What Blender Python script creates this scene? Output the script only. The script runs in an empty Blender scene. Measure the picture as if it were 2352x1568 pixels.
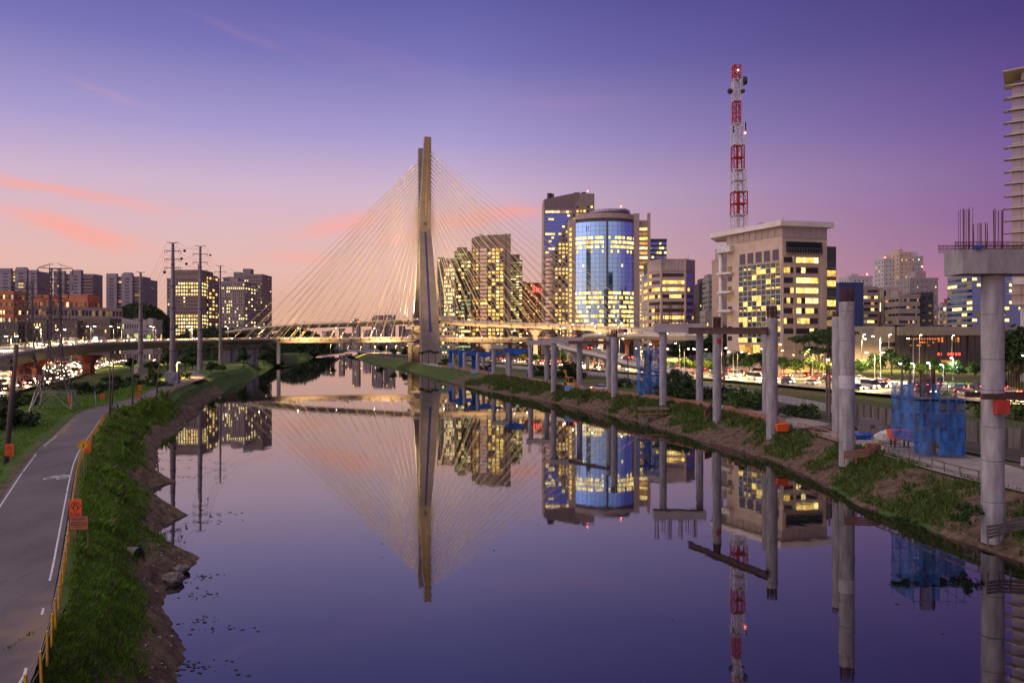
import bpy, math, random
from mathutils import Vector, noise
R = math.radians
rnd = random.Random(7)
scn = bpy.context.scene
col = scn.collection

# ------------------------------------------------------------------ camera, sky, sun, exposure
F, CX, CY, H = 1837.4, 1176.0, 784.0, 16.5          # sight lines of the survey: focal length, centre, eye height above the water
cam_d = bpy.data.cameras.new('camera')
cam_d.sensor_width = 36.0
cam_d.lens = 36.0 * F / 2352.0
cam_d.clip_start, cam_d.clip_end = 0.5, 20000
cam = bpy.data.objects.new('camera', cam_d)
cam.location = (0, 0, H)
cam.rotation_euler = (R(90), 0, 0)
col.objects.link(cam)
scn.camera = cam

world = bpy.data.worlds.new('World')
scn.world = world
world.use_nodes = True

def build_sky():
    nt = world.node_tree
    nt.nodes.clear()
    N, L = nt.nodes.new, nt.links.new
    def math_(op, a, b=None, c=None, clamp=False):
        n = N('ShaderNodeMath'); n.operation = op; n.use_clamp = clamp
        for i, x in enumerate((a, b, c)):
            if x is None: continue
            if isinstance(x, (int, float)): n.inputs[i].default_value = x
            else: L(x, n.inputs[i])
        return n.outputs[0]
    tc = N('ShaderNodeTexCoord')
    sep = N('ShaderNodeSeparateXYZ'); L(tc.outputs['Generated'], sep.inputs[0])
    x, y, z = sep.outputs
    az = math_('ARCTAN2', x, y)
    hor = math_('SQRT', math_('ADD', math_('ADD', math_('MULTIPLY', x, x), math_('MULTIPLY', y, y)), 1e-5))
    el = math_('DIVIDE', z, hor)
    el_a = math_('ARCTANGENT', el)
    # sunset azimuth: well to the left of the view
    sa = R(-105)
    c = math_('COSINE', math_('SUBTRACT', az, sa))
    warm = math_('DIVIDE', math_('ADD', c, 0.76), .57, clamp=True)
    t = math_('DIVIDE', el_a, R(90), clamp=True)
    def ramp(stops):
        r = N('ShaderNodeValToRGB'); r.color_ramp.interpolation = 'LINEAR'
        e = r.color_ramp.elements
        while len(e) < len(stops): e.new(0.5)
        for k, (p, cc) in zip(range(len(stops)), stops):
            e[k].position = p / 90.0
            e[k].color = tuple(((v / 255.0) / 12.92 if v < 11 else ((v / 255.0 + .055) / 1.055) ** 2.4) for v in cc) + (1,)
        L(t, r.inputs[0]); return r.outputs[0]
    wr = ramp([(0, (224, 168, 146)), (2.5, (227, 178, 160)), (5, (229, 186, 176)), (7.6, (222, 185, 191)), (10.5, (209, 182, 205)), (14, (170, 157, 206)), (19.3, (122, 117, 184)), (23, (101, 98, 168)), (45, (80, 82, 156)), (90, (70, 74, 142))])
    cr = ramp([(0, (172, 114, 142)), (2.5, (165, 110, 145)), (5, (153, 105, 148)), (7.6, (137, 97, 149)), (10.5, (126, 94, 153)), (14, (104, 80, 147)), (19.3, (77, 62, 128)), (23, (68, 54, 119)), (45, (60, 54, 114)), (90, (62, 64, 128))])
    mx = N('ShaderNodeMix'); mx.data_type = 'RGBA'
    L(warm, mx.inputs[0]); L(cr, mx.inputs[6]); L(wr, mx.inputs[7])
    sky = mx.outputs[2]
    # thin sunset cirrus: drifts of pink cloud, warped by noise so that they fray
    cv = N('ShaderNodeCombineXYZ')
    L(math_('MULTIPLY', az, 9.0), cv.inputs[0]); L(math_('MULTIPLY', el, 46.0), cv.inputs[1])
    nz = N('ShaderNodeTexNoise'); nz.inputs['Scale'].default_value = 1.0; nz.inputs['Detail'].default_value = 6; nz.inputs['Roughness'].default_value = .62
    L(cv.outputs[0], nz.inputs['Vector'])
    cv2 = N('ShaderNodeCombineXYZ')
    L(math_('MULTIPLY', az, 26.0), cv2.inputs[0]); L(math_('MULTIPLY', el, 150.0), cv2.inputs[1])
    nz2 = N('ShaderNodeTexNoise'); nz2.inputs['Scale'].default_value = 1.0; nz2.inputs['Detail'].default_value = 5
    L(cv2.outputs[0], nz2.inputs['Vector'])
    wob = math_('SUBTRACT', nz.outputs[0], 0.5)
    wob2 = math_('SUBTRACT', nz2.outputs[0], 0.5)
    total = None
    blobs = [  # u, v, half widths, amount, slope
        (40, 422, 80, 9, .70, .05), (225, 455, 120, 10, .62, .12), (85, 497, 70, 14, .35, .1), (195, 535, 90, 17, .95, .25), (20, 572, 110, 8, .12, 0),
        (690, 592, 70, 12, .6, 0), (790, 515, 95, 19, .75, -.22), (930, 545, 90, 14, .35, -.1), (1080, 500, 110, 16, .65, -.12), (1190, 484, 60, 13, .7, 0), (560, 604, 70, 7, .18, 0),
        (240, 212, 70, 6, .13, .25), (560, 80, 90, 8, .07, .3), (850, 130, 200, 26, .05, .2), (1300, 235, 160, 16, .06, 0), (1700, 655, 200, 16, .30, 0), (2050, 640, 180, 14, .3, -.06),
        (-420, 500, 130, 20, .6, .1), (-760, 430, 160, 18, .6, 0)]
    for (u, v, w, h, amt, sl) in blobs:
        a0 = math.atan2(u - CX, F); rr = math.hypot(F, u - CX)
        e0 = (CY - v) / rr
        da = math_('SUBTRACT', math_('ADD', az, math_('MULTIPLY', wob2, w * .9 / F)), a0)
        de = math_('SUBTRACT', math_('ADD', el, math_('MULTIPLY', wob, h * 3.4 / F)), math_('ADD', math_('MULTIPLY', da, -sl), e0))
        g = math_('ADD', math_('POWER', math_('ABSOLUTE', math_('DIVIDE', da, w / F)), 2.0), math_('POWER', math_('ABSOLUTE', math_('DIVIDE', de, h / F)), 2.0))
        b = math_('MULTIPLY', math_('EXPONENT', math_('MULTIPLY', g, -0.75)), amt)
        total = b if total is None else math_('ADD', total, b)
    frag = math_('ADD', 0.45, math_('MULTIPLY', nz.outputs[0], 1.05))
    dens = math_('MULTIPLY', math_('MULTIPLY', total, frag), 0.8, clamp=True)
    cc = N('ShaderNodeMix'); cc.data_type = 'RGBA'
    L(warm, cc.inputs[0]); cc.inputs[6].default_value = (.50, .20, .27, 1); cc.inputs[7].default_value = (1.0, .40, .32, 1)
    m2 = N('ShaderNodeMix'); m2.data_type = 'RGBA'
    L(dens, m2.inputs[0]); L(sky, m2.inputs[6]); L(cc.outputs[2], m2.inputs[7])
    bg = N('ShaderNodeBackground'); L(m2.outputs[2], bg.inputs['Color'])
    # the afterglow grows towards the point where the sun went down
    gl = math_('MULTIPLY', math_('POWER', math_('MAXIMUM', math_('SUBTRACT', c, .30), 0.0), 1.5), math_('EXPONENT', math_('MULTIPLY', math_('ABSOLUTE', el), -2.2)))
    L(math_('ADD', 1.0, math_('MULTIPLY', gl, 2.4)), bg.inputs['Strength'])
    out = N('ShaderNodeOutputWorld'); L(bg.outputs[0], out.inputs['Surface'])
build_sky()

sun_d = bpy.data.lights.new('sun', 'SUN')
sun_d.energy, sun_d.angle, sun_d.color = 2.1, R(80), (1.0, .84, .62)
sun = bpy.data.objects.new('sun', sun_d)
# low afterglow from beyond the left bank
d = Vector((math.sin(R(-105)), math.cos(R(-105)), math.tan(R(58))))
sun.rotation_euler = d.to_track_quat('Z', 'Y').to_euler()
col.objects.link(sun)

vs = scn.view_settings
scn.display_settings.display_device = 'sRGB'
vs.view_transform, vs.look, vs.exposure, vs.gamma = 'Standard', 'None', 0.0, 1.0
vs.use_curve_mapping = False
cy = scn.cycles
cy.use_denoising = True
cy.use_adaptive_sampling = True
cy.adaptive_threshold = 0.015
cy.max_bounces, cy.diffuse_bounces, cy.glossy_bounces, cy.transmission_bounces, cy.transparent_max_bounces = 6, 2, 4, 4, 8
cy.sample_clamp_indirect = 4.0
cy.sample_clamp_direct = 0.0
cy.caustics_reflective = cy.caustics_refractive = False
cy.use_light_tree = True

# ------------------------------------------------------------------ helpers
def gx(u, Y): return (u - CX) / F * Y
def gz(v, Y): return H - (v - CY) / F * Y
def at(u, v, Y): return Vector((gx(u, Y), Y, gz(v, Y)))
def yd(v, z): return (H - z) * F / (v - CY)
def lerp(a, b, t): return a + (b - a) * t
def interp(tab, x):
    if x <= tab[0][0]: return tab[0][1]
    for (a, p), (b, q) in zip(tab, tab[1:]):
        if x <= b: return p + (q - p) * (x - a) / (b - a)
    return tab[-1][1]

class MB:
    def __init__(s): s.v, s.f, s.m = [], [], []
    def add(s, vs_, fs, m=0):
        o = len(s.v); s.v += [tuple(p) for p in vs_]; s.f += [tuple(i + o for i in f) for f in fs]; s.m += [m] * len(fs)
        return s
    def box(s, x0, x1, y0, y1, z0, z1, m=0):
        return s.add([(x0, y0, z0), (x1, y0, z0), (x1, y1, z0), (x0, y1, z0), (x0, y0, z1), (x1, y0, z1), (x1, y1, z1), (x0, y1, z1)],
                     [(3, 2, 1, 0), (4, 5, 6, 7), (0, 1, 5, 4), (1, 2, 6, 5), (2, 3, 7, 6), (3, 0, 4, 7)], m)
    def cbox(s, c, size, rz=0, m=0):
        o = len(s.v); hx, hy, hz = size[0] / 2, size[1] / 2, size[2] / 2
        s.box(-hx, hx, -hy, hy, -hz, hz, m); ca, sa = math.cos(rz), math.sin(rz)
        for i in range(o, o + 8):
            x, y, z = s.v[i]; s.v[i] = (c[0] + x * ca - y * sa, c[1] + x * sa + y * ca, c[2] + z)
        return s
    def prism(s, poly, z0, z1, m=0, ztop=None):
        n = len(poly)
        zt = ztop or [z1] * n
        vs_ = [(p[0], p[1], z0) for p in poly] + [(p[0], p[1], zt[i]) for i, p in enumerate(poly)]
        return s.add(vs_, [tuple(range(n))[::-1], tuple(range(n, 2 * n))] + [(i, (i + 1) % n, n + (i + 1) % n, n + i) for i in range(n)], m)
    def beam(s, p, q, w, h=None, m=0, up=(0, 0, 1)):
        p, q = Vector(p), Vector(q); d_ = (q - p).normalized(); h = h or w
        upv = Vector(up)
        if abs(d_.dot(upv)) > .98: upv = Vector((0, 1, 0)) if abs(d_.y) < .9 else Vector((1, 0, 0))
        sx = d_.cross(upv).normalized(); sz = sx.cross(d_)
        a = [p + sx * i * w / 2 + sz * j * h / 2 for i, j in ((-1, -1), (1, -1), (1, 1), (-1, 1))]
        b = [q + sx * i * w / 2 + sz * j * h / 2 for i, j in ((-1, -1), (1, -1), (1, 1), (-1, 1))]
        return s.add(a + b, [(3, 2, 1, 0), (4, 5, 6, 7), (0, 1, 5, 4), (1, 2, 6, 5), (2, 3, 7, 6), (3, 0, 4, 7)], m)
    def tube(s, pts, r, n=8, m=0, cap=True):
        pts = [Vector(p) for p in pts]; k = len(pts)
        rs = r if isinstance(r, (list, tuple)) else [r] * k
        o = len(s.v); ref = None; fs = []
        for i, p in enumerate(pts):
            d_ = (pts[min(i + 1, k - 1)] - pts[max(i - 1, 0)]).normalized()
            if ref is None: ref = Vector((1, 0, 0)) if abs(d_.x) < .9 else Vector((0, 1, 0))
            a = (ref - d_ * ref.dot(d_)).normalized(); b = d_.cross(a); ref = a
            for j in range(n):
                t = 2 * math.pi * j / n; s.v.append(tuple(p + a * math.cos(t) * rs[i] + b * math.sin(t) * rs[i]))
        for i in range(k - 1):
            for j in range(n):
                fs.append((o + i * n + j, o + i * n + (j + 1) % n, o + (i + 1) * n + (j + 1) % n, o + (i + 1) * n + j))
        if cap: fs += [tuple(o + j for j in range(n))[::-1], tuple(o + (k - 1) * n + j for j in range(n))]
        s.f += fs; s.m += [m] * len(fs); return s
    def lathe(s, prof, n=16, c=(0, 0, 0), m=0):
        return s.tube([(c[0], c[1], c[2] + z) for _, z in prof], [max(r_, 1e-4) for r_, _ in prof], n, m)
    def blob(s, c, r, n=7, k=5, jit=.2, m=0, rg=rnd):
        o = len(s.v); rows = []
        for i in range(k + 1):
            th = math.pi * i / k
            if i in (0, k): rows.append([len(s.v)]); s.v.append((c[0], c[1], c[2] + r[2] * math.cos(th))); continue
            row = []
            for j in range(n):
                ph = 2 * math.pi * j / n; q = 1 + rg.uniform(-jit, jit)
                row.append(len(s.v)); s.v.append((c[0] + r[0] * q * math.sin(th) * math.cos(ph), c[1] + r[1] * q * math.sin(th) * math.sin(ph), c[2] + r[2] * q * math.cos(th)))
            rows.append(row)
        fs = []
        for a, b in zip(rows, rows[1:]):
            for j in range(n):
                if len(a) == 1: fs.append((a[0], b[j], b[(j + 1) % n]))
                elif len(b) == 1: fs.append((a[j], b[0], a[(j + 1) % n]))
                else: fs.append((a[j], b[j], b[(j + 1) % n], a[(j + 1) % n]))
        s.f += fs; s.m += [m] * len(fs); return s
    def mesh(s, name, mats, smooth=False):
        me = bpy.data.meshes.new(name); me.from_pydata(s.v, [], s.f)
        mats = mats if isinstance(mats, (list, tuple)) else [mats]
        for mt in mats: me.materials.append(mt)
        if len(mats) > 1: me.polygons.foreach_set('material_index', s.m)
        if smooth: me.polygons.foreach_set('use_smooth', [True] * len(s.f))
        me.update(); return me
    def build(s, name, mats, parent=None, loc=(0, 0, 0), rz=0, smooth=False):
        return link(name, s.mesh(name, mats, smooth), parent, loc, rz)

def link(name, data, parent=None, loc=(0, 0, 0), rz=0):
    o = bpy.data.objects.new(name, data); col.objects.link(o)
    o.location = loc
    if rz: o.rotation_euler = (0, 0, rz)
    if parent: o.parent = parent
    return o
def tag(o, label=None, cat=None, group=None, kind=None):
    if label: o['label'] = label
    if cat: o['category'] = cat
    if group: o['group'] = group
    if kind: o['kind'] = kind
    return o
def thing(name, label, cat, loc=(0, 0, 0), rz=0, group=None):
    return tag(link(name, None, None, loc, rz), label, cat, group)
def struct(o): return tag(o, kind='structure')
def stuff(o): return tag(o, kind='stuff')
def copy_tree(o, parent=None):
    c = o.copy(); col.objects.link(c)
    if parent: c.parent = parent
    for ch in list(o.children): copy_tree(ch, c)
    return c
ORD = ['first', 'second', 'third', 'fourth', 'fifth', 'sixth', 'seventh', 'eighth', 'ninth', 'tenth', 'eleventh', 'twelfth', 'thirteenth', 'fourteenth', 'fifteenth', 'sixteenth', 'seventeenth', 'eighteenth', 'nineteenth', 'twentieth',
       'twenty-first', 'twenty-second', 'twenty-third', 'twenty-fourth', 'twenty-fifth', 'twenty-sixth', 'twenty-seventh', 'twenty-eighth', 'twenty-ninth', 'thirtieth']

# ------------------------------------------------------------------ materials
MATS = {}
def mat(name, c, rough=.75, metal=0.0, c2=None, scale=1.0, bump=0.0, bscale=None, stretch=(1, 1, 1), spec=None, detail=5, contrast=1.0, own=True):
    """Principled surface whose colour wanders between c and c2 with noise, with fine relief."""
    if name in MATS: return MATS[name]
    m = bpy.data.materials.new(name); m.use_nodes = True; nt = m.node_tree; N, L = nt.nodes.new, nt.links.new
    b = nt.nodes['Principled BSDF']; b.inputs['Roughness'].default_value = rough; b.inputs['Metallic'].default_value = metal
    if spec is not None: b.inputs['Specular IOR Level'].default_value = spec
    if c2 is None: c2 = tuple(x * .72 for x in c)
    tc = N('ShaderNodeTexCoord'); mp = N('ShaderNodeMapping'); mp.inputs['Scale'].default_value = stretch
    L(tc.outputs['Object'], mp.inputs[0])
    oi = N('ShaderNodeObjectInfo'); vm = N('ShaderNodeVectorMath'); vm.operation = 'MULTIPLY_ADD'
    L(oi.outputs['Random'], vm.inputs[0]); vm.inputs[1].default_value = (31, 47, 19) if own else (0, 0, 0); L(mp.outputs[0], vm.inputs[2])
    nz = N('ShaderNodeTexNoise'); nz.inputs['Scale'].default_value = scale; nz.inputs['Detail'].default_value = detail; nz.inputs['Roughness'].default_value = .6
    L(vm.outputs[0], nz.inputs['Vector'])
    mr = N('ShaderNodeMapRange'); mr.inputs[1].default_value = .5 - .22 / contrast; mr.inputs[2].default_value = .5 + .22 / contrast
    L(nz.outputs[0], mr.inputs[0])
    mx = N('ShaderNodeMix'); mx.data_type = 'RGBA'; mx.inputs[6].default_value = (*c2, 1); mx.inputs[7].default_value = (*c, 1)
    L(mr.outputs[0], mx.inputs[0]); L(mx.outputs[2], b.inputs['Base Color'])
    if bump:
        n2 = N('ShaderNodeTexNoise'); n2.inputs['Scale'].default_value = bscale or scale * 6; n2.inputs['Detail'].default_value = 4
        L(vm.outputs[0], n2.inputs['Vector'])
        bp = N('ShaderNodeBump'); bp.inputs['Strength'].default_value = bump; bp.inputs['Distance'].default_value = .1
        L(n2.outputs[0], bp.inputs['Height']); L(bp.outputs[0], b.inputs['Normal'])
    MATS[name] = m; return m

def emit(name, c, s, c2=None, lo=1.0, sample=True, interior=False):
    """A lit thing: colour and strength differ a little from one lamp or window to the next; rooms show blinds and furniture."""
    if name in MATS: return MATS[name]
    m = bpy.data.materials.new(name); m.use_nodes = True; nt = m.node_tree; N, L = nt.nodes.new, nt.links.new
    nt.nodes.clear()
    e = N('ShaderNodeEmission'); out = N('ShaderNodeOutputMaterial'); L(e.outputs[0], out.inputs[0])
    oi = N('ShaderNodeObjectInfo'); ge = N('ShaderNodeNewGeometry')
    ad = N('ShaderNodeMath'); ad.operation = 'ADD'; L(oi.outputs['Random'], ad.inputs[0]); L(ge.outputs['Random Per Island'], ad.inputs[1])
    fr = N('ShaderNodeMath'); fr.operation = 'FRACT'; L(ad.outputs[0], fr.inputs[0])
    mx = N('ShaderNodeMix'); mx.data_type = 'RGBA'; mx.inputs[6].default_value = (*(c2 or c), 1); mx.inputs[7].default_value = (*c, 1); L(fr.outputs[0], mx.inputs[0])
    mr = N('ShaderNodeMapRange'); mr.inputs[3].default_value = s * lo; mr.inputs[4].default_value = s
    f2 = N('ShaderNodeMath'); f2.operation = 'MULTIPLY'; f2.inputs[1].default_value = 7.31; L(fr.outputs[0], f2.inputs[0])
    f3 = N('ShaderNodeMath'); f3.operation = 'FRACT'; L(f2.outputs[0], f3.inputs[0]); L(f3.outputs[0], mr.inputs[0])
    L(mx.outputs[2], e.inputs['Color'])
    if interior:
        tc = N('ShaderNodeTexCoord'); mp = N('ShaderNodeMapping'); mp.inputs['Scale'].default_value = (1.1, 1.1, .9); L(tc.outputs['Object'], mp.inputs[0])
        vm = N('ShaderNodeVectorMath'); vm.operation = 'MULTIPLY_ADD'; L(fr.outputs[0], vm.inputs[0]); vm.inputs[1].default_value = (53, 29, 17); L(mp.outputs[0], vm.inputs[2])
        vo = N('ShaderNodeTexVoronoi'); vo.distance = 'CHEBYCHEV'; vo.inputs['Scale'].default_value = .8; L(vm.outputs[0], vo.inputs['Vector'])
        m2 = N('ShaderNodeMapRange'); m2.inputs[1].default_value = 0; m2.inputs[2].default_value = 1; m2.inputs[3].default_value = .45; m2.inputs[4].default_value = 1.15
        sc = N('ShaderNodeSeparateColor'); L(vo.outputs['Color'], sc.inputs[0]); L(sc.outputs[0], m2.inputs[0])
        mu = N('ShaderNodeMath'); mu.operation = 'MULTIPLY'; L(mr.outputs[0], mu.inputs[0]); L(m2.outputs[0], mu.inputs[1]); L(mu.outputs[0], e.inputs['Strength'])
    else: L(mr.outputs[0], e.inputs['Strength'])
    m.cycles.emission_sampling = 'AUTO' if sample else 'NONE'
    MATS[name] = m; return m

concrete = mat('concrete', (.40, .385, .375), .85, c2=(.25, .235, .235), scale=.9, bump=.25, stretch=(1, 1, .45), contrast=1.3)
concrete_new = mat('new_concrete', (.47, .45, .455), .8, c2=(.19, .175, .18), scale=1.3, bump=.25, stretch=(1, 1, .22), contrast=1.15, detail=10, own=False)
concrete_pale = mat('pale_concrete', (.55, .50, .46), .8, c2=(.40, .36, .34), scale=.5, bump=.15)
concrete_dark = mat('stained_concrete', (.24, .215, .205), .9, c2=(.085, .075, .072), scale=1.2, bump=.3, stretch=(1, 1, .18), contrast=1.6)
tower_con = mat('tower_concrete', (.27, .225, .20), .85, c2=(.18, .148, .135), scale=.16, bump=.15, bscale=2, stretch=(1, 1, .5))
bridge_con = mat('bridge_concrete', (.40, .345, .31), .8, c2=(.28, .235, .215), scale=.2, bump=.1, bscale=2)
asphalt = mat('asphalt', (.17, .155, .15), .5, c2=(.12, .105, .105), scale=.35, bump=.1, bscale=14)
path_asphalt = mat('path_asphalt', (.15, .128, .135), .9, c2=(.098, .083, .092), scale=.22, bump=.35, bscale=25, stretch=(1, .4, 1), detail=9)
dirt = mat('dirt', (.21, .135, .095), .95, c2=(.105, .07, .05), scale=.6, bump=.6, bscale=5)
sand = mat('sandy_track', (.34, .29, .265), .95, c2=(.21, .17, .155), scale=.35, bump=.4, bscale=6)
white_paint = mat('white_paint', (.72, .70, .70), .6, c2=(.42, .40, .40), scale=3, contrast=1.4)
yellow_paint = mat('yellow_paint', (.86, .52, .02), .5, c2=(.58, .31, .03), scale=5)
orange_paint = mat('orange_board', (.90, .13, .02), .5, c2=(.78, .10, .015), scale=2)
orange_pale = mat('faded_orange_board', (.50, .17, .07), .6, c2=(.40, .13, .055), scale=2)
black_paint = mat('black_paint', (.02, .02, .02), .6)
steel = mat('galvanised_steel', (.38, .37, .37), .45, .7, c2=(.25, .24, .24), scale=1.5)
steel_dark = mat('weathered_steel', (.16, .13, .12), .6, .4, c2=(.09, .07, .065), scale=1.2)
rust = mat('rusty_steel', (.15, .055, .035), .75, .3, c2=(.06, .03, .025), scale=4)
rust_beam = mat('brown_steel_beam', (.12, .055, .04), .6, .3, c2=(.06, .03, .028), scale=1)
wood_pole = mat('pole_wood', (.17, .135, .115), .85, c2=(.10, .078, .068), scale=2, stretch=(1, 1, .15), bump=.3)
wood = mat('raw_timber', (.45, .22, .13), .8, c2=(.26, .125, .075), scale=1.6, stretch=(1, 1, .4), bump=.2)
timber_grey = mat('weathered_board', (.21, .17, .155), .85, c2=(.11, .09, .085), scale=1.2, stretch=(1, 1, .25), bump=.3, contrast=1.5)
blue_net = mat('blue_scaffold_netting', (.02, .13, .48), .8, c2=(.012, .075, .30), scale=.9, contrast=1.4)
blue_paint = mat('blue_paint', (.03, .10, .42), .5)
blue_light = mat('light_blue_hoarding', (.22, .34, .66), .6, c2=(.15, .25, .5), scale=.7)
red_paint = mat('red_tower_paint', (.52, .045, .025), .5, c2=(.36, .03, .02), scale=.6)
tower_white = mat('white_tower_paint', (.72, .70, .70), .5, c2=(.52, .49, .48), scale=.6)
insul = mat('insulator_glass', (.10, .08, .07), .3)
rubber = mat('rubber', (.02, .02, .02), .8)
bark = mat('bark', (.11, .08, .06), .9, c2=(.06, .045, .035), scale=3, bump=.4)
def leafmat(name, c, c2):
    if name in MATS: return MATS[name]
    m = bpy.data.materials.new(name); m.use_nodes = True; nt = m.node_tree; N, L = nt.nodes.new, nt.links.new
    b = nt.nodes['Principled BSDF']; b.inputs['Roughness'].default_value = .6; b.inputs['Specular IOR Level'].default_value = .25
    ge = N('ShaderNodeNewGeometry'); oi = N('ShaderNodeObjectInfo')
    tc = N('ShaderNodeTexCoord'); nz = N('ShaderNodeTexNoise'); nz.inputs['Scale'].default_value = .9; L(tc.outputs['Object'], nz.inputs['Vector'])
    a = N('ShaderNodeMath'); a.operation = 'ADD'; L(ge.outputs['Random Per Island'], a.inputs[0]); L(nz.outputs[0], a.inputs[1])
    h = N('ShaderNodeMath'); h.operation = 'MULTIPLY_ADD'; L(a.outputs[0], h.inputs[0]); h.inputs[1].default_value = .5; 
    r = N('ShaderNodeMath'); r.operation = 'MULTIPLY_ADD'; L(oi.outputs['Random'], r.inputs[0]); r.inputs[1].default_value = .4; r.inputs[2].default_value = -.2
    L(r.outputs[0], h.inputs[2])
    mx = N('ShaderNodeMix'); mx.data_type = 'RGBA'; mx.inputs[6].default_value = (*c2, 1); mx.inputs[7].default_value = (*c, 1); L(h.outputs[0], mx.inputs[0])
    L(mx.outputs[2], b.inputs['Base Color'])
    tr = N('ShaderNodeBsdfTranslucent'); L(mx.outputs[2], tr.inputs[0]); ms = N('ShaderNodeMixShader'); ms.inputs[0].default_value = .25
    out = nt.nodes['Material Output']; L(b.outputs[0], ms.inputs[1]); L(tr.outputs[0], ms.inputs[2]); L(ms.outputs[0], out.inputs[0])
    MATS[name] = m; return m
leaf_dark = leafmat('dark_leaves', (.045, .085, .022), (.018, .036, .012))
leaf_mid = leafmat('mid_leaves', (.085, .15, .028), (.035, .065, .016))
leaf_fresh = leafmat('fresh_leaves', (.14, .22, .03), (.06, .10, .018))
leaf_palm = leafmat('palm_leaves', (.05, .08, .025), (.02, .035, .013))
grass_mat = leafmat('grass_blades', (.20, .37, .03), (.065, .15, .016))
grass_rough = leafmat('rough_grass_blades', (.11, .20, .028), (.035, .075, .014))
grass_dry = leafmat('dry_grass', (.22, .17, .075), (.08, .09, .03))

# window and lamp materials
lit_warm = emit('lit_office_window', (1.0, .72, .20), 2.4, (1.0, .56, .12), .5, False, True)
lit_pale = emit('lit_pale_window', (1.0, .84, .38), 2.7, (1.0, .72, .26), .6, False, True)
lit_dim = emit('dim_lit_window', (.75, .52, .17), .55, (.6, .36, .12), .45, False, True)
lit_orange = emit('orange_lit_window', (1.0, .50, .13), 1.0, (1.0, .36, .08), .45, False, True)
lit_white = emit('white_lit_window', (.92, .95, .85), 1.2, (1, .9, .7), .6, False, True)
lit_green = emit('green_lit_window', (.72, 1.0, .55), .75, (.85, .95, .35), .5, False, True)
lit_amber = emit('amber_hall_lamp', (1.0, .36, .08), 1.3, (1, .25, .06), .5, False, True)
def glassmat(name, c, rough=.08, metal=.55, wob=.02):
    if name in MATS: return MATS[name]
    m = bpy.data.materials.new(name); m.use_nodes = True; nt = m.node_tree; N, L = nt.nodes.new, nt.links.new
    b = nt.nodes['Principled BSDF']; b.inputs['Base Color'].default_value = (*c, 1); b.inputs['Roughness'].default_value = rough; b.inputs['Metallic'].default_value = metal
    tc = N('ShaderNodeTexCoord'); oi = N('ShaderNodeObjectInfo'); vm = N('ShaderNodeVectorMath'); vm.operation = 'MULTIPLY_ADD'
    L(oi.outputs['Random'], vm.inputs[0]); vm.inputs[1].default_value = (31, 47, 19); L(tc.outputs['Object'], vm.inputs[2])
    nz = N('ShaderNodeTexNoise'); nz.inputs['Scale'].default_value = .5; nz.inputs['Detail'].default_value = 1; L(vm.outputs[0], nz.inputs['Vector'])
    bp = N('ShaderNodeBump'); bp.inputs['Strength'].default_value = 1; bp.inputs['Distance'].default_value = wob; L(nz.outputs[0], bp.inputs['Height']); L(bp.outputs[0], b.inputs['Normal'])
    MATS[name] = m; return m
dark_glass = glassmat('dark_window_glass', (.07, .065, .085), .12, .45)
blue_glass = glassmat('blue_tower_glass', (.32, .60, 1.0), .06, .95, .02)
navy_glass = glassmat('navy_tower_glass', (.11, .20, .72), .08, .9)
grey_glass = glassmat('grey_tinted_glass', (.30, .27, .33), .10, .85)
pink_glass = glassmat('pale_mirror_glass', (.95, .80, .72), .10, .95)
green_glass = glassmat('dark_green_glass', (.06, .085, .095), .06, .75, .09)
fin_glass = glassmat('bronze_tinted_glass', (.34, .28, .27), .15, .25)
# ------------------------------------------------------------------ river, banks, ground, roads
WL = [(390, 1568), (392, 1530), (408, 1490), (388, 1450), (356, 1390), (366, 1355), (402, 1330), (415, 1310), (452, 1287), (456, 1280), (410, 1270), (372, 1258), (355, 1225), (380, 1203), (424, 1182), (372, 1152), (330, 1130), (345, 1118), (402, 1106),
      (372, 1094), (353, 1078), (362, 1060), (354, 1048), (360, 1026), (374, 1006), (398, 998), (413, 985), (431, 975), (421, 967), (457, 949), (441, 941), (466, 927), (490, 908), (548, 881), (614, 846), (640, 837), (672, 830), (698, 824), (748, 810), (793, 806), (796, 803.5)]
XWL = sorted((16.5 * F / (v - CY), gx(u, 16.5 * F / (v - CY))) for u, v in WL)
XWL = [(-60, -17), (10, -16)] + XWL
WR = [(2352, 1286), (2238, 1251), (2105, 1200), (1984, 1162), (1880, 1100), (1788, 1059), (1690, 1030), (1615, 1013), (1553, 994), (1471, 969), (1389, 948), (1286, 926), (1212, 912), (1153, 903), (1071, 888), (997, 866), (934, 848), (905, 843), (829, 828), (812, 818), (822, 812), (818, 808), (802, 804), (797, 803)]
XWR = sorted((16.5 * F / (v - CY), gx(u, 16.5 * F / (v - CY))) for u, v in WR)
XWR = [(-60, 44), (10, 43), (45, 41)] + XWR
PR = [(62, 1554), (104, 1405), (128, 1293), (160, 1114), (171, 1066), (182, 1039), (237, 955), (256, 942), (306, 929), (369, 910), (398, 892), (464, 870)]
PL = [(0, 1160), (45, 1092), (82, 1042), (110, 1015), (148, 989), (185, 957), (245, 934), (316, 913), (351, 899), (408, 881), (436, 872)]
ZP = 4.7
XPR = sorted((yd(v, ZP), gx(u, yd(v, ZP))) for u, v in PR)
XPL = sorted((yd(v, ZP), gx(u, yd(v, ZP))) for u, v in PL)
XPR = [(-60, 5), (0, -7.0), (14, -12.2)] + XPR
XPL = [(-60, -1), (0, -14.0), (28, -23.0), (45, -30.6)] + XPL
def xpr(Y): return interp(XPR, Y)
def xpl(Y):
    return min(interp(XPL, Y), xpr(Y) - 4.3)
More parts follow.
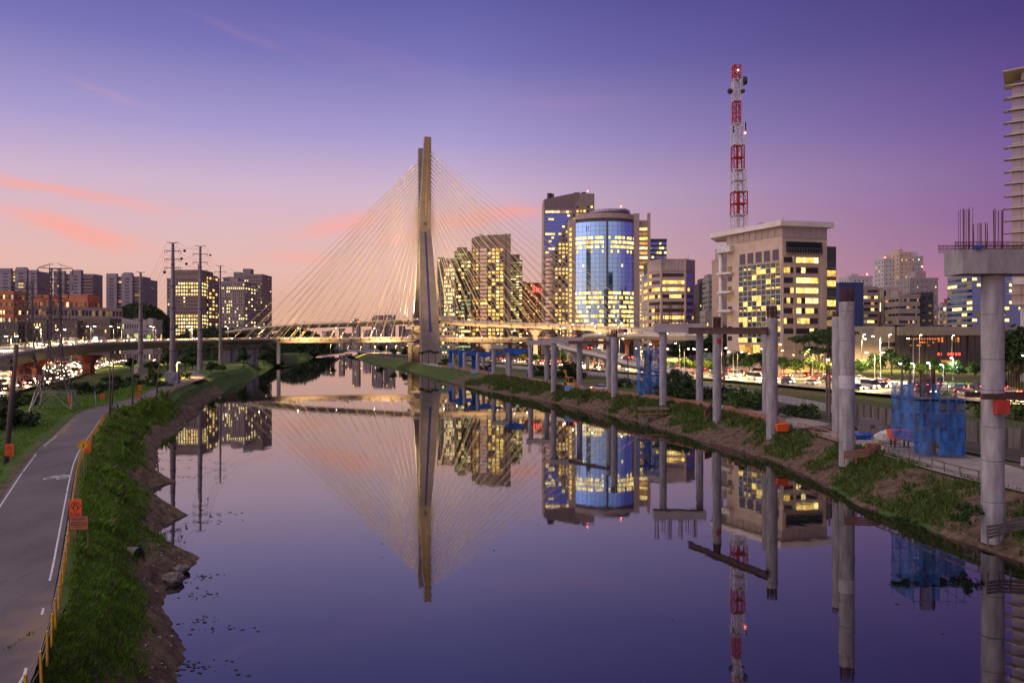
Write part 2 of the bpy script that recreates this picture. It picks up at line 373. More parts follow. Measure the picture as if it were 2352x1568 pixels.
CRR = [(966, 835), (1075, 851), (1173, 867), (1261, 883), (1338, 897), (1372, 901), (1471, 914), (1604, 932), (1666, 944), (1832, 983), (1905, 1004), (2007, 1036), (2048, 1045), (2159, 1080), (2257, 1104)]
XCR = sorted((yd(v, 3.8), gx(u, yd(v, 3.8))) for u, v in CRR)
XCR = [(-60, 56), (30, 50), (60, 45.5)] + XCR
def sinterp(tab, x):
    for (a, p), (b, q) in zip(tab, tab[1:]):
        if x <= b: t = max(0, (x - a) / (b - a)); return p + (q - p) * (t * .35 + .65 * t * t * (3 - 2 * t))
    return tab[-1][1]
def xwl(Y): return sinterp(XWL, Y)
def xwr(Y): return interp(XWR, Y)
def xcl(Y):
    a = xpr(Y) + .9 if Y < 245 else -1e9
    b = xwl(Y) - 6.5
    if Y > 245: return b
    if Y > 215: return min(lerp(a, b, (Y - 215) / 30), xwl(Y) - 3)
    return min(a, xwl(Y) - 3.0)
def xcr(Y):
    if Y > 470: return xwr(Y) + 7 + (Y - 470) * .01
    return max(interp(XCR, Y), xwr(Y) + 3)

def rows_list(a, b, k=.0055, d0=.16):
    out = [a]
    while out[-1] < b: out.append(out[-1] + d0 + max(out[-1], 0) * k)
    return out
def nz2(x, y, s, seed=0.0): return noise.noise(Vector((x * s, y * s, seed)))

# bank material: soil with a cover of grass that thins out towards the water, as vertex attribute
def bankmat(name, soil, soil2, gr, gr2):
    m = bpy.data.materials.new(name); m.use_nodes = True; nt = m.node_tree; N, L = nt.nodes.new, nt.links.new
    b = nt.nodes['Principled BSDF']; b.inputs['Roughness'].default_value = .95; b.inputs['Specular IOR Level'].default_value = .2
    tc = N('ShaderNodeTexCoord')
    def nzn(s, d=6):
        n = N('ShaderNodeTexNoise'); n.inputs['Scale'].default_value = s; n.inputs['Detail'].default_value = d; n.inputs['Roughness'].default_value = .65; L(tc.outputs['Object'], n.inputs['Vector']); return n.outputs[0]
    def mixc(f, a, c):
        x = N('ShaderNodeMix'); x.data_type = 'RGBA'; L(f, x.inputs[0])
        for i, k in ((6, a), (7, c)):
            if isinstance(k, tuple): x.inputs[i].default_value = (*k, 1)
            else: L(k, x.inputs[i])
        return x.outputs[2]
    def rng(f, lo, hi):
        r = N('ShaderNodeMapRange'); r.inputs[1].default_value = lo; r.inputs[2].default_value = hi; L(f, r.inputs[0]); return r.outputs[0]
    s_ = mixc(rng(nzn(1.1), .36, .64), soil, soil2)
    g_ = mixc(rng(nzn(.8), .34, .66), gr, gr2)
    at_ = N('ShaderNodeAttribute'); at_.attribute_name = 'cover'
    ad = N('ShaderNodeMath'); ad.operation = 'ADD'; L(at_.outputs['Fac'], ad.inputs[0])
    su = N('ShaderNodeMath'); su.operation = 'MULTIPLY_ADD'; L(nzn(2.2), su.inputs[0]); su.inputs[1].default_value = 1.3; su.inputs[2].default_value = -.65; L(su.outputs[0], ad.inputs[1])
    f = rng(ad.outputs[0], .4, .6)
    L(mixc(f, s_, g_), b.inputs['Base Color'])
    bp = N('ShaderNodeBump'); bp.inputs['Strength'].default_value = .9; bp.inputs['Distance'].default_value = .12; L(nzn(7, 8), bp.inputs['Height']); L(bp.outputs[0], b.inputs['Normal'])
    return m
bank_l_mat = bankmat('left_bank_soil', (.20, .135, .088), (.06, .043, .031), (.065, .12, .02), (.03, .06, .014))
bank_r_mat = bankmat('right_bank_soil', (.165, .105, .075), (.055, .038, .031), (.065, .11, .022), (.03, .05, .015))
ground_mat = bankmat('lawn', (.17, .105, .07), (.085, .058, .04), (.075, .125, .022), (.035, .062, .014))

def grid_mesh(name, rows, mt, covers=None, smooth=True):
    """rows: list of equal-length point rows -> one sheet"""
    n = len(rows[0]); vs_ = [p for r_ in rows for p in r_]
    fs = [(i * n + j, i * n + j + 1, (i + 1) * n + j + 1, (i + 1) * n + j) for i in range(len(rows) - 1) for j in range(n - 1)]
    mb = MB(); mb.v = vs_; mb.f = fs; mb.m = [0] * len(fs)
    me = mb.mesh(name, mt, smooth)
    if covers:
        a = me.attributes.new('cover', 'FLOAT', 'POINT'); a.data.foreach_set('value', [c for r_ in covers for c in r_])
    return link(name, me)

def prof_l(t): return -.8 + 5.4 * (0.25 * t + .75 * (t ** 1.15)) if t > 0 else -.8
def bank_left_z(x, Y):
    w, c = xwl(Y), xcl(Y)
    t = (w + .8 - x) / (w + .8 - c)
    return t
rowsL, covL = [], []
NB = 44
for Y in rows_list(8, 1700):
    w, c = xwl(Y), xcl(Y)
    w += .7 * nz2(0, Y, .9, 3) * min(1, 60 / max(Y, 1)) + .35 * nz2(0, Y, 3.1, 5)
    row, cv = [], []
    for j in range(NB + 1):
        t = j / NB
        x = lerp(w + .9, c, t)
        z = -.55 + (ZP - .08 + .55) * (t ** .9) if t < 1 else ZP - .08
        lump = math.sin(math.pi * min(t, .97))
        z += lump * (.40 * nz2(x, Y, .35, 1) + .28 * nz2(x, Y, 1.0, 2) + .20 * nz2(x, Y, 2.6, 4) + .10 * nz2(x, Y, 6, 6))
        z += .5 * lump * max(0, 1 - abs(t - .72) * 4)        # grassy shoulder
        row.append((x, Y, z)); cv.append(max(0, min(1, (t - .30) * 2.6 + .5 * nz2(x, Y, .22, 9))) if Y < 260 else .8)
    rowsL.append(row); covL.append(cv)
bank_l = struct(grid_mesh('left_riverbank', rowsL, bank_l_mat, covL))

rowsR, covR = [], []
for Y in rows_list(40, 1700):
    w, c = xwr(Y), xcr(Y)
    w += .8 * nz2(9, Y, .5, 3) * min(1, 80 / Y) + .25 * nz2(9, Y, 2.5, 5)
    row, cv = [], []
    for j in range(37):
        t = j / 36
        x = lerp(w - .9, c, t)
        z = -.5 + (3.72 + .5) * (t ** .8)
        lump = math.sin(math.pi * min(t, .98))
        z += lump * (.40 * nz2(x, Y, .25, 11) + .3 * nz2(x, Y, .8, 12) + .24 * nz2(x, Y, 2.4, 14) + .12 * nz2(x, Y, 5.5, 15))
        row.append((x, Y, z)); cv.append(max(0, min(1, .30 + (t - .3) * .9 + 1.0 * nz2(x, Y, .13, 19))) if Y < 330 else .65)
    rowsR.append(row); covR.append(cv)
bank_r = struct(grid_mesh('right_riverbank', rowsR, bank_r_mat, covR))

# ground sheets behind the banks
rows, cov = [], []
for Y in rows_list(8, 1700, .03, .8):
    c = xcl(Y); row, cv = [], []
    for k, o in enumerate([0, .9, 2, 3.6, 5.2, 6.0, 6.8, 8, 10, 13, 17, 22, 28, 36, 50, 80, 130, 220, 380, 700, 1400, 3000]):
        x = c - o * max(1, Y / 200)
        on_path = xpl(Y) - .6 < x < xpr(Y) + .6 and Y < 260
        z = ZP - .06 - (.05 if on_path else 0) + (0 if on_path or o < 6 else .25 * nz2(x, Y, .12, 21)) - (0 if o < 8 else .35)
        row.append((x, Y, z)); cv.append(.15 if on_path else max(0, min(1, .8 + .7 * nz2(x, Y, .09, 23))))
    rows.append(row); cov.append(cv)
struct(grid_mesh('left_ground', rows, ground_mat, cov))
rows, cov = [], []
for Y in rows_list(30, 1700, .03, .8):
    c = xcr(Y); row, cv = [], []
    for k, o in enumerate([0, 1, 2, 4, 6, 8, 11, 15, 20, 28, 40, 70, 120, 220, 500, 1200, 3000]):
        x = c + o
        row.append((x, Y, 3.72 + (.12 * nz2(x, Y, .3, 31) if o else 0))); cv.append(max(0, min(1, (.0 if o < 7 else .55) + .6 * nz2(x, Y, .2, 33))))
    rows.append(row); cov.append(cv)
struct(grid_mesh('right_ground', rows, ground_mat, cov))
mb = MB(); mb.add([(-9000, 1690, 4.2), (9000, 1690, 4.2), (9000, 15000, 4.2), (-9000, 15000, 4.2)], [(0, 1, 2, 3)])
mb.add([(-9000, -3000, 2.6), (-3100, -3000, 2.6), (-3100, 1690, 2.6), (-9000, 1690, 2.6)], [(0, 1, 2, 3)])
mb.add([(3040, -3000, 2.6), (9000, -3000, 2.6), (9000, 1690, 2.6), (3040, 1690, 2.6)], [(0, 1, 2, 3)])
g = struct(mb.build('far_ground', ground_mat))
a = g.data.attributes.new('cover', 'FLOAT', 'POINT'); a.data.foreach_set('value', [.8] * len(g.data.vertices))

# water: still, dark river that mirrors the sky, with faint long ripples
wm = bpy.data.materials.new('river_water'); wm.use_nodes = True
def water():
    nt = wm.node_tree; N, L = nt.nodes.new, nt.links.new; nt.nodes.clear()
    out = N('ShaderNodeOutputMaterial'); gl = N('ShaderNodeBsdfGlossy'); df = N('ShaderNodeBsdfDiffuse'); mx = N('ShaderNodeMixShader')
    gl.distribution = 'GGX'; gl.inputs['Roughness'].default_value = .022; gl.inputs['Color'].default_value = (.96, .95, .96, 1)
    df.inputs['Color'].default_value = (.004, .0035, .006, 1)
    fr = N('ShaderNodeFresnel'); fr.inputs['IOR'].default_value = 2.6
    tc = N('ShaderNodeTexCoord'); mp = N('ShaderNodeMapping'); mp.inputs['Scale'].default_value = (1, .55, 1); L(tc.outputs['Object'], mp.inputs[0])
    n1 = N('ShaderNodeTexNoise'); n1.inputs['Scale'].default_value = .55; n1.inputs['Detail'].default_value = 3; L(mp.outputs[0], n1.inputs['Vector'])
    n2 = N('ShaderNodeTexNoise'); n2.inputs['Scale'].default_value = .05; n2.inputs['Detail'].default_value = 2; L(mp.outputs[0], n2.inputs['Vector'])
    mu = N('ShaderNodeMath'); mu.operation = 'MULTIPLY'; L(n1.outputs[0], mu.inputs[0]); L(n2.outputs[0], mu.inputs[1])
    bp = N('ShaderNodeBump'); bp.inputs['Strength'].default_value = 1.0; bp.inputs['Distance'].default_value = .009; L(mu.outputs[0], bp.inputs['Height'])
    for n in (gl, df, fr): L(bp.outputs[0], n.inputs['Normal'])
    mr = N('ShaderNodeMapRange'); mr.inputs[1].default_value = 0; mr.inputs[2].default_value = 1; mr.inputs[3].default_value = .08; mr.inputs[4].default_value = 1.0
    L(fr.outputs[0], mr.inputs[0]); L(mr.outputs[0], mx.inputs[0]); L(df.outputs[0], mx.inputs[1]); L(gl.outputs[0], mx.inputs[2]); L(mx.outputs[0], out.inputs[0])
water()
mb = MB(); mb.add([(-900, -60, 0), (300, -60, 0), (300, 1800, 0), (-900, 1800, 0)], [(0, 1, 2, 3)])
struct(mb.build('river_water', wm))

# cycle path with its painted lines
def ribbon(name, fl, fr, Ys, z, mt, dz=0.0, cross=6):
    rows = []
    for Y in Ys:
        a, b = fl(Y), fr(Y); zz = z(Y) if callable(z) else z
        rows.append([(lerp(a, b, j / cross), Y, zz + dz) for j in range(cross + 1)])
    return grid_mesh(name, rows, mt)
Yp = rows_list(6, 256, .01, .5)
pathm = bpy.data.materials.new('path_surface'); pathm.use_nodes = True
def path_material():
    """worn asphalt with reddish silt that washes over the inner edge"""
    nt = pathm.node_tree; N, L = nt.nodes.new, nt.links.new; b = nt.nodes['Principled BSDF']; b.inputs['Roughness'].default_value = .85; b.inputs['Specular IOR Level'].default_value = .35
    tc = N('ShaderNodeTexCoord')
    def nzn(s, d=6, st=(1, 1, 1)):
        mp = N('ShaderNodeMapping'); mp.inputs['Scale'].default_value = st; L(tc.outputs['Object'], mp.inputs[0])
        n = N('ShaderNodeTexNoise'); n.inputs['Scale'].default_value = s; n.inputs['Detail'].default_value = d; n.inputs['Roughness'].default_value = .6; L(mp.outputs[0], n.inputs['Vector']); return n.outputs[0]
    def mixc(f, a, c):
        x = N('ShaderNodeMix'); x.data_type = 'RGBA'; L(f, x.inputs[0])
        for i, k in ((6, a), (7, c)):
            if isinstance(k, tuple): x.inputs[i].default_value = (*k, 1)
            else: L(k, x.inputs[i])
        return x.outputs[2]
    def rng(f, lo, hi):
        r = N('ShaderNodeMapRange'); r.inputs[1].default_value = lo; r.inputs[2].default_value = hi; L(f, r.inputs[0]); return r.outputs[0]
    base = mixc(rng(nzn(.25, 8, (1, .5, 1)), .35, .65), (.085, .07, .08), (.13, .108, .115))
    base = mixc(rng(nzn(9, 3), .62, .72), base, (.20, .17, .17))
    base = mixc(rng(nzn(.7, 9, (1, .25, 1)), .62, .72), base, (.07, .058, .066))
    at_ = N('ShaderNodeAttribute'); at_.attribute_name = 'silt'
    ad = N('ShaderNodeMath'); ad.operation = 'ADD'; L(at_.outputs['Fac'], ad.inputs[0]); L(nzn(.45, 8), ad.inputs[1])
    L(mixc(rng(ad.outputs[0], .75, 1.15), base, (.20, .135, .105)), b.inputs['Base Color'])
    bp = N('ShaderNodeBump'); bp.inputs['Strength'].default_value = .5; bp.inputs['Distance'].default_value = .02; L(nzn(30, 3), bp.inputs['Height']); L(bp.outputs[0], b.inputs['Normal'])
path_material()
rowsP, silt = [], []
for Y in Yp:
    a_, b_ = xpl(Y) - .25, xpr(Y) + .22
    rowsP.append([(lerp(a_, b_, j / 10), Y, ZP) for j in range(11)])
    wash = max(0, 1 - abs(Y - 33) / 9) * .75 + max(0, 1 - abs(Y - 130) / 14) * .2
    washl = max(0, 1 - abs(Y - 108) / 24) * .9
    silt.append([max(wash * max(0, (j / 10 - .45) / .55), washl * max(0, (.5 - j / 10) / .5)) for j in range(11)])
path = grid_mesh('cycle_path', rowsP, pathm)
a = path.data.attributes.new('silt', 'FLOAT', 'POINT'); a.data.foreach_set('value', [c for r_ in silt for c in r_])
struct(path)
def edge_line(f, o, segs):
    for (a_, b_) in segs:
        Ys = rows_list(a_, b_, .01, .5)
        ob = ribbon('edge_line', lambda Y: f(Y) + o - .055, lambda Y: f(Y) + o + .055, Ys, ZP, white_paint, .005, 1); ob.parent = path
edge_line(xpr, -.12, [(27.4, 28.7), (34.6, 35.2), (39.5, 62), (62.8, 76), (77, 92), (94, 120)])
edge_line(xpl, .05, [(45, 71), (72.5, 75), (76, 80.5), (81.5, 83), (90, 96), (97.5, 100)])
def cycle_mark():
    mb = MB(); c = at(131, 1096, yd(1096, ZP)); k = 1.0
    P = lambda x, y: (c.x + x * k, c.y + y * 2.6 * k, ZP + .005)
    for (cx, cyy) in ((-.55, 0), (.55, 0)):
        o = len(mb.v); n = 16
        for i in range(n):
            t = 2 * math.pi * i / n; mb.v.append(P(cx + .36 * math.cos(t), cyy + .36 * math.sin(t))); mb.v.append(P(cx + .27 * math.cos(t), cyy + .27 * math.sin(t)))
        for i in range(n):
            a0, b0 = o + 2 * i, o + 2 * ((i + 1) % n); mb.f.append((a0, b0, b0 + 1, a0 + 1)); mb.m.append(0)
    for (x0, y0, x1, y1) in ((-.55, 0, -.2, .45), (-.2, .45, .4, .45), (.4, .45, .55, 0), (-.2, .45, 0, 0), (0, 0, .4, .45), (-.55, 0, 0, 0), (.4, .45, .33, .62), (-.3, .55, -.1, .55)):
        d_ = Vector((x1 - x0, y1 - y0)).normalized() * .04; nx, ny = -d_.y, d_.x
        mb.add([P(x0 + nx, y0 + ny), P(x1 + nx, y1 + ny), P(x1 - nx, y1 - ny), P(x0 - nx, y0 - ny)], [(0, 1, 2, 3)])
    mb.build('painted_bicycle', white_paint, path)
cycle_mark()

# path fork that swings back under the viaduct
rows = []
for (u0, v0, u1, v1) in [(408, 883, 464, 871), (436, 873, 468, 866), (438, 866, 466, 860), (433, 859, 458, 856), (428, 855, 450, 852), (424, 852, 446, 849.5)]:
    Ya, Yb = yd(v0, ZP), yd(v1, ZP)
    rows.append([(lerp(gx(u0, Ya), gx(u1, Yb), t), lerp(Ya, Yb, t), ZP + .012) for t in (0, .33, .66, 1)])
o = struct(grid_mesh('path_fork', rows, path_asphalt))

# highways ------------------------------------------------------
def poly_path(pts, n=8):
    """Catmull-Rom through the points"""
    P = [Vector(p) for p in pts]; out = []
    for i in range(len(P) - 1):
        a, b, c, d_ = P[max(i - 1, 0)], P[i], P[i + 1], P[min(i + 2, len(P) - 1)]
        for k in range(n):
            t = k / n
            out.append(.5 * ((2 * b) + (c - a) * t + (2 * a - 5 * b + 4 * c - d_) * t * t + (3 * b - a - 3 * c + d_) * t ** 3))
    out.append(P[-1]); return out
def frames(pts):
    out = []; k = len(pts)
    for i, p in enumerate(pts):
        d_ = pts[min(i + 1, k - 1)] - pts[max(i - 1, 0)]; d_ = Vector((d_.x, d_.y, 0)).normalized()
        out.append((p, d_, Vector((d_.y, -d_.x, 0))))       # point, heading, right-hand normal
    return out
def strip(name, fr, o0, o1, dz, mt, cross=1, parent=None):
    rows = [[tuple(p + r_ * lerp(o0, o1, j / cross) + Vector((0, 0, dz))) for j in range(cross + 1)] for p, d_, r_ in fr]
    ob = grid_mesh(name, rows, mt)
    if parent: ob.parent = parent
    return ob
def along(fr):
    """list of cumulative lengths and a sampler"""
    s = [0]
    for (p, _, _), (q, _, _) in zip(fr, fr[1:]): s.append(s[-1] + (q - p).length)
    def at_s(t):
        for i in range(len(s) - 1):
            if t <= s[i + 1]:
                k = (t - s[i]) / (s[i + 1] - s[i] + 1e-9)
                return fr[i][0].lerp(fr[i + 1][0], k), fr[i][1].lerp(fr[i + 1][1], k).normalized(), fr[i][2].lerp(fr[i + 1][2], k).normalized()
        return fr[-1]
    return s[-1], at_s
ZL = 4.75
left_hwy = frames(poly_path([(-96, 90, ZL), (-120, 150, ZL), (-139, 185, ZL), (-163, 252, ZL), (-200, 340, ZL), (-236, 440, ZL), (-262, 560, ZL), (-285, 720, ZL), (-330, 1000, ZL), (-350, 1300, ZL)]))
hw_l = struct(strip('left_highway', left_hwy, -26, 22, 0, asphalt, 6))
ZR = 4.55
right_hwy = frames(poly_path([(132, 100, ZR), (122, 150, ZR), (106, 190, ZR), (92, 242, ZR), (77, 290, ZR), (56, 350, ZR), (18, 450, ZR), (-26, 560, ZR), (-85, 720, ZR), (-170, 960, ZR), (-225, 1200, ZR)]))
hw_r = struct(strip('right_highway', right_hwy, -23, 23, 0, asphalt, 6))
def lane_marks(fr, offs, parent, dash=True, step=9.0, ln=3.0, upto=330):
    tot, s_ = along(fr)
    for o in offs:
        mb = MB(); t = 0
        while t < min(tot - ln, upto):
            p, d_, r_ = s_(t); q, _, r2 = s_(t + ln)
            a_, b_ = p + r_ * o, q + r2 * o
            mb.add([a_ - r_ * .08 + Vector((0, 0, .005)), b_ - r2 * .08 + Vector((0, 0, .005)), b_ + r2 * .08 + Vector((0, 0, .005)), a_ + r_ * .08 + Vector((0, 0, .005))], [(0, 3, 2, 1)])
            t += step if dash else ln
        stuff(mb.build('lane_marking', white_paint, parent))
lane_marks(left_hwy, [-18.5, -15, -11.5, -8, 2.5, 6, 9.5, 13], hw_l)
lane_marks(right_hwy, [-18, -14.5, -11, -7.5, 3, 6.5, 10, 13.5], hw_r)
for fr, par in ((left_hwy, hw_l), (right_hwy, hw_r)):
    mb = MB()
    for (p, d_, r_), (q, _, r2) in zip(fr, fr[1:]):
        for o in (-2.5, -1.0):
            pass
    k = strip('median_strip', fr, -4.6, -.6, .12, ground_mat, 2, par)
    a = k.data.attributes.new('cover', 'FLOAT', 'POINT'); a.data.foreach_set('value', [.9] * len(k.data.vertices))

# site track along the right bank and the railway behind it
site = [(Y, xcr(Y)) for Y in rows_list(50, 470, .02, 1)]
rows = []
for Y, c in site:
    w = interp([(50, 9), (90, 9), (120, 9.5), (160, 7), (220, 7), (470, 8)], Y)
    rows.append([(c - .5 + (w + .5) * j / 5, Y, 3.735 + (.05 if 0 < j < 5 else -.05) + .05 * nz2(c + j, Y, .5, 41) + .06) for j in range(6)])
struct(grid_mesh('site_track', rows, sand))
WALL = [(66, 60), (60, 95), (58, 119), (57, 160), (54, 206), (44, 250), (33, 294), (10, 350), (-25, 450)]
wall_fr = frames(poly_path([(x, y, 3.7) for x, y in WALL], 6))
ballast = mat('ballast', (.10, .085, .08), .95, c2=(.05, .042, .04), scale=3, bump=.8, bscale=12)
struct(strip('rail_ballast', wall_fr, -8.5, -1.0, .18, ballast, 3))   # left of the wall line (towards the river)
tot, s_ = along(wall_fr)
for o in (-6.9, -5.4, -3.6, -2.1):
    mb = MB()
    for (p, d_, r_), (q, _, r2) in zip(wall_fr, wall_fr[1:]):
        mb.beam(p + r_ * o + Vector((0, 0, .27)), q + r2 * o + Vector((0, 0, .27)), .08, .16)
    tag(mb.build('rail', steel_dark), {-6.9: 'dark steel rail nearest the building site', -5.4: 'second dark steel rail from the building site', -3.6: 'third dark steel rail from the building site', -2.1: 'dark steel rail closest to the stained track wall'}[o], 'rail', 'rails behind the building site')
# ------------------------------------------------------------------ floodlit cable-stayed bridge
stay_mat = mat('yellow_stay_sheath', (.82, .66, .36), .5, c2=(.72, .56, .29), scale=.1)
lamp_glow = emit('lamp_lens', (1.0, .88, .62), 40, sample=False)
lamp_white = emit('white_lamp_lens', (1.0, .96, .88), 45, sample=False)
lamp_orange = emit('sodium_lamp_lens', (1.0, .55, .16), 30, sample=False)
rail_mat = mat('deck_railing', (.78, .72, .55), .5, c2=(.66, .6, .46), scale=.5)

TC = Vector((gx(974.6, 490), 490, 0))
TD = Vector((-.26, 1, 0)).normalized(); TS = Vector((TD.y, -TD.x, 0))     # along the X of the mast, across it
bridge = thing('cable_stayed_bridge', 'floodlit concrete X-shaped mast bridge with fans of yellow stays over the river', 'bridge', TC)
def mast_leg(bot, top, zt):
    """tapering leg from u=bot at the ground to u=top at the tip, in lifts"""
    parts = []
    n = 34
    for i in range(n):
        za, zb = -1 + (zt + 1) * i / n, -1 + (zt + 1) * (i + 1) / n - .10
        ring = []
        for z in (za, zb):
            t = max(z, 0) / 138.0
            w = interp([(0, 12.2), (.6, 7.2), (.63, 7.0), (1, 3.9)], t); th = interp([(0, 8.5), (.6, 6.5), (1, 4.2)], t)
            u = lerp(bot, top, t)
            side = interp([(0, 1.2), (.6, .2), (1, 0)], t) if bot < 0 else 0
            ring += [TD * (u + a * th / 2) + TS * (side + b * w / 2) + Vector((0, 0, z)) for a, b in ((-1, -1), (-1, 1), (1, 1), (1, -1))]
        parts.append(ring)
    return parts
def add_leg(name, bot, top, zt, mt):
    leg = None
    for i, ring in enumerate(mast_leg(bot, top, zt)):
        mb = MB(); mb.add(ring, [(0, 1, 2, 3), (4, 7, 6, 5), (0, 4, 5, 1), (1, 5, 6, 2), (2, 6, 7, 3), (3, 7, 4, 0)])
        o = mb.build('concrete_lift', mt, bridge)
        # recessed joint between two lifts
    mbj = MB()
    for ring in mast_leg(bot, top, zt):
        c = sum((Vector(p) for p in ring[4:]), Vector()) / 4
        pts = [c + (Vector(p) - c) * .975 for p in ring[4:]]
        mbj.add(pts + [p + Vector((0, 0, .12)) for p in pts], [(0, 1, 5, 4), (1, 2, 6, 5), (2, 3, 7, 6), (3, 0, 4, 7)])
    stuff(mbj.build('lift_joint', concrete_dark, bridge))
add_leg('far_leg', 20, -13, 138.0, tower_con)
add_leg('near_leg', -20, 13, 137.2, tower_con)
# channel down the face of the near leg (blue) and of the other leg above the crossing (yellow light put into its colour)
def channel(bot, top, za, zb, mt, wa, wb, name):
    mb = MB(); n = 10
    for i in range(n):
        r4 = []
        for z in (lerp(za, zb, i / n), lerp(za, zb, (i + 1) / n)):
            t = z / 138; th = interp([(0, 8.5), (.6, 6.5), (1, 4.2)], t); u = lerp(bot, top, t); w = lerp(wa, wb, (z - za) / (zb - za)); sd = interp([(0, 1.2), (.6, .2), (1, 0)], t) if bot < 0 else 0
            r4 += [TD * (u - th / 2 - .06) + TS * (sd - w / 2) + Vector((0, 0, z)), TD * (u - th / 2 - .06) + TS * (sd + w / 2) + Vector((0, 0, z))]
        mb.add([r4[0], r4[1], r4[3], r4[2]], [(0, 1, 2, 3)])
    return mb.build(name, mt, bridge)
channel(-20, 13, 22, 83, mat('blue_channel', (.045, .05, .20), .5), 1.5, 1.1, 'blue_channel')
channel(20, -13, 92, 137.6, mat('yellow_lit_channel', (.42, .24, .06), .6, c2=(.34, .18, .05), scale=.2), .9, .7, 'yellow_lit_channel')
mb = MB(); mb.tube([(0, 0, 1)] * 0 or [TD * -4.2 + TS * .2 + Vector((0, 0, 87.6)), TD * -4.6 + TS * .2 + Vector((0, 0, 87.6))], .9, 12)
mb.build('mast_medallion', mat('bronze', (.25, .16, .05), .5, .5), bridge)

UP = [(425, 777, 600), (480, 771, 575), (540, 763, 548), (604, 754, 527), (703, 746, 508), (850, 740.5, 496), (959, 735, 491), (1006, 735, 488), (1082, 740, 478), (1213, 745, 455), (1336, 749, 432), (1459, 756.5, 405), (1508, 763, 390), (1560, 771, 372)]
LO = [(-120, 830, 150), (0, 808, 195), (100, 796, 240), (206, 788, 300), (367, 783.5, 390), (460, 781.5, 430), (588, 779, 460), (720, 778.5, 474), (850, 778, 482), (959, 776.5, 487), (1010, 776.5, 489), (1120, 778, 494), (1250, 777, 505), (1400, 775, 525), (1600, 770, 560)]
up_fr = frames(poly_path([at(*p) for p in UP], 8))
lo_fr = frames(poly_path([at(*p) for p in LO], 8))
def deck(parent, fr, hw, depth, mt, rail=True, i0=0, i1=None, name='deck', haunch=None):
    i1 = i1 or len(fr); base = parent.location
    mb = MB(); prof = [(-hw, 0), (-hw, -.55), (-hw * .55, -depth), (hw * .55, -depth), (hw, -.55), (hw, 0)]
    k = len(prof)
    for i in range(i0, i1):
        p, d_, r_ = fr[i]; dep = haunch(i) if haunch else 1
        for (o, z) in prof: mb.v.append(tuple(p + r_ * o + Vector((0, 0, z * (dep if z < -.6 else 1))) - base))
    n = i1 - i0
    for i in range(n - 1):
        for j in range(k): mb.f.append((i * k + j, i * k + (j + 1) % k, (i + 1) * k + (j + 1) % k, (i + 1) * k + j)); mb.m.append(0)
    mb.f += [tuple(range(k)), tuple((n - 1) * k + j for j in range(k))[::-1]]; mb.m += [0, 0]
    o = mb.build(name, mt, parent)
    strip_ = [(fr[i][0] - base, fr[i][1], fr[i][2]) for i in range(i0, i1)]
    strip('carriageway', strip_, -hw + .5, hw - .5, .02, asphalt, 2, parent)
    for sd in (-1, 1):
        mb = MB()
        for (p, d_, r_), (q, _, r2) in zip(strip_, strip_[1:]):
            a_, b_ = p + r_ * sd * (hw - .25), q + r2 * sd * (hw - .25)
            mb.beam(a_ + Vector((0, 0, .22)), b_ + Vector((0, 0, .22)), .32, .46); mb.beam(a_ + Vector((0, 0, .98)), b_ + Vector((0, 0, .98)), .10, .10); mb.beam(a_ + Vector((0, 0, .72)), b_ + Vector((0, 0, .72)), .06, .06)
        tt, ss = along(strip_); t = 0
        while t < tt:
            p, d_, r_ = ss(t); a_ = p + r_ * sd * (hw - .25); mb.beam(a_ + Vector((0, 0, .4)), a_ + Vector((0, 0, 1.0)), .12, .12); t += 2.5
        mb.build('parapet', rail_mat, parent)
    return o
deck(bridge, up_fr, 6.2, 2.2, bridge_con)
deck(bridge, lo_fr, 6.2, 2.2, bridge_con, haunch=lambda i: 1.5 if i < 34 else 1.0)
# crossheads where the two decks pass the mast
for zc, w in ((27.0, 17), (15.6, 17)):
    mb = MB()
    P = [TD * a + TS * b for a, b in ((-15, -w / 2), (-15, w / 2), (15, w / 2), (15, -w / 2))]
    mb.prism([(p.x, p.y) for p in P], zc - 1.2, zc + .35); mb.build('crosshead', bridge_con, bridge)
# anchor outriggers under deck edges and the stays
def deck_points(fr, lo_u, hi_u, n):
    tot, s_ = along(fr); samp = [s_(tot * i / 600) for i in range(601)]
    U = [(CX + F * p.x / p.y, (p, d_, r_)) for p, d_, r_ in samp]
    return [min(U, key=lambda q: abs(q[0] - lerp(lo_u, hi_u, i / (n - 1))))[1] for i in range(n)]
anchor_mat = steel_dark
def stays(fr, u0, u1, leg_top, side_sign, z0, z1):
    for i, (p, d_, r_) in enumerate(deck_points(fr, u0, u1, 18)):
        z = lerp(z0, z1, i / 17)
        t = z / 138; u = lerp(-leg_top * 20 / 13.0, leg_top, t)
        for e in (-1, 1):
            a_ = p + r_ * e * 6.6 + Vector((0, 0, -.35)) - TC
            w = interp([(0, 12.2), (.6, 7.2), (1, 3.9)], t)
            b_ = TD * (u + e * .9) + TS * (side_sign * w / 2) + Vector((0, 0, z))
            mb = MB(); mb.tube([a_, b_], .11, 5, cap=False)
            mb.build('stay_cable', stay_mat, bridge)
            mb = MB(); mb.beam(a_ + Vector((0, 0, -.5)) - r_ * e * 1.2, a_ + Vector((0, 0, .12)), .5, .9); mb.build('cable_anchor', anchor_mat, bridge)
stays(up_fr, 945, 612, 13, -1, 88, 130)
stays(lo_fr, 945, 545, 13, -1, 86, 128)
stays(up_fr, 1020, 1500, -13, 1, 89, 130.5)
stays(lo_fr, 1020, 1385, -13, 1, 87, 128.5)
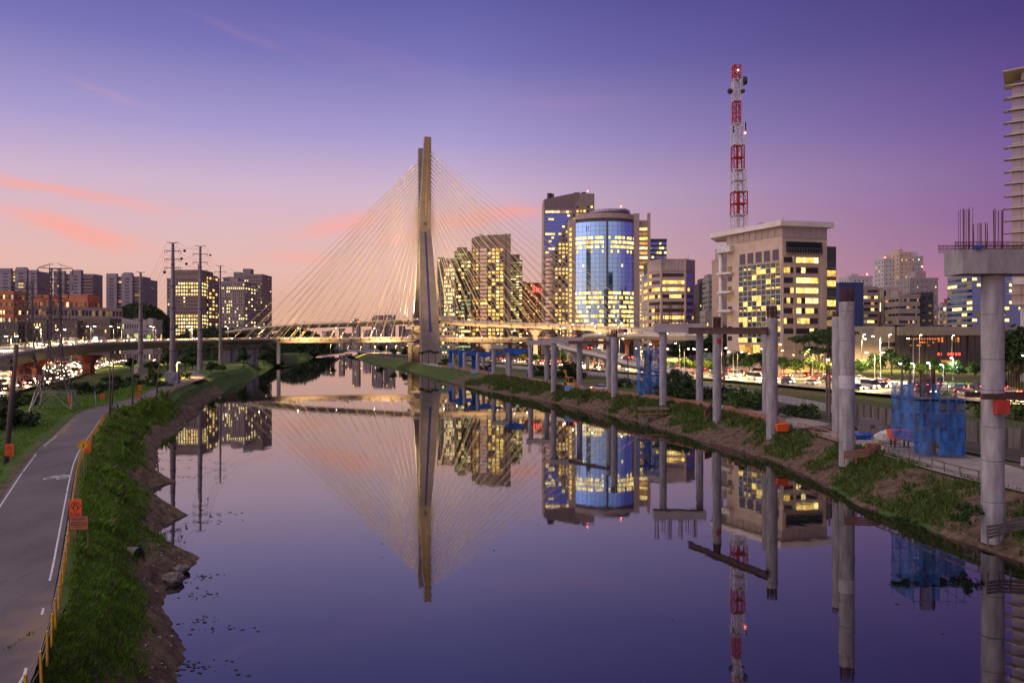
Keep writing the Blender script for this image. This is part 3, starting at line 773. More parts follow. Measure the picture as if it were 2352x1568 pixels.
# viaduct piers of the approach
def vpier(u, Y, w, d_, zt, mt=concrete, flare=True):
    c = Vector((gx(u, Y), Y, 0)) - TC
    mb = MB()
    if flare: mb.tube([(c.x, c.y, zt - 3.2), (c.x, c.y, zt)], [w * .7, w * 1.7], 8)
    mb.cbox((c.x, c.y, (zt - 1 + 2) / 2), (w, d_, zt - 3)); return mb.build('approach_pier', mt, bridge)
red_pier = mat('terracotta_pier', (.36, .13, .07), .85, c2=(.24, .085, .05), scale=.5)
for (u, Y) in ((52, 222), (203, 300), (80, 250)): vpier(u, Y, 3.0, 3.4, gz(800, Y) - 2.5 + (200 - Y) * .0, red_pier)
vpier(401, 408, 2.6, 2.6, 14.6, concrete); vpier(522, 445, 4.2, 3, 14.8); vpier(540, 447, 3.0, 3, 14.8); vpier(575, 455, 3.2, 3, 15); vpier(586, 458, 3.2, 3, 15)
vpier(640, 520, 2, 2, 22.5); vpier(1120, 494, 3, 3, 15); vpier(1230, 455, 2.4, 2.4, 23); vpier(1380, 424, 2.4, 2.4, 22); vpier(1300, 508, 3, 3, 15)
# arch of the lower cross wall under the decks at the mast foot
mb = MB()
for s_ in (-1, 1):
    P = TD * 14 + TS * (s_ * 3.9 - 3)
    mb.cbox((P.x, P.y, 7.5), (2.4, 3, 15))
P = TD * 14 + TS * -3; mb.cbox((P.x, P.y, 14.2), (10, 3, 1.4)); mb.build('foot_frame', bridge_con, bridge)
mb = MB(); P = TD * 19 + TS * -3.6
mb.tube([(P.x, P.y - 6, 17), (P.x, P.y - 6, 22), (P.x, P.y - 6, 24.4)], [3.4, 2.9, 1.2], 10); mb.build('lit_niche', concrete_pale, bridge)

def flood(name, loc, aim, power, size=70, c=(1.0, .80, .48), parent=None, radius=.4):
    l = bpy.data.lights.new(name, 'SPOT'); l.energy, l.spot_size, l.spot_blend, l.color, l.shadow_soft_size = power, R(size), .6, c, radius
    o = bpy.data.objects.new(name, l); col.objects.link(o); o.location = loc
    o.rotation_euler = (Vector(loc) - Vector(aim)).to_track_quat('Z', 'Y').to_euler()
    if parent: o.parent = parent
    return o
# floodlights standing on the upper deck and the ground beside the mast
def floodlight(loc, aim, power, size=60, c=(1.0, .78, .42)):
    mb = MB(); L_ = Vector(loc); A_ = (Vector(aim) - L_).normalized()
    mb.beam(L_ - A_ * .6, L_ - A_ * .1, .9, .7); mb.beam(L_ - A_ * .3 - Vector((0, 0, .9)), L_ - A_ * .3, .15, .15)
    mb.build('floodlight_housing', steel_dark, bridge)
    flood('floodlight_beam', L_, aim, power, size, c, bridge)
ab = lambda a, b, z: TD * a + TS * b + Vector((0, 0, z))
floodlight(ab(13, -13, 29.6), ab(11, -4, 46), 200000, 75, (1.0, .84, .55))
floodlight(ab(24, -15, 29.6), ab(8, -4, 75), 300000, 45, (1.0, .84, .55))
floodlight(ab(-2, 13, 29.6), ab(-6, 3, 95), 120000, 40)
floodlight(ab(3, -13, 29.6), ab(8, -3, 105), 120000, 40)
for fr, us in ((up_fr, (700, 850, 1120, 1280)), (lo_fr, (640, 800, 1100, 1240))):
    for (p, d_, r_) in [deck_points(fr, u, u, 2)[0] for u in us]:
        q = p - TC
        floodlight(q + Vector((0, 0, 2.2)), Vector((q.x * .35, q.y * .35, 80)), 60000, 75)
floodlight(ab(-75, 4, 5), ab(-10, 2, 60), 90000, 40, (1, .74, .45))  # added floodlight that warms the face of the near leg
for (a_, b_, z) in ((8, -9, 21), (6, 9, 21), (9, -8, 9), (-2, 12, 12)):
    floodlight(ab(a_, b_, z), ab(a_ * .6, b_ * .3, z + 4.5), 14000, 120, (1, .7, .34))

for (u, Y, z) in ((1075, 468, 6), (1150, 452, 6), (1235, 434, 6), (1330, 415, 6), (1420, 398, 6), (700, 455, 8), (880, 470, 8)):
    q = Vector((gx(u, Y), Y, z)) - TC; floodlight(q, q + Vector((0, 14, 18)), 60000, 130, (1, .62, .26))
# loop ramp right of the bridge
LOOP = [(1600, 770, 285), (1514, 770, 310), (1430, 769, 335), (1360, 771, 352), (1312, 779, 350), (1299, 788, 337), (1322, 799, 322), (1395, 815, 300), (1469, 835, 280), (1545, 851, 268), (1600, 858, 262)]
loop_fr = frames(poly_path([at(*p) for p in LOOP], 8))
ramp = thing('loop_ramp', 'curved concrete exit ramp bending down from the viaduct to the highway', 'ramp', at(1400, 800, 330) * Vector((1, 1, 0)) if False else (at(1400, 800, 330).x, 330, 0))
deck(ramp, loop_fr, 4.6, 1.7, concrete_pale, name='ramp_deck')
for u, v, Y in ((1322, 806, 322), (1395, 822, 300), (1440, 776, 333), (1505, 776, 312), (1350, 778, 352)):
    c = at(u, v, Y) - ramp.location; mb = MB()
    mb.tube([(c.x, c.y, 3), (c.x, c.y, c.z - 3), (c.x, c.y, c.z)], [.9, .9, 2.2], 8); mb.build('ramp_pier', red_pier if Y > 310 and u > 1400 else concrete_pale, ramp)
# ------------------------------------------------------------------ buildings
PANE = {}
def pane_mesh(w, h, mt, th=.12):
    k = (round(w, 2), round(h, 2), mt.name)
    if k not in PANE:
        mb = MB(); mb.box(-w / 2, w / 2, -th, 0.0, -h / 2, h / 2); PANE[k] = mb.mesh('window', mt)
    return PANE[k]
class Bld:
    def __init__(s, name, label, cat, base, wall, seed=1, group=None):
        s.e = thing(name, label, cat, base, group=group); s.base = Vector(base); s.wall = wall; s.mb = MB(); s.n = 0; s.rg = random.Random(seed); s.rest = {}
    def part(s, name, mb, mt, smooth=False, parent=None): return mb.build(name, mt, parent or s.e, smooth=smooth)
    def L(s, p): return Vector(p) - s.base
    def window(s, c, rz, w, h, mt, name='window'):
        """c: local centre on the wall face; up to 300 are objects of their own"""
        if s.n < 300:
            s.n += 1; link(name, pane_mesh(w, h, mt), s.e, c, rz)
        else:
            mb = s.rest.setdefault(mt.name, (MB(), mt))[0]; mb.cbox((c[0] + math.sin(rz) * .06, c[1] - math.cos(rz) * .06, c[2]), (w, .12, h), rz)
    def done(s, wname='wall'):
        if s.mb.v: s.mb.build(wname, s.wall, s.e)
        for mb, mt in s.rest.values(): stuff(mb.build('window', mt, s.e))
        return s.e
    def facade(s, p0, p1, z0, z1, cols, rows, wr, hr, pick, depth=.3, proud=None, piers=True, ribbon=False, sill=0, name='window'):
        """p0->p1 local XY, seen from outside left to right; wall grid stands `depth` proud of the panes"""
        p0, p1 = Vector((p0[0], p0[1], 0)), Vector((p1[0], p1[1], 0)); d_ = p1 - p0; Lf = d_.length; d_ = d_ / Lf
        n = Vector((d_.y, -d_.x, 0)); rz = math.atan2(d_.y, d_.x)
        dx, dz = Lf / cols, (z1 - z0) / rows
        for j in range(rows + 1):
            za = z0 + j * dz - dz * (1 - hr) / 2; zb = za + dz * (1 - hr)
            za, zb = max(za, z0), min(zb, z1)
            c = p0 + d_ * Lf / 2 + n * depth / 2; s.mb.cbox((c.x, c.y, (za + zb) / 2), (Lf, depth, zb - za), rz)
        if piers:
            for i in range(cols + 1):
                w = dx * (1 - wr) * (.5 if i in (0, cols) else 1)
                xx = i * dx + (w / 2 if i == 0 else -w / 2 if i == cols else 0)
                dd = depth - .05; c = p0 + d_ * xx + n * dd / 2; s.mb.cbox((c.x, c.y, (z0 + z1) / 2), (w, dd, z1 - z0 - .02), rz)
        for j in range(rows):
            for i in range(cols):
                mt = pick(i, j)
                if mt is None: continue
                c = p0 + d_ * (i + .5) * dx + n * .03; s.window((c.x, c.y, z0 + (j + .5) * dz + sill), rz, dx * (1.0 if ribbon else wr), dz * hr, mt, name)
def picker(rg, lit=.5, dark=dark_glass, a=lit_warm, b=lit_pale, rows_on=None, rows_off=None, dim=.15, c=None):
    rowp = {}
    def f(i, j):
        p = lit
        if rows_on is not None and j in rows_on: p = .95; rowp[j] = 1
        if rows_off is not None and j in rows_off: p = .03
        if j not in rowp: rowp[j] = rg.uniform(.6, 1.4)
        if rg.random() < p * rowp[j]: return (a if rg.random() < .6 else b)
        return lit_dim if rg.random() < dim else (c or dark)
    return f
def block(name, label, u0, u1, vt, Y, depth, cols, rows, wall, pick=None, Y1=None, zb=4.0, wr=.6, hr=.5, side=None, scols=4, cat='building', ribbon=False, parapet=1.2, core=None, seed=1, roof=(), group=None, piers=True, dep=.3, top_gap=.0, sidepick=None, lit=.5):
    Y1 = Y1 or Y
    a, b = Vector((gx(u0, Y), Y, 0)), Vector((gx(u1, Y1), Y1, 0))
    base = (a + b) / 2; base.z = zb
    B = Bld(name, label, cat, base, wall, seed, group)
    d_ = (b - a).normalized(); back = Vector((-d_.y, d_.x, 0)) * depth
    zt = gz(vt, min(Y, Y1)) - zb
    fp = [B.L(a), B.L(b), B.L(b + back), B.L(a + back)]
    inner = .0
    mb = MB(); mb.prism([(p.x, p.y) for p in fp], 0, zt); B.part('core', mb, core or wall)
    pick = pick or picker(B.rg, lit)
    z1 = zt - top_gap
    B.facade(fp[0], fp[1], .3, z1, cols, rows, wr, hr, pick, dep, piers=piers, ribbon=ribbon)
    sd = side or ('l' if (u0 + u1) / 2 > CX else 'r')
    if 'l' in sd: B.facade(fp[3], fp[0], .3, z1, scols, rows, wr, hr, sidepick or pick, dep, piers=piers, ribbon=ribbon)
    if 'r' in sd: B.facade(fp[1], fp[2], .3, z1, scols, rows, wr, hr, sidepick or pick, dep, piers=piers, ribbon=ribbon)
    if parapet:
        mb = MB()
        for p, q in zip(fp, fp[1:] + fp[:1]):
            dd = (q - p).normalized(); nn = Vector((dd.y, -dd.x, 0)) * (dep * .5)
            mb.beam(Vector((p.x, p.y, zt + parapet / 2)) + nn, Vector((q.x, q.y, zt + parapet / 2)) + nn, .5, parapet)
        B.part('parapet', mb, wall)
    for (fa, fb, dh, kind) in roof:
        if kind == 'box':
            mb = MB(); x0, x1 = lerp(fp[0].x, fp[1].x, fa), lerp(fp[0].x, fp[1].x, fb); y0 = lerp(fp[0].y, fp[1].y, (fa + fb) / 2)
            mb.box(x0, x1, y0 + depth * .25, y0 + depth * .8, zt, zt + dh); B.part('plant_room', mb, wall)
        elif kind == 'mast':
            mb = MB(); x = lerp(fp[0].x, fp[1].x, fa); mb.tube([(x, fp[0].y + depth * .4, zt), (x, fp[0].y + depth * .4, zt + dh)], [.14, .05], 5); B.part('antenna', mb, steel)
        elif kind == 'light':
            x = lerp(fp[0].x, fp[1].x, fa); mb = MB(); mb.tube([(x, fp[0].y + 3, zt), (x, fp[0].y + 3, zt + dh)], .1, 5); wp = B.part('warning_light_post', mb, steel)
            mb = MB(); mb.blob((x, fp[0].y + 3, zt + dh), (.55, .55, .55)); B.part('warning_light', mb, emit('red_warning_lamp', (1, .12, .08), 12, sample=False), parent=wp)
    B.zt, B.fp = zt, fp
    B.done(); return B

def wall_m(n, c, k=.75, sc=.25): return mat(n, c, .8, c2=tuple(x * k for x in c), scale=sc, bump=.08, bscale=3)
w_beige = wall_m('beige_cladding', (.46, .38, .33)); w_brown = wall_m('brown_granite', (.35, .27, .245)); w_pale = wall_m('pale_render', (.55, .49, .46)); w_white = wall_m('white_render', (.62, .58, .58))
w_grey = wall_m('grey_render', (.33, .31, .32)); w_dark = wall_m('dark_cladding', (.10, .09, .10)); w_navy = wall_m('navy_cladding', (.055, .075, .22)); w_redbrick = wall_m('red_render', (.30, .105, .07)); w_orange = wall_m('orange_render', (.70, .25, .12))
w_pink = wall_m('pinkish_stone', (.47, .36, .32)); w_tan = wall_m('tan_stone', (.64, .50, .39)); w_mauve = wall_m('mauve_granite', (.43, .345, .345)); w_olive = wall_m('dim_render', (.17, .15, .13))

# --- tall slanted office tower (left of the round one)
def slanted_tower():
    Y = 760; zb = 4
    base = Vector((gx(1306, Y), Y, zb))
    B = Bld('slanted_office_tower', 'tall brown office tower with sloping roof and diagonal blue glass face', 'tower', base, w_mauve, 11)
    X = lambda u, yy=Y: gx(u, yy) - base.x
    Z = lambda v, yy=Y: gz(v, yy) - zb
    pts_f = [(X(1250), 0), (X(1365), 0)]
    zl, zr = Z(459), Z(442)
    mb = MB(); mb.prism([(X(1250), 0), (X(1333), 0), (X(1333), 34), (X(1250), 34)], 0, 1, ztop=[zl, zr, zr, zl]); B.part('core', mb, w_mauve)
    mb = MB(); mb.prism([(X(1333) + .02, 0), (X(1365), 0), (X(1365), 30), (X(1333) + .02, 30)], 0, Z(444.5)); B.part('service_core', mb, w_brown)
    # left flank sloping outwards to the ground
    mb = MB(); mb.add([(X(1246), 3, 0), (X(1250) - .05, -.4, 0), (X(1250) - .05, 30, 0), (X(1246), 30, 0), (X(1247.5), 3, zl), (X(1250) - .05, -.4, zl), (X(1250) - .05, 30, zl), (X(1247.5), 30, zl)], [(0, 1, 5, 4), (3, 0, 4, 7), (4, 5, 6, 7)]); B.part('flank', mb, w_pink)
    # louvred crown
    nl = 14
    for k in range(nl):
        xa, xb = lerp(X(1251), X(1331), k / nl), lerp(X(1251), X(1331), (k + 1) / nl) - .25
        za = lambda x: lerp(zl, zr, (x - X(1250)) / (X(1333) - X(1250)))
        mb = MB(); z0 = Z(479); mb.add([(xa, -.5, z0), (xb, -.5, z0), (xb, -.5, za(xb) + .6), (xa, -.5, za(xa) + .6), (xa, -.05, z0), (xb, -.05, z0), (xb, -.05, za(xb) + .6), (xa, -.05, za(xa) + .6)], [(0, 1, 2, 3), (3, 2, 6, 7), (0, 3, 7, 4), (1, 5, 6, 2), (4, 5, 1, 0)])
        B.part('crown_panel', mb, wall_m('crown_louvre', (.27, .20, .215)))
    # proud stone face with the diagonal edge
    dxy = [(X(1333), Z(446)), (X(1365), Z(446)), (X(1365), 0), (X(1271), 0), (X(1271), Z(579))]
    mb = MB(); n = len(dxy)
    mb.add([(x, -1.4, z) for x, z in dxy] + [(x, -.02, z) for x, z in dxy], [tuple(range(n))[::-1]] + [(i, (i + 1) % n, n + (i + 1) % n, n + i) for i in range(n)]); B.part('stone_face', mb, w_brown)
    def diag(z):
        t = (z - Z(579)) / (Z(446) - Z(579)); return lerp(X(1271), X(1333), t) if t > 0 else X(1271)
    # blue ribbons on the glazed part
    z = Z(484); k = 0; rg = random.Random(5)
    while z > Z(578):
        xr = diag(z) - .8; x0 = X(1252.5)
        mt = navy_glass
        mb = MB(); mb.box(x0, xr, -.25, -.02, z - 2.3, z); B.part('glass_ribbon', mb, navy_glass)
        mb = MB(); mb.box(x0 - .3, xr, -.5, -.02, z + .1, z + 1.2); B.part('spandrel', mb, w_mauve)
        litp = 1.0 if k == 0 else .75 if k in (6, 10, 11) else .25 if k in (2, 5) else .04
        nn = int((xr - x0) / 2.6)
        for i in range(nn):
            if rg.random() < litp: B.window((x0 + (i + .5) * (xr - x0) / nn, -.27, z - 1.15), 0, (xr - x0) / nn * .9, 1.9, lit_orange if k == 0 and rg.random() < .4 else lit_pale)
        z -= 3.5; k += 1
    # mirror bay below the glass
    z = Z(584); k = 0
    while z > 6:
        mb = MB(); mb.box(X(1253), X(1269), -.35, -.02, z - 2.5, z); B.part('bay_glass', mb, pink_glass if k % 9 else grey_glass)
        z -= 4.0; k += 1
    # square windows on the stone face
    dzz = 3.93; z = Z(476); j = 0
    while z > 6:
        xl = diag(z + 2) + 2.2; xs = []
        x = X(1361)
        pr = interp([(30, .35), (60, .45), (100, .55), (130, .4)], z); pr = .93 if j % 6 in (3, 4) else pr * .8
        while x > xl:
            mt = lit_warm if rg.random() < pr else (lit_dim if rg.random() < .3 else dark_glass)
            B.window((x - .9, -1.42, z), 0, 2.1, 2.2, mt); x -= 3.35
        z -= dzz; j += 1
    mb = MB(); mb.tube([(X(1352), 10, Z(444)), (X(1352), 10, Z(434))], [.25, .08], 5); B.part('antenna', mb, steel)
    mb = MB(); mb.blob((X(1352), 10, Z(434.5)), (.7, .7, .7)); B.part('warning_light', mb, emit('red_warning_lamp', (1, .12, .08), 12, sample=False))
    mb = MB()
    for (u, h_) in ((1258, 2), (1264, 1.4), (1320, 2.6), (1338, 3)): mb.box(X(u), X(u) + 4, 8, 14, Z(452), Z(452) + h_ + 3)
    B.part('roof_plant', mb, w_dark); B.done()
slanted_tower()

# --- round blue glass tower
def round_tower():
    Yc = 612; zb = 4; base = Vector((gx(1392, 600), Yc, zb)); B = Bld('round_glass_tower', 'round tower of mirror-blue glass panes with a disc roof, beside the sloping tower', 'tower', base, w_beige, 3)
    Z = lambda v: gz(v, 594) - zb
    Rr = 31.0; cyl = Vector((0, 14, 0)); th0, th1 = R(-47), R(45); nc, nr = 15, 23
    zt, z0 = Z(489), Z(752)
    arc = lambda t, r=Rr: (cyl.x + r * math.sin(t), cyl.y - r * math.cos(t))
    mb = MB(); poly = [arc(lerp(th0, th1, i / 24), Rr - .4) for i in range(25)] + [(cyl.x + 20, cyl.y + 24), (cyl.x - 20, cyl.y + 24)]
    mb.prism(poly, 0, zt); B.part('core', mb, w_dark)
    dz = (zt - z0 - 6) / nr; rg = random.Random(9); dth = (th1 - th0) / nc
    wpan = 2 * Rr * math.sin(dth / 2) - .12
    glass = {}
    for j in range(nr):
        for i in range(nc):
            t = th0 + (i + .5) * dth; x, y = arc(t, Rr * math.cos(dth / 2))
            key = 'g'
            if key not in glass:
                m_ = MB(); m_.box(-wpan / 2, wpan / 2, -.14, 0, -dz / 2 + .07, dz / 2 - .07); glass[key] = m_.mesh('glass_pane', blue_glass)
            o = link('glass_pane', glass[key], B.e, (x, y, z0 + (j + .5) * dz), t)
            o.rotation_euler = (rg.gauss(0, .006), rg.gauss(0, .004), t + rg.gauss(0, .006)); B.n += 1
    B.n = 0
    on = {0: .9, 1: .55, 2: .9, 3: .6, 4: .6, 5: .95, 6: .9, 7: .85, 13: .08, 16: .3, 17: .85, 18: .9, 19: .85}
    for j, p in on.items():
        for i in range(nc * 2):
            t = th0 + (i + .5) * dth / 2; x, y = arc(t, Rr * math.cos(dth / 2) + .2)
            if i == 14 or i == 15: continue
            if rg.random() < p: B.window((x, y, z0 + (j + .5) * dz), t, wpan * .5 - .15, dz * .62, lit_pale if rg.random() < .7 else lit_warm)
    # dark strip standing in for a dark reflection in the glass
    t = lerp(th0, th1, .515); x, y = arc(t, Rr + .1); mb = MB(); mb.cbox((x, y, (zt + 14) / 2), (1.3, .5, zt - 26), t); B.part('dark_reflection', mb, w_dark)
    # parapet drum and disc
    mb = MB(); pl = [arc(lerp(th0, th1, i / 24), Rr + .15) for i in range(25)]; pin = [arc(lerp(th0, th1, i / 24), Rr - 1) for i in range(24, -1, -1)]
    mb.prism(pl + pin, zt - 3.4, zt + .3); B.part('stone_parapet', mb, w_mauve)
    dx = gx(1407, 600) - base.x; mb = MB(); mb.lathe([(14, zt), (16.0, zt + 1.0), (16.0, zt + 2.6), (15.6, zt + 2.7)], 32, (dx, 6, 0)); B.part('roof_disc', mb, w_dark)
    mb = MB()
    for i in range(40):
        a_ = 2 * math.pi * i / 40; mb.cbox((dx + 15.6 * math.cos(a_), 6 + 15.6 * math.sin(a_), zt + 4.0), (.12, .12, 2.4), a_)
    B.part('disc_railing_post', mb, steel)
    mb = MB(); mb.lathe([(15.5, zt + 2.8), (15.5, zt + 4.6)], 32, (dx, 6, 0)); B.part('disc_glass', mb, grey_glass)
    mb = MB(); mb.lathe([(3.5, zt + 2), (3.5, zt + 7), (2, zt + 7.4)], 12, (dx + 11, 9, 0)); B.part('lift_head', mb, w_mauve)
    mb = MB(); mb.blob((dx + 9, 8, zt + 9.2), (.6, .6, .6)); B.part('warning_light', mb, emit('red_warning_lamp', (1, .12, .08), 12, sample=False))
    # stone side wings: left narrow, right wide with lit balconies
    xr0, yr0 = arc(th1, Rr + .5)
    mb = MB(); mb.box(xr0 - 1.2, xr0 + 3.2, yr0 - 1.2, yr0 + 20, 0, zt + 1); B.part('stone_pier', mb, w_mauve)
    mb = MB(); mb.box(xr0 + 3.2, xr0 + 11.2, yr0 + .6, yr0 + 22, 0, zt - 4); B.part('balcony_wing', mb, w_brown)
    mb = MB(); mb.box(xr0 + 9.8, xr0 + 11.6, yr0 - .6, yr0 + 4, 0, zt + 1.5); B.part('stone_pier', mb, w_mauve)
    for j in range(nr + 2):
        z = 10 + j * (zt - 18) / (nr + 2)
        B.window((xr0 + 6.5, yr0 + .55, z + 1.0), 0, 6.0, 2.0, lit_pale if rg.random() < .4 else lit_warm if rg.random() < .5 else lit_orange)
        mb = MB(); mb.box(xr0 + 3.2, xr0 + 9.9, yr0 - .5, yr0 + .5, z - 1.2, z - .15); B.part('balcony', mb, w_mauve)
    xl0, yl0 = arc(th0, Rr + .3)
    mb = MB(); mb.box(xl0 - 4.5, xl0 + .6, yl0 - .4, yl0 + 16, 0, zt - 3); B.part('stone_pier', mb, w_beige)
    for j in range(nr + 1):
        B.window((xl0 - 3.4, yl0 - .42, 9 + j * (zt - 16) / (nr + 1)), 0, 1.7, 2.4, lit_warm)
    B.done()
round_tower()

# --- middle tower with pale mirror bay
def mid_tower():
    Y = 700; zb = 4; base = Vector((gx(1130, Y), Y, zb)); B = Bld('mirror_bay_tower', 'brown office tower with a pale mirrored vertical bay, seen through the stays', 'tower', base, w_brown, 21)
    X = lambda u: gx(u, Y) - base.x; Z = lambda v: gz(v, Y) - zb
    mb = MB(); mb.prism([(X(1082), 9), (X(1102), 0), (X(1102), 32), (X(1082), 32)], 0, 1, ztop=[Z(544), Z(541), Z(541), Z(544)]); B.part('corner_wing', mb, w_dark)
    mb = MB(); mb.prism([(X(1102), 0), (X(1173), 0), (X(1173), 32), (X(1102), 32)], 0, 1, ztop=[Z(542), Z(537), Z(537), Z(542)]); B.part('core', mb, w_brown)
    mb = MB(); mb.box(X(1102) + .4, X(1119), -1.0, -.02, 6, Z(568)); B.part('bay_frame', mb, w_pink)
    rg = B.rg; n = 26; dz = (Z(568) - 8) / n
    for j in range(n):
        m_ = MB(); m_.box(X(1103), X(1118), -1.12, -1.01, 8 + j * dz, 8 + j * dz + dz * .62); B.part('bay_glass', m_, pink_glass if j not in (5, 11) else lit_warm)
    for j in range(n):
        z = 8 + (j + .4) * dz
        for i in range(4):
            p = .95 if j in (3, 4, 6, 8, 9, 10) else .72
            B.window((X(1124.5 + i * 9.3), -.03, z), 0, 2.6, 2.1, lit_warm if rg.random() < p * .8 else lit_pale if rg.random() < .2 else dark_glass)
        d_ = Vector((X(1102) - X(1082), -9, 0)).normalized(); rz = math.atan2(d_.y, d_.x)
        for i in range(2):
            c = Vector((X(1082), 9, 0)).lerp(Vector((X(1102), 0, 0)), .3 + .4 * i)
            B.window((c.x + d_.y * .03, c.y - d_.x * .03, z), rz, 3.2, 2.0, lit_orange if rg.random() < .55 else lit_warm if rg.random() < .3 else dark_glass)
    for k in range(16):
        mb = MB(); mb.box(X(1120) + k * 1.05 * 1.2, X(1120) + k * 1.26 + .9, -.35, -.02, Z(562), Z(539) - k * .0); B.part('crown_panel', mb, wall_m('crown_louvre', (.27, .20, .215)))
    mb = MB(); mb.box(X(1160), X(1164), -.2, -.02, 2, Z(537)); B.part('dark_groove', mb, w_dark)
    mb = MB(); mb.tube([(X(1110), 10, Z(538)), (X(1100), 6, Z(535))], .4, 6); mb.tube([(X(1114), 10, Z(541)), (X(1111), 10, Z(537))], .3, 6); B.part('window_cleaning_crane', mb, w_dark)
    B.done()
mid_tower()

rg0 = random.Random(2)
block('office_tower', 'pale gridded office tower with rows of square lit windows, beside the bridge mast', 1020, 1044, 597, 640, 24, 6, 24, w_pale, picker(random.Random(31), .62, a=lit_pale), wr=.66, hr=.58, side='l', scols=3)
block('office_tower', 'dark slim office tower with greenish lit floors, behind the stays', 1045, 1081, 580, 660, 24, 5, 27, w_dark, picker(random.Random(32), .42, a=lit_green, b=lit_pale), wr=.9, hr=.55, ribbon=True, side='l', roof=((.1, .7, 5, 'box'), (.4, 0, 9, 'mast')))
block('office_tower', 'narrow grey tower edge showing just beside the bridge mast', 1005, 1019, 594, 670, 20, 2, 26, w_grey, picker(random.Random(33), .03), wr=.35, hr=.8, side='l', scols=2)
block('low_office', 'low lit office block at the foot of the bridge mast', 996, 1046, 730, 560, 20, 8, 9, w_pale, picker(random.Random(39), .25), wr=.62, hr=.5)
block('glass_tower', 'green-lit glass tower with a sloping dark top, behind the mirrored tower', 1172, 1199, 600, 740, 24, 4, 34, w_olive, picker(random.Random(34), .55, a=lit_green, b=lit_pale, dim=.5), wr=.85, hr=.5, side='r', scols=2, roof=((.0, .8, 7, 'box'),))
sgn = block('red_brick_block', 'red-brown apartment block with a glowing red rooftop sign', 1199, 1248, 652, 800, 24, 8, 22, w_redbrick, picker(random.Random(35), .25, a=lit_orange, b=lit_warm), wr=.5, hr=.5, roof=((.0, .2, 3, 'box'),))
def letters(text, size, mt, parent, loc, rz=0, name='lettering', ext=.02, align='CENTER', rx=R(90)):
    c = bpy.data.curves.new(name, 'FONT'); c.body = text; c.size = size; c.extrude = ext; c.align_x = align; c.align_y = 'CENTER'; c.resolution_u = 2
    tmp = bpy.data.objects.new('tmp', c); col.objects.link(tmp); dg = bpy.context.evaluated_depsgraph_get(); me = bpy.data.meshes.new_from_object(tmp.evaluated_get(dg)); bpy.data.objects.remove(tmp)
    me.materials.clear(); me.materials.append(mt); o = link(name, me, parent, loc); o.rotation_euler = (rx, 0, rz); return o
letters('Site', 8.5, emit('red_neon', (1, .10, .08), 3.2, sample=False), sgn.e, (gx(1236, 800) - sgn.base.x, -1.0, gz(665, 800) - 4), ext=.2)
block('dark_glass_tower', 'dark glass tower with bands of lit floors behind the round tower', 1479, 1531, 554, 680, 26, 9, 25, w_dark, picker(random.Random(36), .25, dark=navy_glass, a=lit_pale, rows_on=(20, 17, 15, 13, 12, 11)), wr=.9, hr=.5, ribbon=True, side='l', parapet=2)
block('slim_office', 'slim beige office wing with yellow windows next to the banded office', 1481, 1502, 625, 520, 20, 3, 24, w_tan, picker(random.Random(37), .55), wr=.5, hr=.5, side='l', scols=2)

# --- banded octagonal office
def octagon():
    Y = 450; zb = 4; base = Vector((gx(1550, Y), Y, zb)); B = Bld('banded_office', 'eight-sided stone office block with full-width lit window bands', 'building', base, w_mauve, 41)
    X = lambda u: gx(u, Y) - base.x; zt = gz(595, Y) - zb
    fp = [(X(1498), 11), (X(1519), 0), (X(1574), 0), (X(1601), 8), (X(1601), 30), (X(1498), 30)]
    mb = MB(); mb.prism(fp, 0, zt); B.part('core', mb, w_dark)
    rg = B.rg; rows = 13
    on = {11: 1, 10: 1, 9: .8, 6: 1, 5: .7, 0: .8}
    def pick(i, j): return (lit_pale if rg.random() < .5 else lit_warm) if rg.random() < on.get(j, .04) else (navy_glass if i > 3 and False else dark_glass)
    def pick_s(i, j): return lit_warm if rg.random() < on.get(j, .04) * .8 else dark_glass
    def pick_r(i, j): return lit_warm if rg.random() < on.get(j, .0) * .18 else navy_glass
    zc = zt - 7
    for k, (p, q, c, pk) in enumerate(((fp[5], fp[0], 5, pick_s), (fp[0], fp[1], 4, pick_s), (fp[1], fp[2], 6, pick), (fp[2], fp[3], 4, pick_r))):
        B.facade(p, q, .2, zc, c, rows, .9, .5, pk, .35, piers=False, ribbon=True)
    for p, q in zip(fp[:3], fp[1:4]):
        d_ = Vector((q[0] - p[0], q[1] - p[1], 0)); n = int(d_.length / 1.7); d1 = d_.normalized(); nn = Vector((d1.y, -d1.x, 0)); rz = math.atan2(d_.y, d_.x)
        for i in range(n):
            c = Vector((p[0], p[1], 0)) + d_ * (i + .5) / n + nn * .2; mb = MB(); mb.cbox((c.x, c.y, zt - 3.3), (d_.length / n - .1, .4, 6.8), rz); B.part('crown_panel', mb, w_mauve)
    for p in fp[:4]:
        mb = MB(); mb.tube([(p[0], p[1], 0), (p[0], p[1], zt + .3)], .75, 6); B.part('corner_column', mb, w_pink)
    mb = MB(); mb.tube([(X(1592), 12, zt), (X(1592), 12, zt + 4)], .08, 5); B.part('antenna', mb, steel)
    B.done()
octagon()
block('apartment_block', 'dark brown apartment block with white side stripes', 1606, 1632, 655, 560, 20, 4, 16, w_dark, picker(random.Random(42), .05), wr=.35, hr=.45, side='l', roof=((.3, 1, 5, 'box'),))
block('apartment_block', 'grey apartment block with plain bands next to the beige tower wing', 1630, 1658, 642, 540, 20, 4, 16, w_grey, picker(random.Random(43), .05), wr=.7, hr=.45, side='l', roof=((.0, .9, 4, 'box'),))
block('annex', 'low pale annex with small dark windows below the apartment blocks', 1622, 1660, 717, 500, 16, 6, 6, w_pale, picker(random.Random(44), .08), wr=.45, hr=.4, side='l')
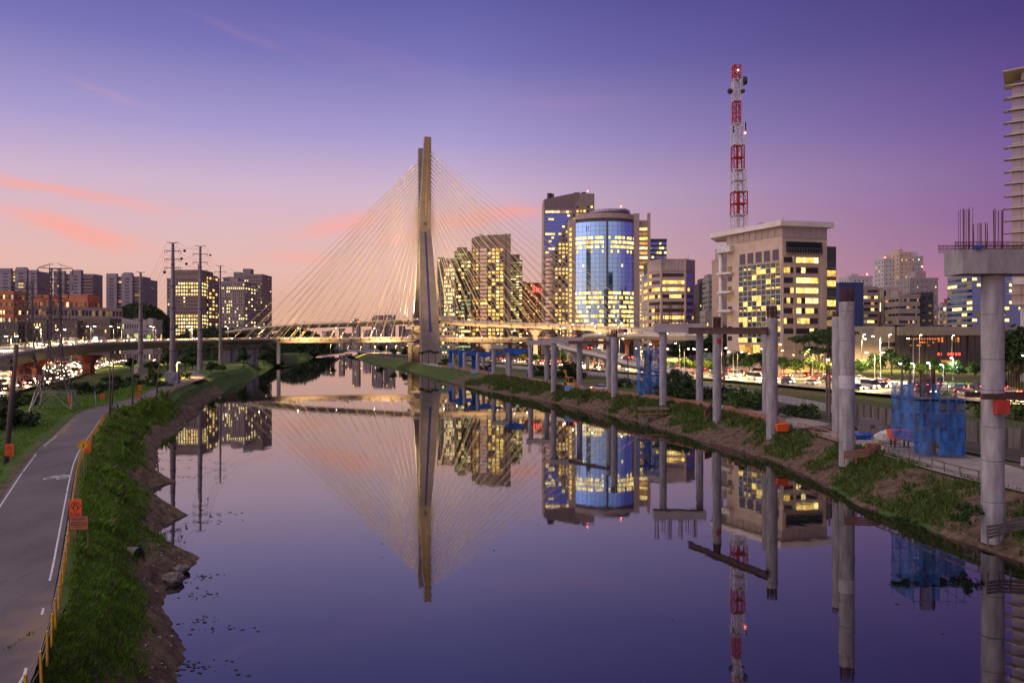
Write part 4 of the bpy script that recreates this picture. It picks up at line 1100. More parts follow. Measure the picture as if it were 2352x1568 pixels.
block('stone_slab', 'tall blank pinkish stone slab behind the radio mast', 1657, 1690, 595, 420, 20, 2, 14, w_pink, lambda i, j: None, wr=.2, hr=.06, side='l', piers=False, dep=.06, roof=((.1, .95, 7, 'box'),))

# --- flat-roofed office with oversailing roof
def roof_office():
    zb = 4.2; C0 = Vector((105.2, 311.5, 0)); Lp = Vector((91.5, 340.5, 0)); Rp = Vector((124.5, 316.2, 0))
    base = Vector((C0.x, C0.y, zb)); B = Bld('flat_roof_office', 'stone and glass office block under a broad flat white roof slab', 'building', base, w_tan, 51)
    ZZ = lambda v, Y=311: gz(v, Y) - zb
    dl = (C0 - Lp).normalized(); dr = (Rp - C0).normalized()
    loc = lambda p: Vector((p.x - base.x, p.y - base.y, 0))
    c, l, r_ = loc(C0), loc(Lp), loc(Rp)
    bk = Vector((6, 34, 0)) - dr * 0
    zt = ZZ(521)
    poly = [l, c, r_, r_ + Vector((-9, 33, 0)), l + Vector((6, 18, 0))]
    mb = MB(); mb.prism([(p.x, p.y) for p in poly], 0, zt); B.part('core', mb, w_tan)
    nl = Vector((dl.y, -dl.x, 0)); nr_ = Vector((dr.y, -dr.x, 0)); rzl, rzr = math.atan2(dl.y, dl.x), math.atan2(dr.y, dr.x)
    Ll, Lr = (c - l).length, (r_ - c).length
    # roof slab
    ov = [l - dl * 9.0 + nl * 1.6, c + nl * 1.6 + nr_ * 1.2, r_ + dr * 2.4 + nr_ * 1.2, r_ + dr * 2.4 + Vector((-9, 33, 0)), l - dl * 9 + Vector((5, 14, 0))]
    mb = MB(); mb.prism([(p.x, p.y) for p in ov], ZZ(519), ZZ(506.5)); B.part('roof_slab', mb, wall_m('roof_slab_paint', (.78, .73, .69)))
    mb = MB(); q = l + dl * 14 + Vector((6, 6, 0)); mb.box(q.x, q.x + 11, q.y, q.y + 8, ZZ(507), ZZ(492)); B.part('roof_plant', mb, w_dark)
    mb = MB(); q = c + dr * 1.5; mb.tube([(q.x, q.y + 3, ZZ(507)), (q.x, q.y + 3, ZZ(493))], .08, 5); B.part('antenna', mb, steel)
    # top storey panels, left face
    for k in range(9):
        a_, b_ = k / 9, (k + 1) / 9 - .012
        p, q = l + dl * Ll * a_ + nl * .12, l + dl * Ll * b_ + nl * .12
        mb = MB(); mid = (p + q) / 2; mb.cbox((mid.x, mid.y, (ZZ(540) + ZZ(519)) / 2), ((q - p).length, .25, ZZ(519) - ZZ(541)), rzl); B.part('stone_panel', mb, w_pink)
    for k in range(8):
        p, q = c + dr * Lr * (k / 8) + nr_ * .1, c + dr * Lr * ((k + 1) / 8 - .01) + nr_ * .1
        mb = MB(); mid = (p + q) / 2; mb.cbox((mid.x, mid.y, (ZZ(545) + ZZ(520)) / 2), ((q - p).length, .2, ZZ(520) - ZZ(546)), rzr); B.part('stone_panel', mb, w_mauve)
    # five tall dark windows under it
    for k in range(5):
        p = l + dl * (Ll * (.30 + .148 * k)) + nl * .03; B.window((p.x, p.y, ZZ(583)), rzl, 3.3, 4.2, dark_glass)
        mb = MB(); mb.cbox((p.x + nl.x * .2, p.y + nl.y * .2, ZZ(583) - 2.35), (3.8, .4, .3), rzl); B.part('window_sill', mb, w_pink)
    # curtain wall on the left face: 9 bays x 15 panes
    zc0, zc1 = ZZ(787), ZZ(600); rows, cols = 15, 9; dz = (zc1 - zc0) / rows; x0, x1 = Ll * .24, Ll * .985; dx = (x1 - x0) / cols; rg = B.rg
    for j in range(rows):
        for i in range(cols):
            p = l + dl * (x0 + (i + .5) * dx) + nl * .25
            odd = j % 2 == 0
            pr = (.6 if odd else .15) + (.4 if j < 4 else 0) + (.3 if i < 2 and j < 8 else 0)
            mt = green_glass
            if rg.random() < pr * .75: mt = lit_warm if rg.random() < .6 else lit_dim
            o = link('curtain_pane', pane_mesh(dx - .14, dz - .14, mt), B.e, (p.x, p.y, zc0 + (j + .5) * dz), rzl)
            if mt is green_glass and odd and rg.random() < .6:
                q = p + nl * .16; link('lit_strip', pane_mesh((dx - .14) * rg.choice((.5, .96)), dz * .3, lit_warm), B.e, (q.x, q.y, zc0 + (j + .25) * dz), rzl)
            o.rotation_euler = (rg.gauss(0, .01), 0, rzl + rg.gauss(0, .012))
    mb = MB()
    for j in range(rows + 1):
        p = l + dl * (x0 + x1) / 2 + nl * .3; mb.cbox((p.x, p.y, zc0 + j * dz), (x1 - x0, .22, .24), rzl)
    for i in range(cols + 1):
        p = l + dl * (x0 + i * dx) + nl * .29; mb.cbox((p.x, p.y, (zc0 + zc1) / 2), (.2, .2, zc1 - zc0), rzl)
    B.part('mullion_grid', mb, mat('pale_mullion', (.72, .70, .70), .5))
    for k in range(9):
        z = ZZ(800) + k * 4.2
        p = l + dl * (Ll * .06) + nl * .05
        if k < 8: B.window((p.x, p.y, z + 4), rzl, 2.6, 1.9, lit_dim if rg.random() < .5 else dark_glass)
    # ground floor glow
    for k in range(6):
        p = l + dl * (Ll * (.30 + .13 * k)) + nl * .06; B.window((p.x, p.y, ZZ(802)), rzl, 3.6, 3.2, lit_orange if k % 2 else lit_warm)
    # slender round column with three saucer canopies, under the roof tip
    q = l - dl * 3.5 + nl * .4
    mb = MB(); mb.tube([(q.x, q.y, 0), (q.x, q.y, ZZ(566, 345))], .9, 12); B.part('round_column', mb, tower_white, True)
    for v in (573, 628, 671, 714):
        z = ZZ(v, 340); qq = q + dl * 3.6; mb = MB(); mb.cbox((qq.x, qq.y, z), (8.4, 3.4, 1.0 if v != 573 else 2.6), rzl); B.part('balcony_slab', mb, tower_white)
    # right face: eight ribbons with a splayed bay at the corner
    for j in range(9):
        v = 596 + j * 23.45; z = ZZ(v)
        lit = [.95, .7, .9, .95, .8, .75, .7, .3, .05][j]
        for i in range(6):
            p = c + dr * (Lr * (.275 + .095 * i)) + nr_ * .03
            if j < 8: B.window((p.x, p.y, z), rzr, Lr * .092, 2.1, (lit_pale if rg.random() < .5 else lit_warm) if rg.random() < lit else dark_glass)
        if j < 8:
            mb = MB(); p = c + dr * (Lr * .515) + nr_ * .16; mb.cbox((p.x, p.y, z - 1.35), (Lr * .60, .32, .35), rzr); B.part('ribbon_sill', mb, w_pink)
            for i in range(3):
                p = c + dr * (Lr * (.06 + .075 * i)) + nr_ * .03; B.window((p.x, p.y, z), rzr, Lr * .07, 2.1, lit_warm if rg.random() < lit * .35 else dark_glass)
        # stone bands between the floors
        mb = MB(); p = c + dr * (Lr * .5) + nr_ * .1; mb.cbox((p.x, p.y, z - 2.1), (Lr, .2, 1.2), rzr); B.part('stone_band', mb, w_tan)
    for a_, w in ((.0, .5), (.245, 1.0), (.86, 2.0)):
        mb = MB(); p = c + dr * (Lr * a_ + w / 2) + nr_ * .2; mb.cbox((p.x, p.y, zt / 2 - 5), (w, .42, zt - 12), rzr); B.part('stone_pier', mb, w_tan)
    # terrace with glass room and railing
    mb = MB(); p = c + dr * (Lr * .47) + nr_ * .5; mb.cbox((p.x, p.y, ZZ(568)), (Lr * .78, 1.0, 4.6), rzr); B.part('terrace_room', mb, green_glass)
    mb = MB()
    for k in range(15):
        p = c + dr * (Lr * (.05 + .058 * k)) + nr_ * 1.3; mb.cbox((p.x, p.y, ZZ(575)), (.10, .1, 2.0), rzr)
    p = c + dr * (Lr * .455) + nr_ * 1.3; mb.cbox((p.x, p.y, ZZ(569)), (Lr * .82, .12, .12), rzr); mb.cbox((p.x, p.y, ZZ(581)), (Lr * .82, .3, .3), rzr); B.part('terrace_railing', mb, steel)
    # darker glazed slab at the right end
    e0 = r_ + Vector((.3, 3, 0)); e1 = e0 + dr * 5.2
    mb = MB(); mb.prism([(p.x, p.y) for p in (e0, e1, e1 + Vector((-4, 20, 0)), e0 + Vector((-4, 20, 0)))], 0, ZZ(560)); B.part('glazed_wing', mb, w_dark)
    for j in range(9):
        z = ZZ(600 + j * 23.4); p = (e0 + e1) / 2 + nr_ * .03
        B.window((p.x, p.y, z), rzr, 4.6, 2.4, lit_warm if j in (1, 2, 4) else lit_dim if j in (5, 6) else green_glass)
        mb = MB(); p = (e0 + e1) / 2 + nr_ * .2; mb.cbox((p.x, p.y, z - 1.7), (5.2, .4, .25), rzr); B.part('ribbon_sill', mb, w_tan)
    B.done()
roof_office()

# --- red and white radio mast
def radio_mast():
    Y = 347; x0 = gx(1686, Y); base = Vector((x0 + 2.9, Y + 2.9, 4)); T = thing('radio_mast', 'tall lattice radio mast painted in red and white bands with dish antennas', 'radio mast', base)
    bands = [(148, 181, 1, 2.9), (181, 231, 0, 2.9), (231, 283, 1, 2.9), (283, 332, 0, 4.5), (332, 388, 1, 4.5), (388, 438, 0, 5.2), (438, 492.6, 1, 5.8), (492.6, 540, 0, 5.8), (540, 575, 0, 5.8)]
    for va, vb, red, w in bands:
        z1, z0 = gz(va, Y) - 4, gz(vb, Y) - 4; mt = red_paint if red else tower_white; mb = MB()
        cs = [(-2.9, -2.9), (-2.9 + w, -2.9), (-2.9 + w, -2.9 + w), (-2.9, -2.9 + w)]
        for k, (x, y) in enumerate(cs): mb.tube([(x, y, z0), (x, y, z1)], .26, 6)
        n = max(2, round((z1 - z0) / 4.5)); dz = (z1 - z0) / n
        for i in range(n):
            za, zb_ = z0 + i * dz, z0 + (i + 1) * dz
            for (p, q) in zip(cs, cs[1:] + cs[:1]):
                mb.beam((*p, za), (*q, zb_), .16); mb.beam((*q, za), (*p, zb_), .16); mb.beam((*p, zb_ - .1), (*q, zb_ - .1), .18)
        mb.box(-2.9 + w * .35, -2.9 + w * .55, -2.9 + w * .4, -2.9 + w * .6, z0, z1)
        mb.build('lattice_section', mt, T)
    for v in (181, 231, 283, 332, 360, 388, 412, 438, 466, 492):
        z = gz(v, Y) - 4; w = interp([(148, 2.9), (283, 2.9), (284, 4.5), (388, 4.5), (438, 5.4), (500, 5.8)], v)
        mb = MB(); mb.box(-3.1, -2.7 + w, -3.1, -2.7 + w, z - .12, z + .12); mb.build('platform', red_paint if (v in (360, 466)) else tower_white, T)
    drum = mat('dish_radome', (.05, .045, .05), .6)
    for (x, v, r_, dx) in ((1.6, 187, 1.9, 1), (-4.6, 211, 1.2, -1), (.6, 211, .9, 1)):
        mb = MB(); z = gz(v, Y) - 4; mb.tube([(x - .7, -3.4, z), (x - .2, -3.6, z), (x + .9 * dx, -4.0, z)], [r_, r_, r_ * .75], 14); d_ = mb.build('dish_antenna', drum, T)
        mb = MB(); mb.beam((x, -3.3, z - r_), (-1.2, -2.6, z - r_), .15); mb.build('bracket', steel, T)
    mb = MB(); mb.tube([(-2.3, -2, gz(150, Y) - 4), (-2.3, -2, gz(134, Y) - 4)], [.12, .04], 5); mb.build('whip_antenna', steel, T)
    mb = MB(); mb.tube([(-2.3, -2, gz(168, Y) - 4), (-2.3, -2, gz(148, Y) - 4)], [.5, .45], 8); mb.build('top_antenna', red_paint, T)
    mb = MB(); mb.blob((-1.2, -3.2, gz(162, Y) - 4), (.3, .3, .3)); mb.build('beacon', emit('white_beacon', (1, .95, .9), 14, sample=False), T)
    mb = MB(); mb.blob((1.8, -3.3, gz(306, Y) - 4), (.45, .45, .45)); mb.build('beacon', emit('red_warning_lamp', (1, .12, .08), 12, sample=False), T)
    mb = MB(); mb.box(1.9, 2.3, -3.3, -2.9, gz(300, Y) - 4, gz(281, Y) - 4); mb.box(-3.5, -3.1, -3.3, -2.9, gz(305, Y) - 4, gz(290, Y) - 4); mb.build('panel_antenna', drum, T)
    mb = MB(); mb.box(-2.9, 2.9, -2.9, 2.9, 0, gz(578, Y) - 4); mb.build('mast_plinth', w_tan, T)
radio_mast()

# --- right-hand background
block('apartment_block', 'blue-clad slab block behind the tallest bare pier', 1928, 1983, 653, 480, 18, 5, 12, w_navy, lambda i, j: None, wr=.3, hr=.1, side='l', piers=False, dep=.08)
block('apartment_block', 'white block with rooftop cabin rising behind the blue slab', 1951, 2004, 638, 520, 16, 6, 14, w_white, picker(random.Random(61), .08), wr=.3, hr=.35, side='l', roof=((.2, .5, 3, 'box'), (.85, 0, 2.5, 'light')))
block('apartment_block', 'pinkish block with continuous dark balcony bands', 1984, 2016, 662, 500, 18, 4, 12, w_pink, picker(random.Random(62), .15, a=lit_orange), wr=.85, hr=.45, ribbon=True, side='l', piers=False)
block('apartment_tower', 'cream apartment tower with lit penthouse corner', 2032, 2065, 596, 650, 18, 4, 22, w_white, picker(random.Random(63), .06), wr=.3, hr=.35, side='l', scols=3, roof=((.0, .9, 4, 'box'), (.15, 0, 2, 'light')))
block('apartment_tower', 'tallest cream and terracotta apartment tower of the distant cluster', 2067, 2095, 582, 640, 20, 3, 24, w_tan, picker(random.Random(64), .08), wr=.25, hr=.3, side='l', scols=3, roof=((.1, .5, 4, 'box'), (.5, 0, 9, 'mast')))
block('apartment_tower', 'white apartment tower with small lit windows at the cluster edge', 2094, 2120, 591, 655, 18, 4, 22, w_white, picker(random.Random(65), .12), wr=.3, hr=.35, side='l', scols=3, roof=((.2, .8, 5, 'box'),))
block('concrete_frame_block', 'beige block with deep dark vertical recess below the cream towers', 2026, 2064, 664, 520, 16, 3, 6, w_tan, picker(random.Random(66), .12, a=lit_orange), wr=.4, hr=.75, side='l')
block('office_block', 'dark mauve blank-walled office block behind the striped hotel', 2092, 2154, 642, 540, 20, 6, 16, w_mauve, picker(random.Random(67), .08), wr=.25, hr=.3, side='l', roof=((.3, .7, 6, 'box'), (.5, 0, 9, 'light')))
block('striped_hotel', 'pink and white striped hotel slab with rows of small windows', 2065, 2113, 681, 480, 18, 14, 9, w_pink, picker(random.Random(68), .14, a=lit_orange, b=lit_white), wr=.8, hr=.34, side='l', piers=False, roof=((.1, .35, 4, 'box'),))
block('hotel_gable', 'dark grey gable of the striped hotel with a column of dim windows', 2114, 2143, 676, 482, 18, 2, 9, w_dark, picker(random.Random(69), .3, a=lit_dim, b=lit_white), wr=.5, hr=.25, side='r')
block('apartment_block', 'brown apartment block framed in white with balconies', 2189, 2234, 697, 560, 16, 5, 8, w_redbrick, picker(random.Random(70), .3, a=lit_orange), wr=.7, hr=.5, side='l', roof=((.05, .95, 4, 'box'),))
block('apartment_block', 'smaller brown and white apartment block beside its framed neighbour', 2166, 2189, 702, 565, 16, 3, 8, w_white, picker(random.Random(71), .15, a=lit_orange), wr=.7, hr=.5, side='l')
block('glass_office', 'pale glass office with lit floors showing past the big pier', 2233, 2360, 634, 430, 24, 12, 15, w_grey, picker(random.Random(72), .22, dark=navy_glass, a=lit_pale), wr=.88, hr=.5, ribbon=True, side='l', scols=5, piers=False)
def mall():
    Y = 372; zb = 4; base = Vector((gx(2160, Y), Y, zb)); B = Bld('shopping_mall', 'low wide mall with dark glazed front and amber hall lights', 'mall', base, w_brown, 73)
    X = lambda u: gx(u, Y) - base.x; Z = lambda v: gz(v, Y) - zb
    mb = MB(); mb.box(X(1958), X(2063) - .1, 3, 40, 0, Z(749)); B.part('stone_wing', mb, w_tan)
    mb = MB(); mb.box(X(2063), X(2420), 1.2, 40, 0, Z(752)); B.part('hall', mb, w_dark)
    n = 22
    for k in range(n):
        xa = lerp(X(2063), X(2420), k / n); xb = lerp(X(2063), X(2420), (k + 1) / n) - .08
        mb = MB(); mb.box(xa, xb, -.6, 1.15, Z(770), Z(750)); B.part('fascia_panel', mb, wall_m('fascia', (.42, .33, .27)))
        if k % 2 == 0:
            mb = MB(); mb.box(xa, xa + .25, -.1, 1.15, 0, Z(770)); B.part('mullion', mb, steel_dark)
        m_ = MB(); m_.box(xa + .3, xb, 1.0, 1.15, 0, Z(771)); B.part('glass_pane', m_, dark_glass)
    rg = B.rg
    for (v, us) in ((778, range(2090, 2160, 6)), (786, range(2116, 2150, 5)), (793, range(2095, 2142, 5))):
        for u in us:
            if rg.random() < .8: B.window((X(u), .95, Z(v)), 0, .75, .75, lit_amber, 'hall_lamp')
    for u in (2160, 2166, 2195, 2203): B.window((X(u), .95, Z(780)), 0, 1.0, 2.2, lit_amber, 'hall_lamp')
    for u in (2158, 2163, 2181, 2187, 2193, 2199, 2206): B.window((X(u), .9, Z(813)), 0, .9, 1.3, emit('red_shop_light', (1, .08, .05), 2.2, sample=False), 'shop_sign_light')
    for u in range(2166, 2206, 6): B.window((X(u), .9, Z(832)), 0, 1.1, 2.0, lit_orange)
    for k in range(8):
        mb = MB(); mb.box(X(1987) + k * .72, X(1987) + k * .72 + .5, 2.8, 2.98, Z(776), Z(752)); B.part('louvre', mb, w_pale)
    mb = MB(); mb.box(X(2025), X(2063), 2.85, 2.99, Z(796), Z(786)); B.part('shop_window', mb, dark_glass)
    mb = MB()
    for u in (2070, 2085, 2175): mb.box(X(u), X(u) + 5, 12, 17, Z(752), Z(745))
    B.part('roof_plant', mb, w_dark); B.done()
mall()
def fin_tower():
    Y = 250; zb = 4; base = Vector((gx(2345, Y), Y, zb)); B = Bld('finned_tower', 'tall glass tower with thin projecting floor fins, cut by the picture edge', 'tower', base, w_tan, 74); B.e.rotation_euler = (0, 0, R(-34)); B.e.location = base = Vector((gx(2324, Y), Y, zb))
    X = lambda u: gx(u, Y) - base.x; Z = lambda v: gz(v, Y) - zb
    x0 = 0.0; x1 = x0 + 26
    mb = MB(); mb.box(x0 + .2, x1, .2, 24, Z(640), Z(187)); B.part('core', mb, w_dark)
    dz = 3.82
    for k in range(18):
        z = Z(199) - k * dz
        mb = MB(); mb.add([(x0 - 2.2, -1.4, z), (x1, -1.4, z + .1), (x1, 2, z + .1), (x0 - 2.2, 2, z), (x0 - .2, -1.4, z + .35), (x1, -1.4, z + .45), (x1, 2, z + .45), (x0 - .2, 2, z + .35)], [(3, 2, 1, 0), (4, 5, 6, 7), (0, 1, 5, 4), (1, 2, 6, 5), (2, 3, 7, 6), (3, 0, 4, 7)]); B.part('floor_fin', mb, w_pale)
        for i in range(10):
            m_ = pane_mesh(2.5, dz - .75, fin_glass); o = link('glass_pane', m_, B.e, (x0 + 1.3 + i * 2.6, .12, z - dz / 2 + .15), 0)
        mb = MB(); mb.box(x0, x1, -.02, .15, z - dz * .72, z - dz * .66); B.part('transom', mb, w_pale)
        for i in range(3): o = link('glass_pane', pane_mesh(2.5, dz - .75, fin_glass), B.e, (x0 + .1, 1.5 + i * 2.6, z - dz / 2 + .15), -R(90))
    mb = MB(); mb.add([(x0 - 2.4, -2, Z(166)), (x1, -2, Z(158)), (x1, 20, Z(158)), (x0 - 2.4, 20, Z(166)), (x0 - 2.4, -2, Z(164)), (x1, -2, Z(154)), (x1, 20, Z(154)), (x0 - 2.4, 20, Z(164))], [(3, 2, 1, 0), (4, 5, 6, 7), (0, 1, 5, 4), (1, 2, 6, 5), (2, 3, 7, 6), (3, 0, 4, 7)]); B.part('sloping_roof', mb, w_tan)
    mb = MB(); mb.tube([(x0 + 3, 3, Z(190)), (x0 + 3, 3, Z(161))], .7, 10); B.part('roof_column', mb, w_white)
    mb = MB(); mb.box(x0 + .5, x1, -3, 20, Z(655), Z(640)); B.part('podium_slab', mb, w_white)
    mb = MB(); mb.tube([(x0 + 3, 2, 0), (x0 + 3, 2, Z(655))], .8, 10); B.part('pilotis', mb, w_white)
    mb = MB(); mb.box(x0 + 5, x1, 6, 20, 0, Z(655)); B.part('lobby', mb, w_beige); B.done()
fin_tower()

# --- left-hand background
def slab_tower(label, u0, u1, vt, Y, seed, steps=()):
    """pale tower slab with projecting wall panels and recessed balconies between"""
    zb = 4; base = Vector((gx((u0 + u1) / 2, Y), Y, zb)); B = Bld('apartment_tower', label, 'apartment tower', base, w_grey, seed)
    X = lambda f: lerp(gx(u0, Y), gx(u1, Y), f) - base.x; zt = gz(vt, Y) - zb; rg = B.rg
    mb = MB(); mb.box(X(0), X(1), 3, 20, 0, zt - 2.5); B.part('core', mb, w_mauve)
    for (fa, fb, dh) in steps:
        mb = MB(); mb.box(X(fa), X(fb), 0, 3.0, 0, zt + dh); B.part('projecting_bay', mb, wall_m('lilac_render', (.42, .37, .42)))
        for j in range(15):
            z = zt - 5 - j * 3.0; wd = (X(fb) - X(fa)); 
            B.window(((X(fa) + X(fb)) / 2, -.03, z), 0, wd * .4, 1.2, dark_glass if rg.random() < .93 else lit_warm)
    gaps = [(steps[i][1], steps[i + 1][0]) for i in range(len(steps) - 1)] + ([(steps[-1][1], 1.0)] if steps[-1][1] < .97 else []) + ([(0, steps[0][0])] if steps[0][0] > .03 else [])
    for (fa, fb) in gaps:
        for j in range(15):
            z = zt - 5 - j * 3.0
            mb = MB(); mb.box(X(fa), X(fb), 1.2, 3.0, z - 1.5, z - .5); B.part('balcony', mb, w_mauve)
            r = rg.random(); B.window(((X(fa) + X(fb)) / 2, 2.95, z + .3), 0, (X(fb) - X(fa)) * .7, 1.4, lit_orange if r < .16 else lit_warm if r < .24 else dark_glass)
    mb = MB(); mb.box(X(.4), X(.6), 6, 12, zt - 2.5, zt + 1.5); B.part('tank_room', mb, w_mauve); B.done()
slab_tower('leftmost grey apartment tower behind the orange block', -12, 85, 616, 720, 81, ((.12, .38, 0), (.48, .76, -.6), (.80, 1, -1.5)))
slab_tower('grey apartment tower second from the edge of the town, behind the lattice pylon', 124, 210, 622, 730, 82, ((.0, .28, 0), (.42, .72, -.3),))
slab_tower('grey apartment tower with bright stairwell next to the small dotted tower', 244, 324, 628, 740, 83, ((.0, .30, 0), (.44, .75, -.2)))
block('apartment_tower', 'small dark apartment tower dotted with tiny lit windows', 324, 346, 646, 760, 14, 6, 16, w_mauve, picker(random.Random(84), .12, a=lit_orange, b=lit_white), wr=.45, hr=.35, cat='apartment tower', side='r')
block('office_tower', 'rounded brown office with bands of lit square windows behind the steel poles', 397, 462, 627, 620, 24, 11, 22, w_brown, picker(random.Random(85), .12, a=lit_pale, b=lit_warm, rows_on=(20, 19, 18, 17, 11, 10, 9, 8, 7, 6, 5, 4, 3, 2), rows_off=(16, 15, 14, 13, 12), dim=.02), wr=.62, hr=.55, side='r', scols=5, parapet=2.5, top_gap=4)
block('office_tower', 'narrower curved wing of the lit brown office', 462, 479, 634, 632, 20, 3, 21, w_brown, picker(random.Random(86), .45, a=lit_warm), wr=.62, hr=.55, side='r', scols=3)
block('office_tower', 'slender tan tower peeping out behind the lit brown office', 477, 490, 641, 720, 14, 2, 18, w_tan, picker(random.Random(87), .15), wr=.4, hr=.5, side='r')
block('office_tower', 'thin grey tower edge left of the lit brown office', 384, 398, 642, 700, 14, 2, 20, w_grey, picker(random.Random(88), .06), wr=.5, hr=.5, side='l')
block('office_tower', 'broad grey office with scattered lit windows left of the bridge stays', 506, 562, 650, 600, 26, 12, 22, w_mauve, picker(random.Random(89), .22, rows_on=(20, 4), a=lit_pale), wr=.55, hr=.5, side='r', roof=((.3, .6, 4, 'box'),))
block('office_tower', 'brown office tower right behind the first stays with lit lower floors', 561, 603, 634, 640, 24, 8, 26, w_brown, picker(random.Random(90), .08, rows_on=(2, 5, 8), a=lit_pale), wr=.5, hr=.45, side='r', scols=4, parapet=1.5)
block('roofed_tower', 'grey tower with a dark mansard cap behind the broad grey office', 552, 574, 632, 690, 16, 4, 26, w_grey, picker(random.Random(91), .06), wr=.4, hr=.4, side='r', roof=((.1, .9, 6, 'box'),))
block('roofed_tower', 'pale stepped tower top behind the grey office roofline', 513, 549, 640, 690, 16, 6, 26, w_grey, picker(random.Random(92), .06), wr=.4, hr=.4, side='r', roof=((.55, .98, 6, 'box'), (.1, .4, 2, 'box')))
block('orange_block', 'orange-painted block with a bright lamp below the grey apartment towers', 78, 202, 681, 560, 16, 12, 4, w_orange, picker(random.Random(93), .1, a=lit_orange), wr=.5, hr=.3, side='r')
block('orange_block', 'small block with orange gable at the far edge of the town', 0, 32, 673, 470, 14, 5, 9, w_orange, picker(random.Random(94), .2, a=lit_white), wr=.6, hr=.5, side='r', core=w_dark)
block('long_tenement', 'long tan tenement with open galleries below the orange block', 54, 280, 706, 520, 14, 28, 6, w_tan, picker(random.Random(95), .06, a=lit_orange, b=lit_white, dim=.22), wr=.72, hr=.62, side='r', Y1=560)
for k, (u0, u1, vt, Y, lab) in enumerate(((-10, 42, 744, 440, 'dark housing block nearest the big leaning pole'), (44, 108, 738, 450, 'dark housing block behind the twin lattice pylons'), (112, 178, 741, 450, 'dark housing block between lattice pylon and green lawn strip'), (180, 254, 736, 455, 'dark housing block under the long tan tenement'))):
    block('housing_block', lab, u0, u1, vt, Y, 12, 10, 6, w_olive, picker(random.Random(100 + k), .16, a=lit_warm, b=lit_green, dim=.2), wr=.42, hr=.42, side='r', group='dark housing blocks')
block('terrace_houses', 'pale terrace of small houses beside the thin pole', 264, 352, 738, 480, 12, 16, 4, w_pale, picker(random.Random(105), .12), wr=.4, hr=.45, side='r', roof=((.1, .2, 2, 'box'), (.45, .55, 2, 'box'), (.8, .9, 2, 'box')))

# --- far town seen under the decks
far = [(854, 877, 724, 1250, 'left one of two dark far towers seen under the upper deck', w_mauve), (882, 905, 723, 1260, 'dark far tower nearest the bridge mast, under the upper deck', w_mauve), (809, 824, 732, 1150, 'pale slim far tower rising behind both decks', w_tan), (740, 751, 760, 1100, 'tiny cream far block left of the slim tower', w_tan), (757, 764, 758, 1120, 'tiny cream far block with lamp in front', w_pale),
       (778, 788, 754, 1200, 'small brown far block between the decks', w_tan), (834, 849, 757, 1300, 'small pale far block left of the dark far towers', w_pale), (792, 805, 765, 1350, 'low far block just left of the slim far tower', w_mauve), (916, 928, 748, 1300, 'grey far tower beside the bridge mast', w_grey), (930, 944, 756, 1400, 'low grey far block at the mast edge', w_grey), (702, 716, 768, 1000, 'low brick far block at the foot of the hill', w_tan)]
for k, (u0, u1, vt, Y, lab, w) in enumerate(far):
    block('far_building', lab, u0, u1, vt, Y, 14, max(3, int((u1 - u0) / 4)), max(4, int((784 - vt) / 4)), w, picker(random.Random(120 + k), .12, a=lit_orange), wr=.5, hr=.4, side='r', parapet=0, group='far town under the bridge')
# ------------------------------------------------------------------ monorail building site: piers, crossheads, scaffolds
def pier(label, u, Y, zb, vt, r_, rebar_v=None, band=None, cap=None, single=False, wrap=False, name='concrete_pier', group='unfinished viaduct piers'):
    x = gx(u, Y); zt = gz(vt, Y) - zb
    T = thing(name, label, 'pier', (x, Y, zb), group=group)
    rg = random.Random(int(u)); z = -1.2; k = 0; mats_ = concrete_new
    while z < zt - .05:
        h = min(rg.uniform(2.3, 3.6), zt - z)
        if zt - z - h < .8: h = zt - z
        mb = MB(); rr = r_ * (1 + rg.uniform(-.006, .006)); n = 28
        mb.tube([(0, 0, z), (0, 0, z + .03), (0, 0, z + .04), (0, 0, z + .06), (0, 0, z + h - .09), (0, 0, z + h - .07), (0, 0, z + h - .06), (0, 0, z + h - .03)], [rr - .03, rr - .004, rr, rr, rr, rr, rr - .004, rr - .03], n)
        o = seg = mb.build('shaft_segment', mats_, T, smooth=False)
        o.data.polygons.foreach_set('use_smooth', [len(p.vertices) == 4 for p in o.data.polygons])
        mb = MB(); mb.tube([(0, 0, z + h - .05), (0, 0, z + h + .01)], r_ - .045, n, cap=False)
        mb.build('shaft_joint', concrete, seg) if z + h < zt - .1 else None
        z += h; k += 1
    if band:
        za, zb2 = gz(band[1], Y) - zb, gz(band[0], Y) - zb
        mb = MB(); mb.tube([(0, 0, za), (0, 0, zb2)], r_ + .02, 28); mb.build('patched_band', mat('fresh_mortar', (.62, .58, .60), .8), T)
    if rebar_v:
        zr = gz(rebar_v, Y) - zb; nb = 22
        if single:
            for i in range(nb):
                a = 2 * math.pi * i / nb; mb = MB(); mb.tube([((r_ - .16) * math.cos(a), (r_ - .16) * math.sin(a), zt - .2), ((r_ - .16) * math.cos(a) + rg.uniform(-.04, .04), (r_ - .16) * math.sin(a), zr + rg.uniform(-.15, .15))], .028, 5); mb.build('rebar', rust, T)
        else:
            mb = MB()
            for i in range(34):
                a = 2 * math.pi * i / 34; rr = (r_ - .12) if i % 3 else r_ - .3
                mb.tube([(rr * math.cos(a), rr * math.sin(a), zt - .2), (rr * math.cos(a) + rg.uniform(-.04, .04), rr * math.sin(a), zr + rg.uniform(-.12, .12))], .04, 4)
            h = zt
            while h < zt + (zr - zt) * .45:
                mb.tube([((r_ - .1) * math.cos(t * math.pi / 8), (r_ - .1) * math.sin(t * math.pi / 8), h + .15) for t in range(17)], .03, 4, cap=False); h += .22
            stuff(mb.build('rebar', rust, T))
    return T
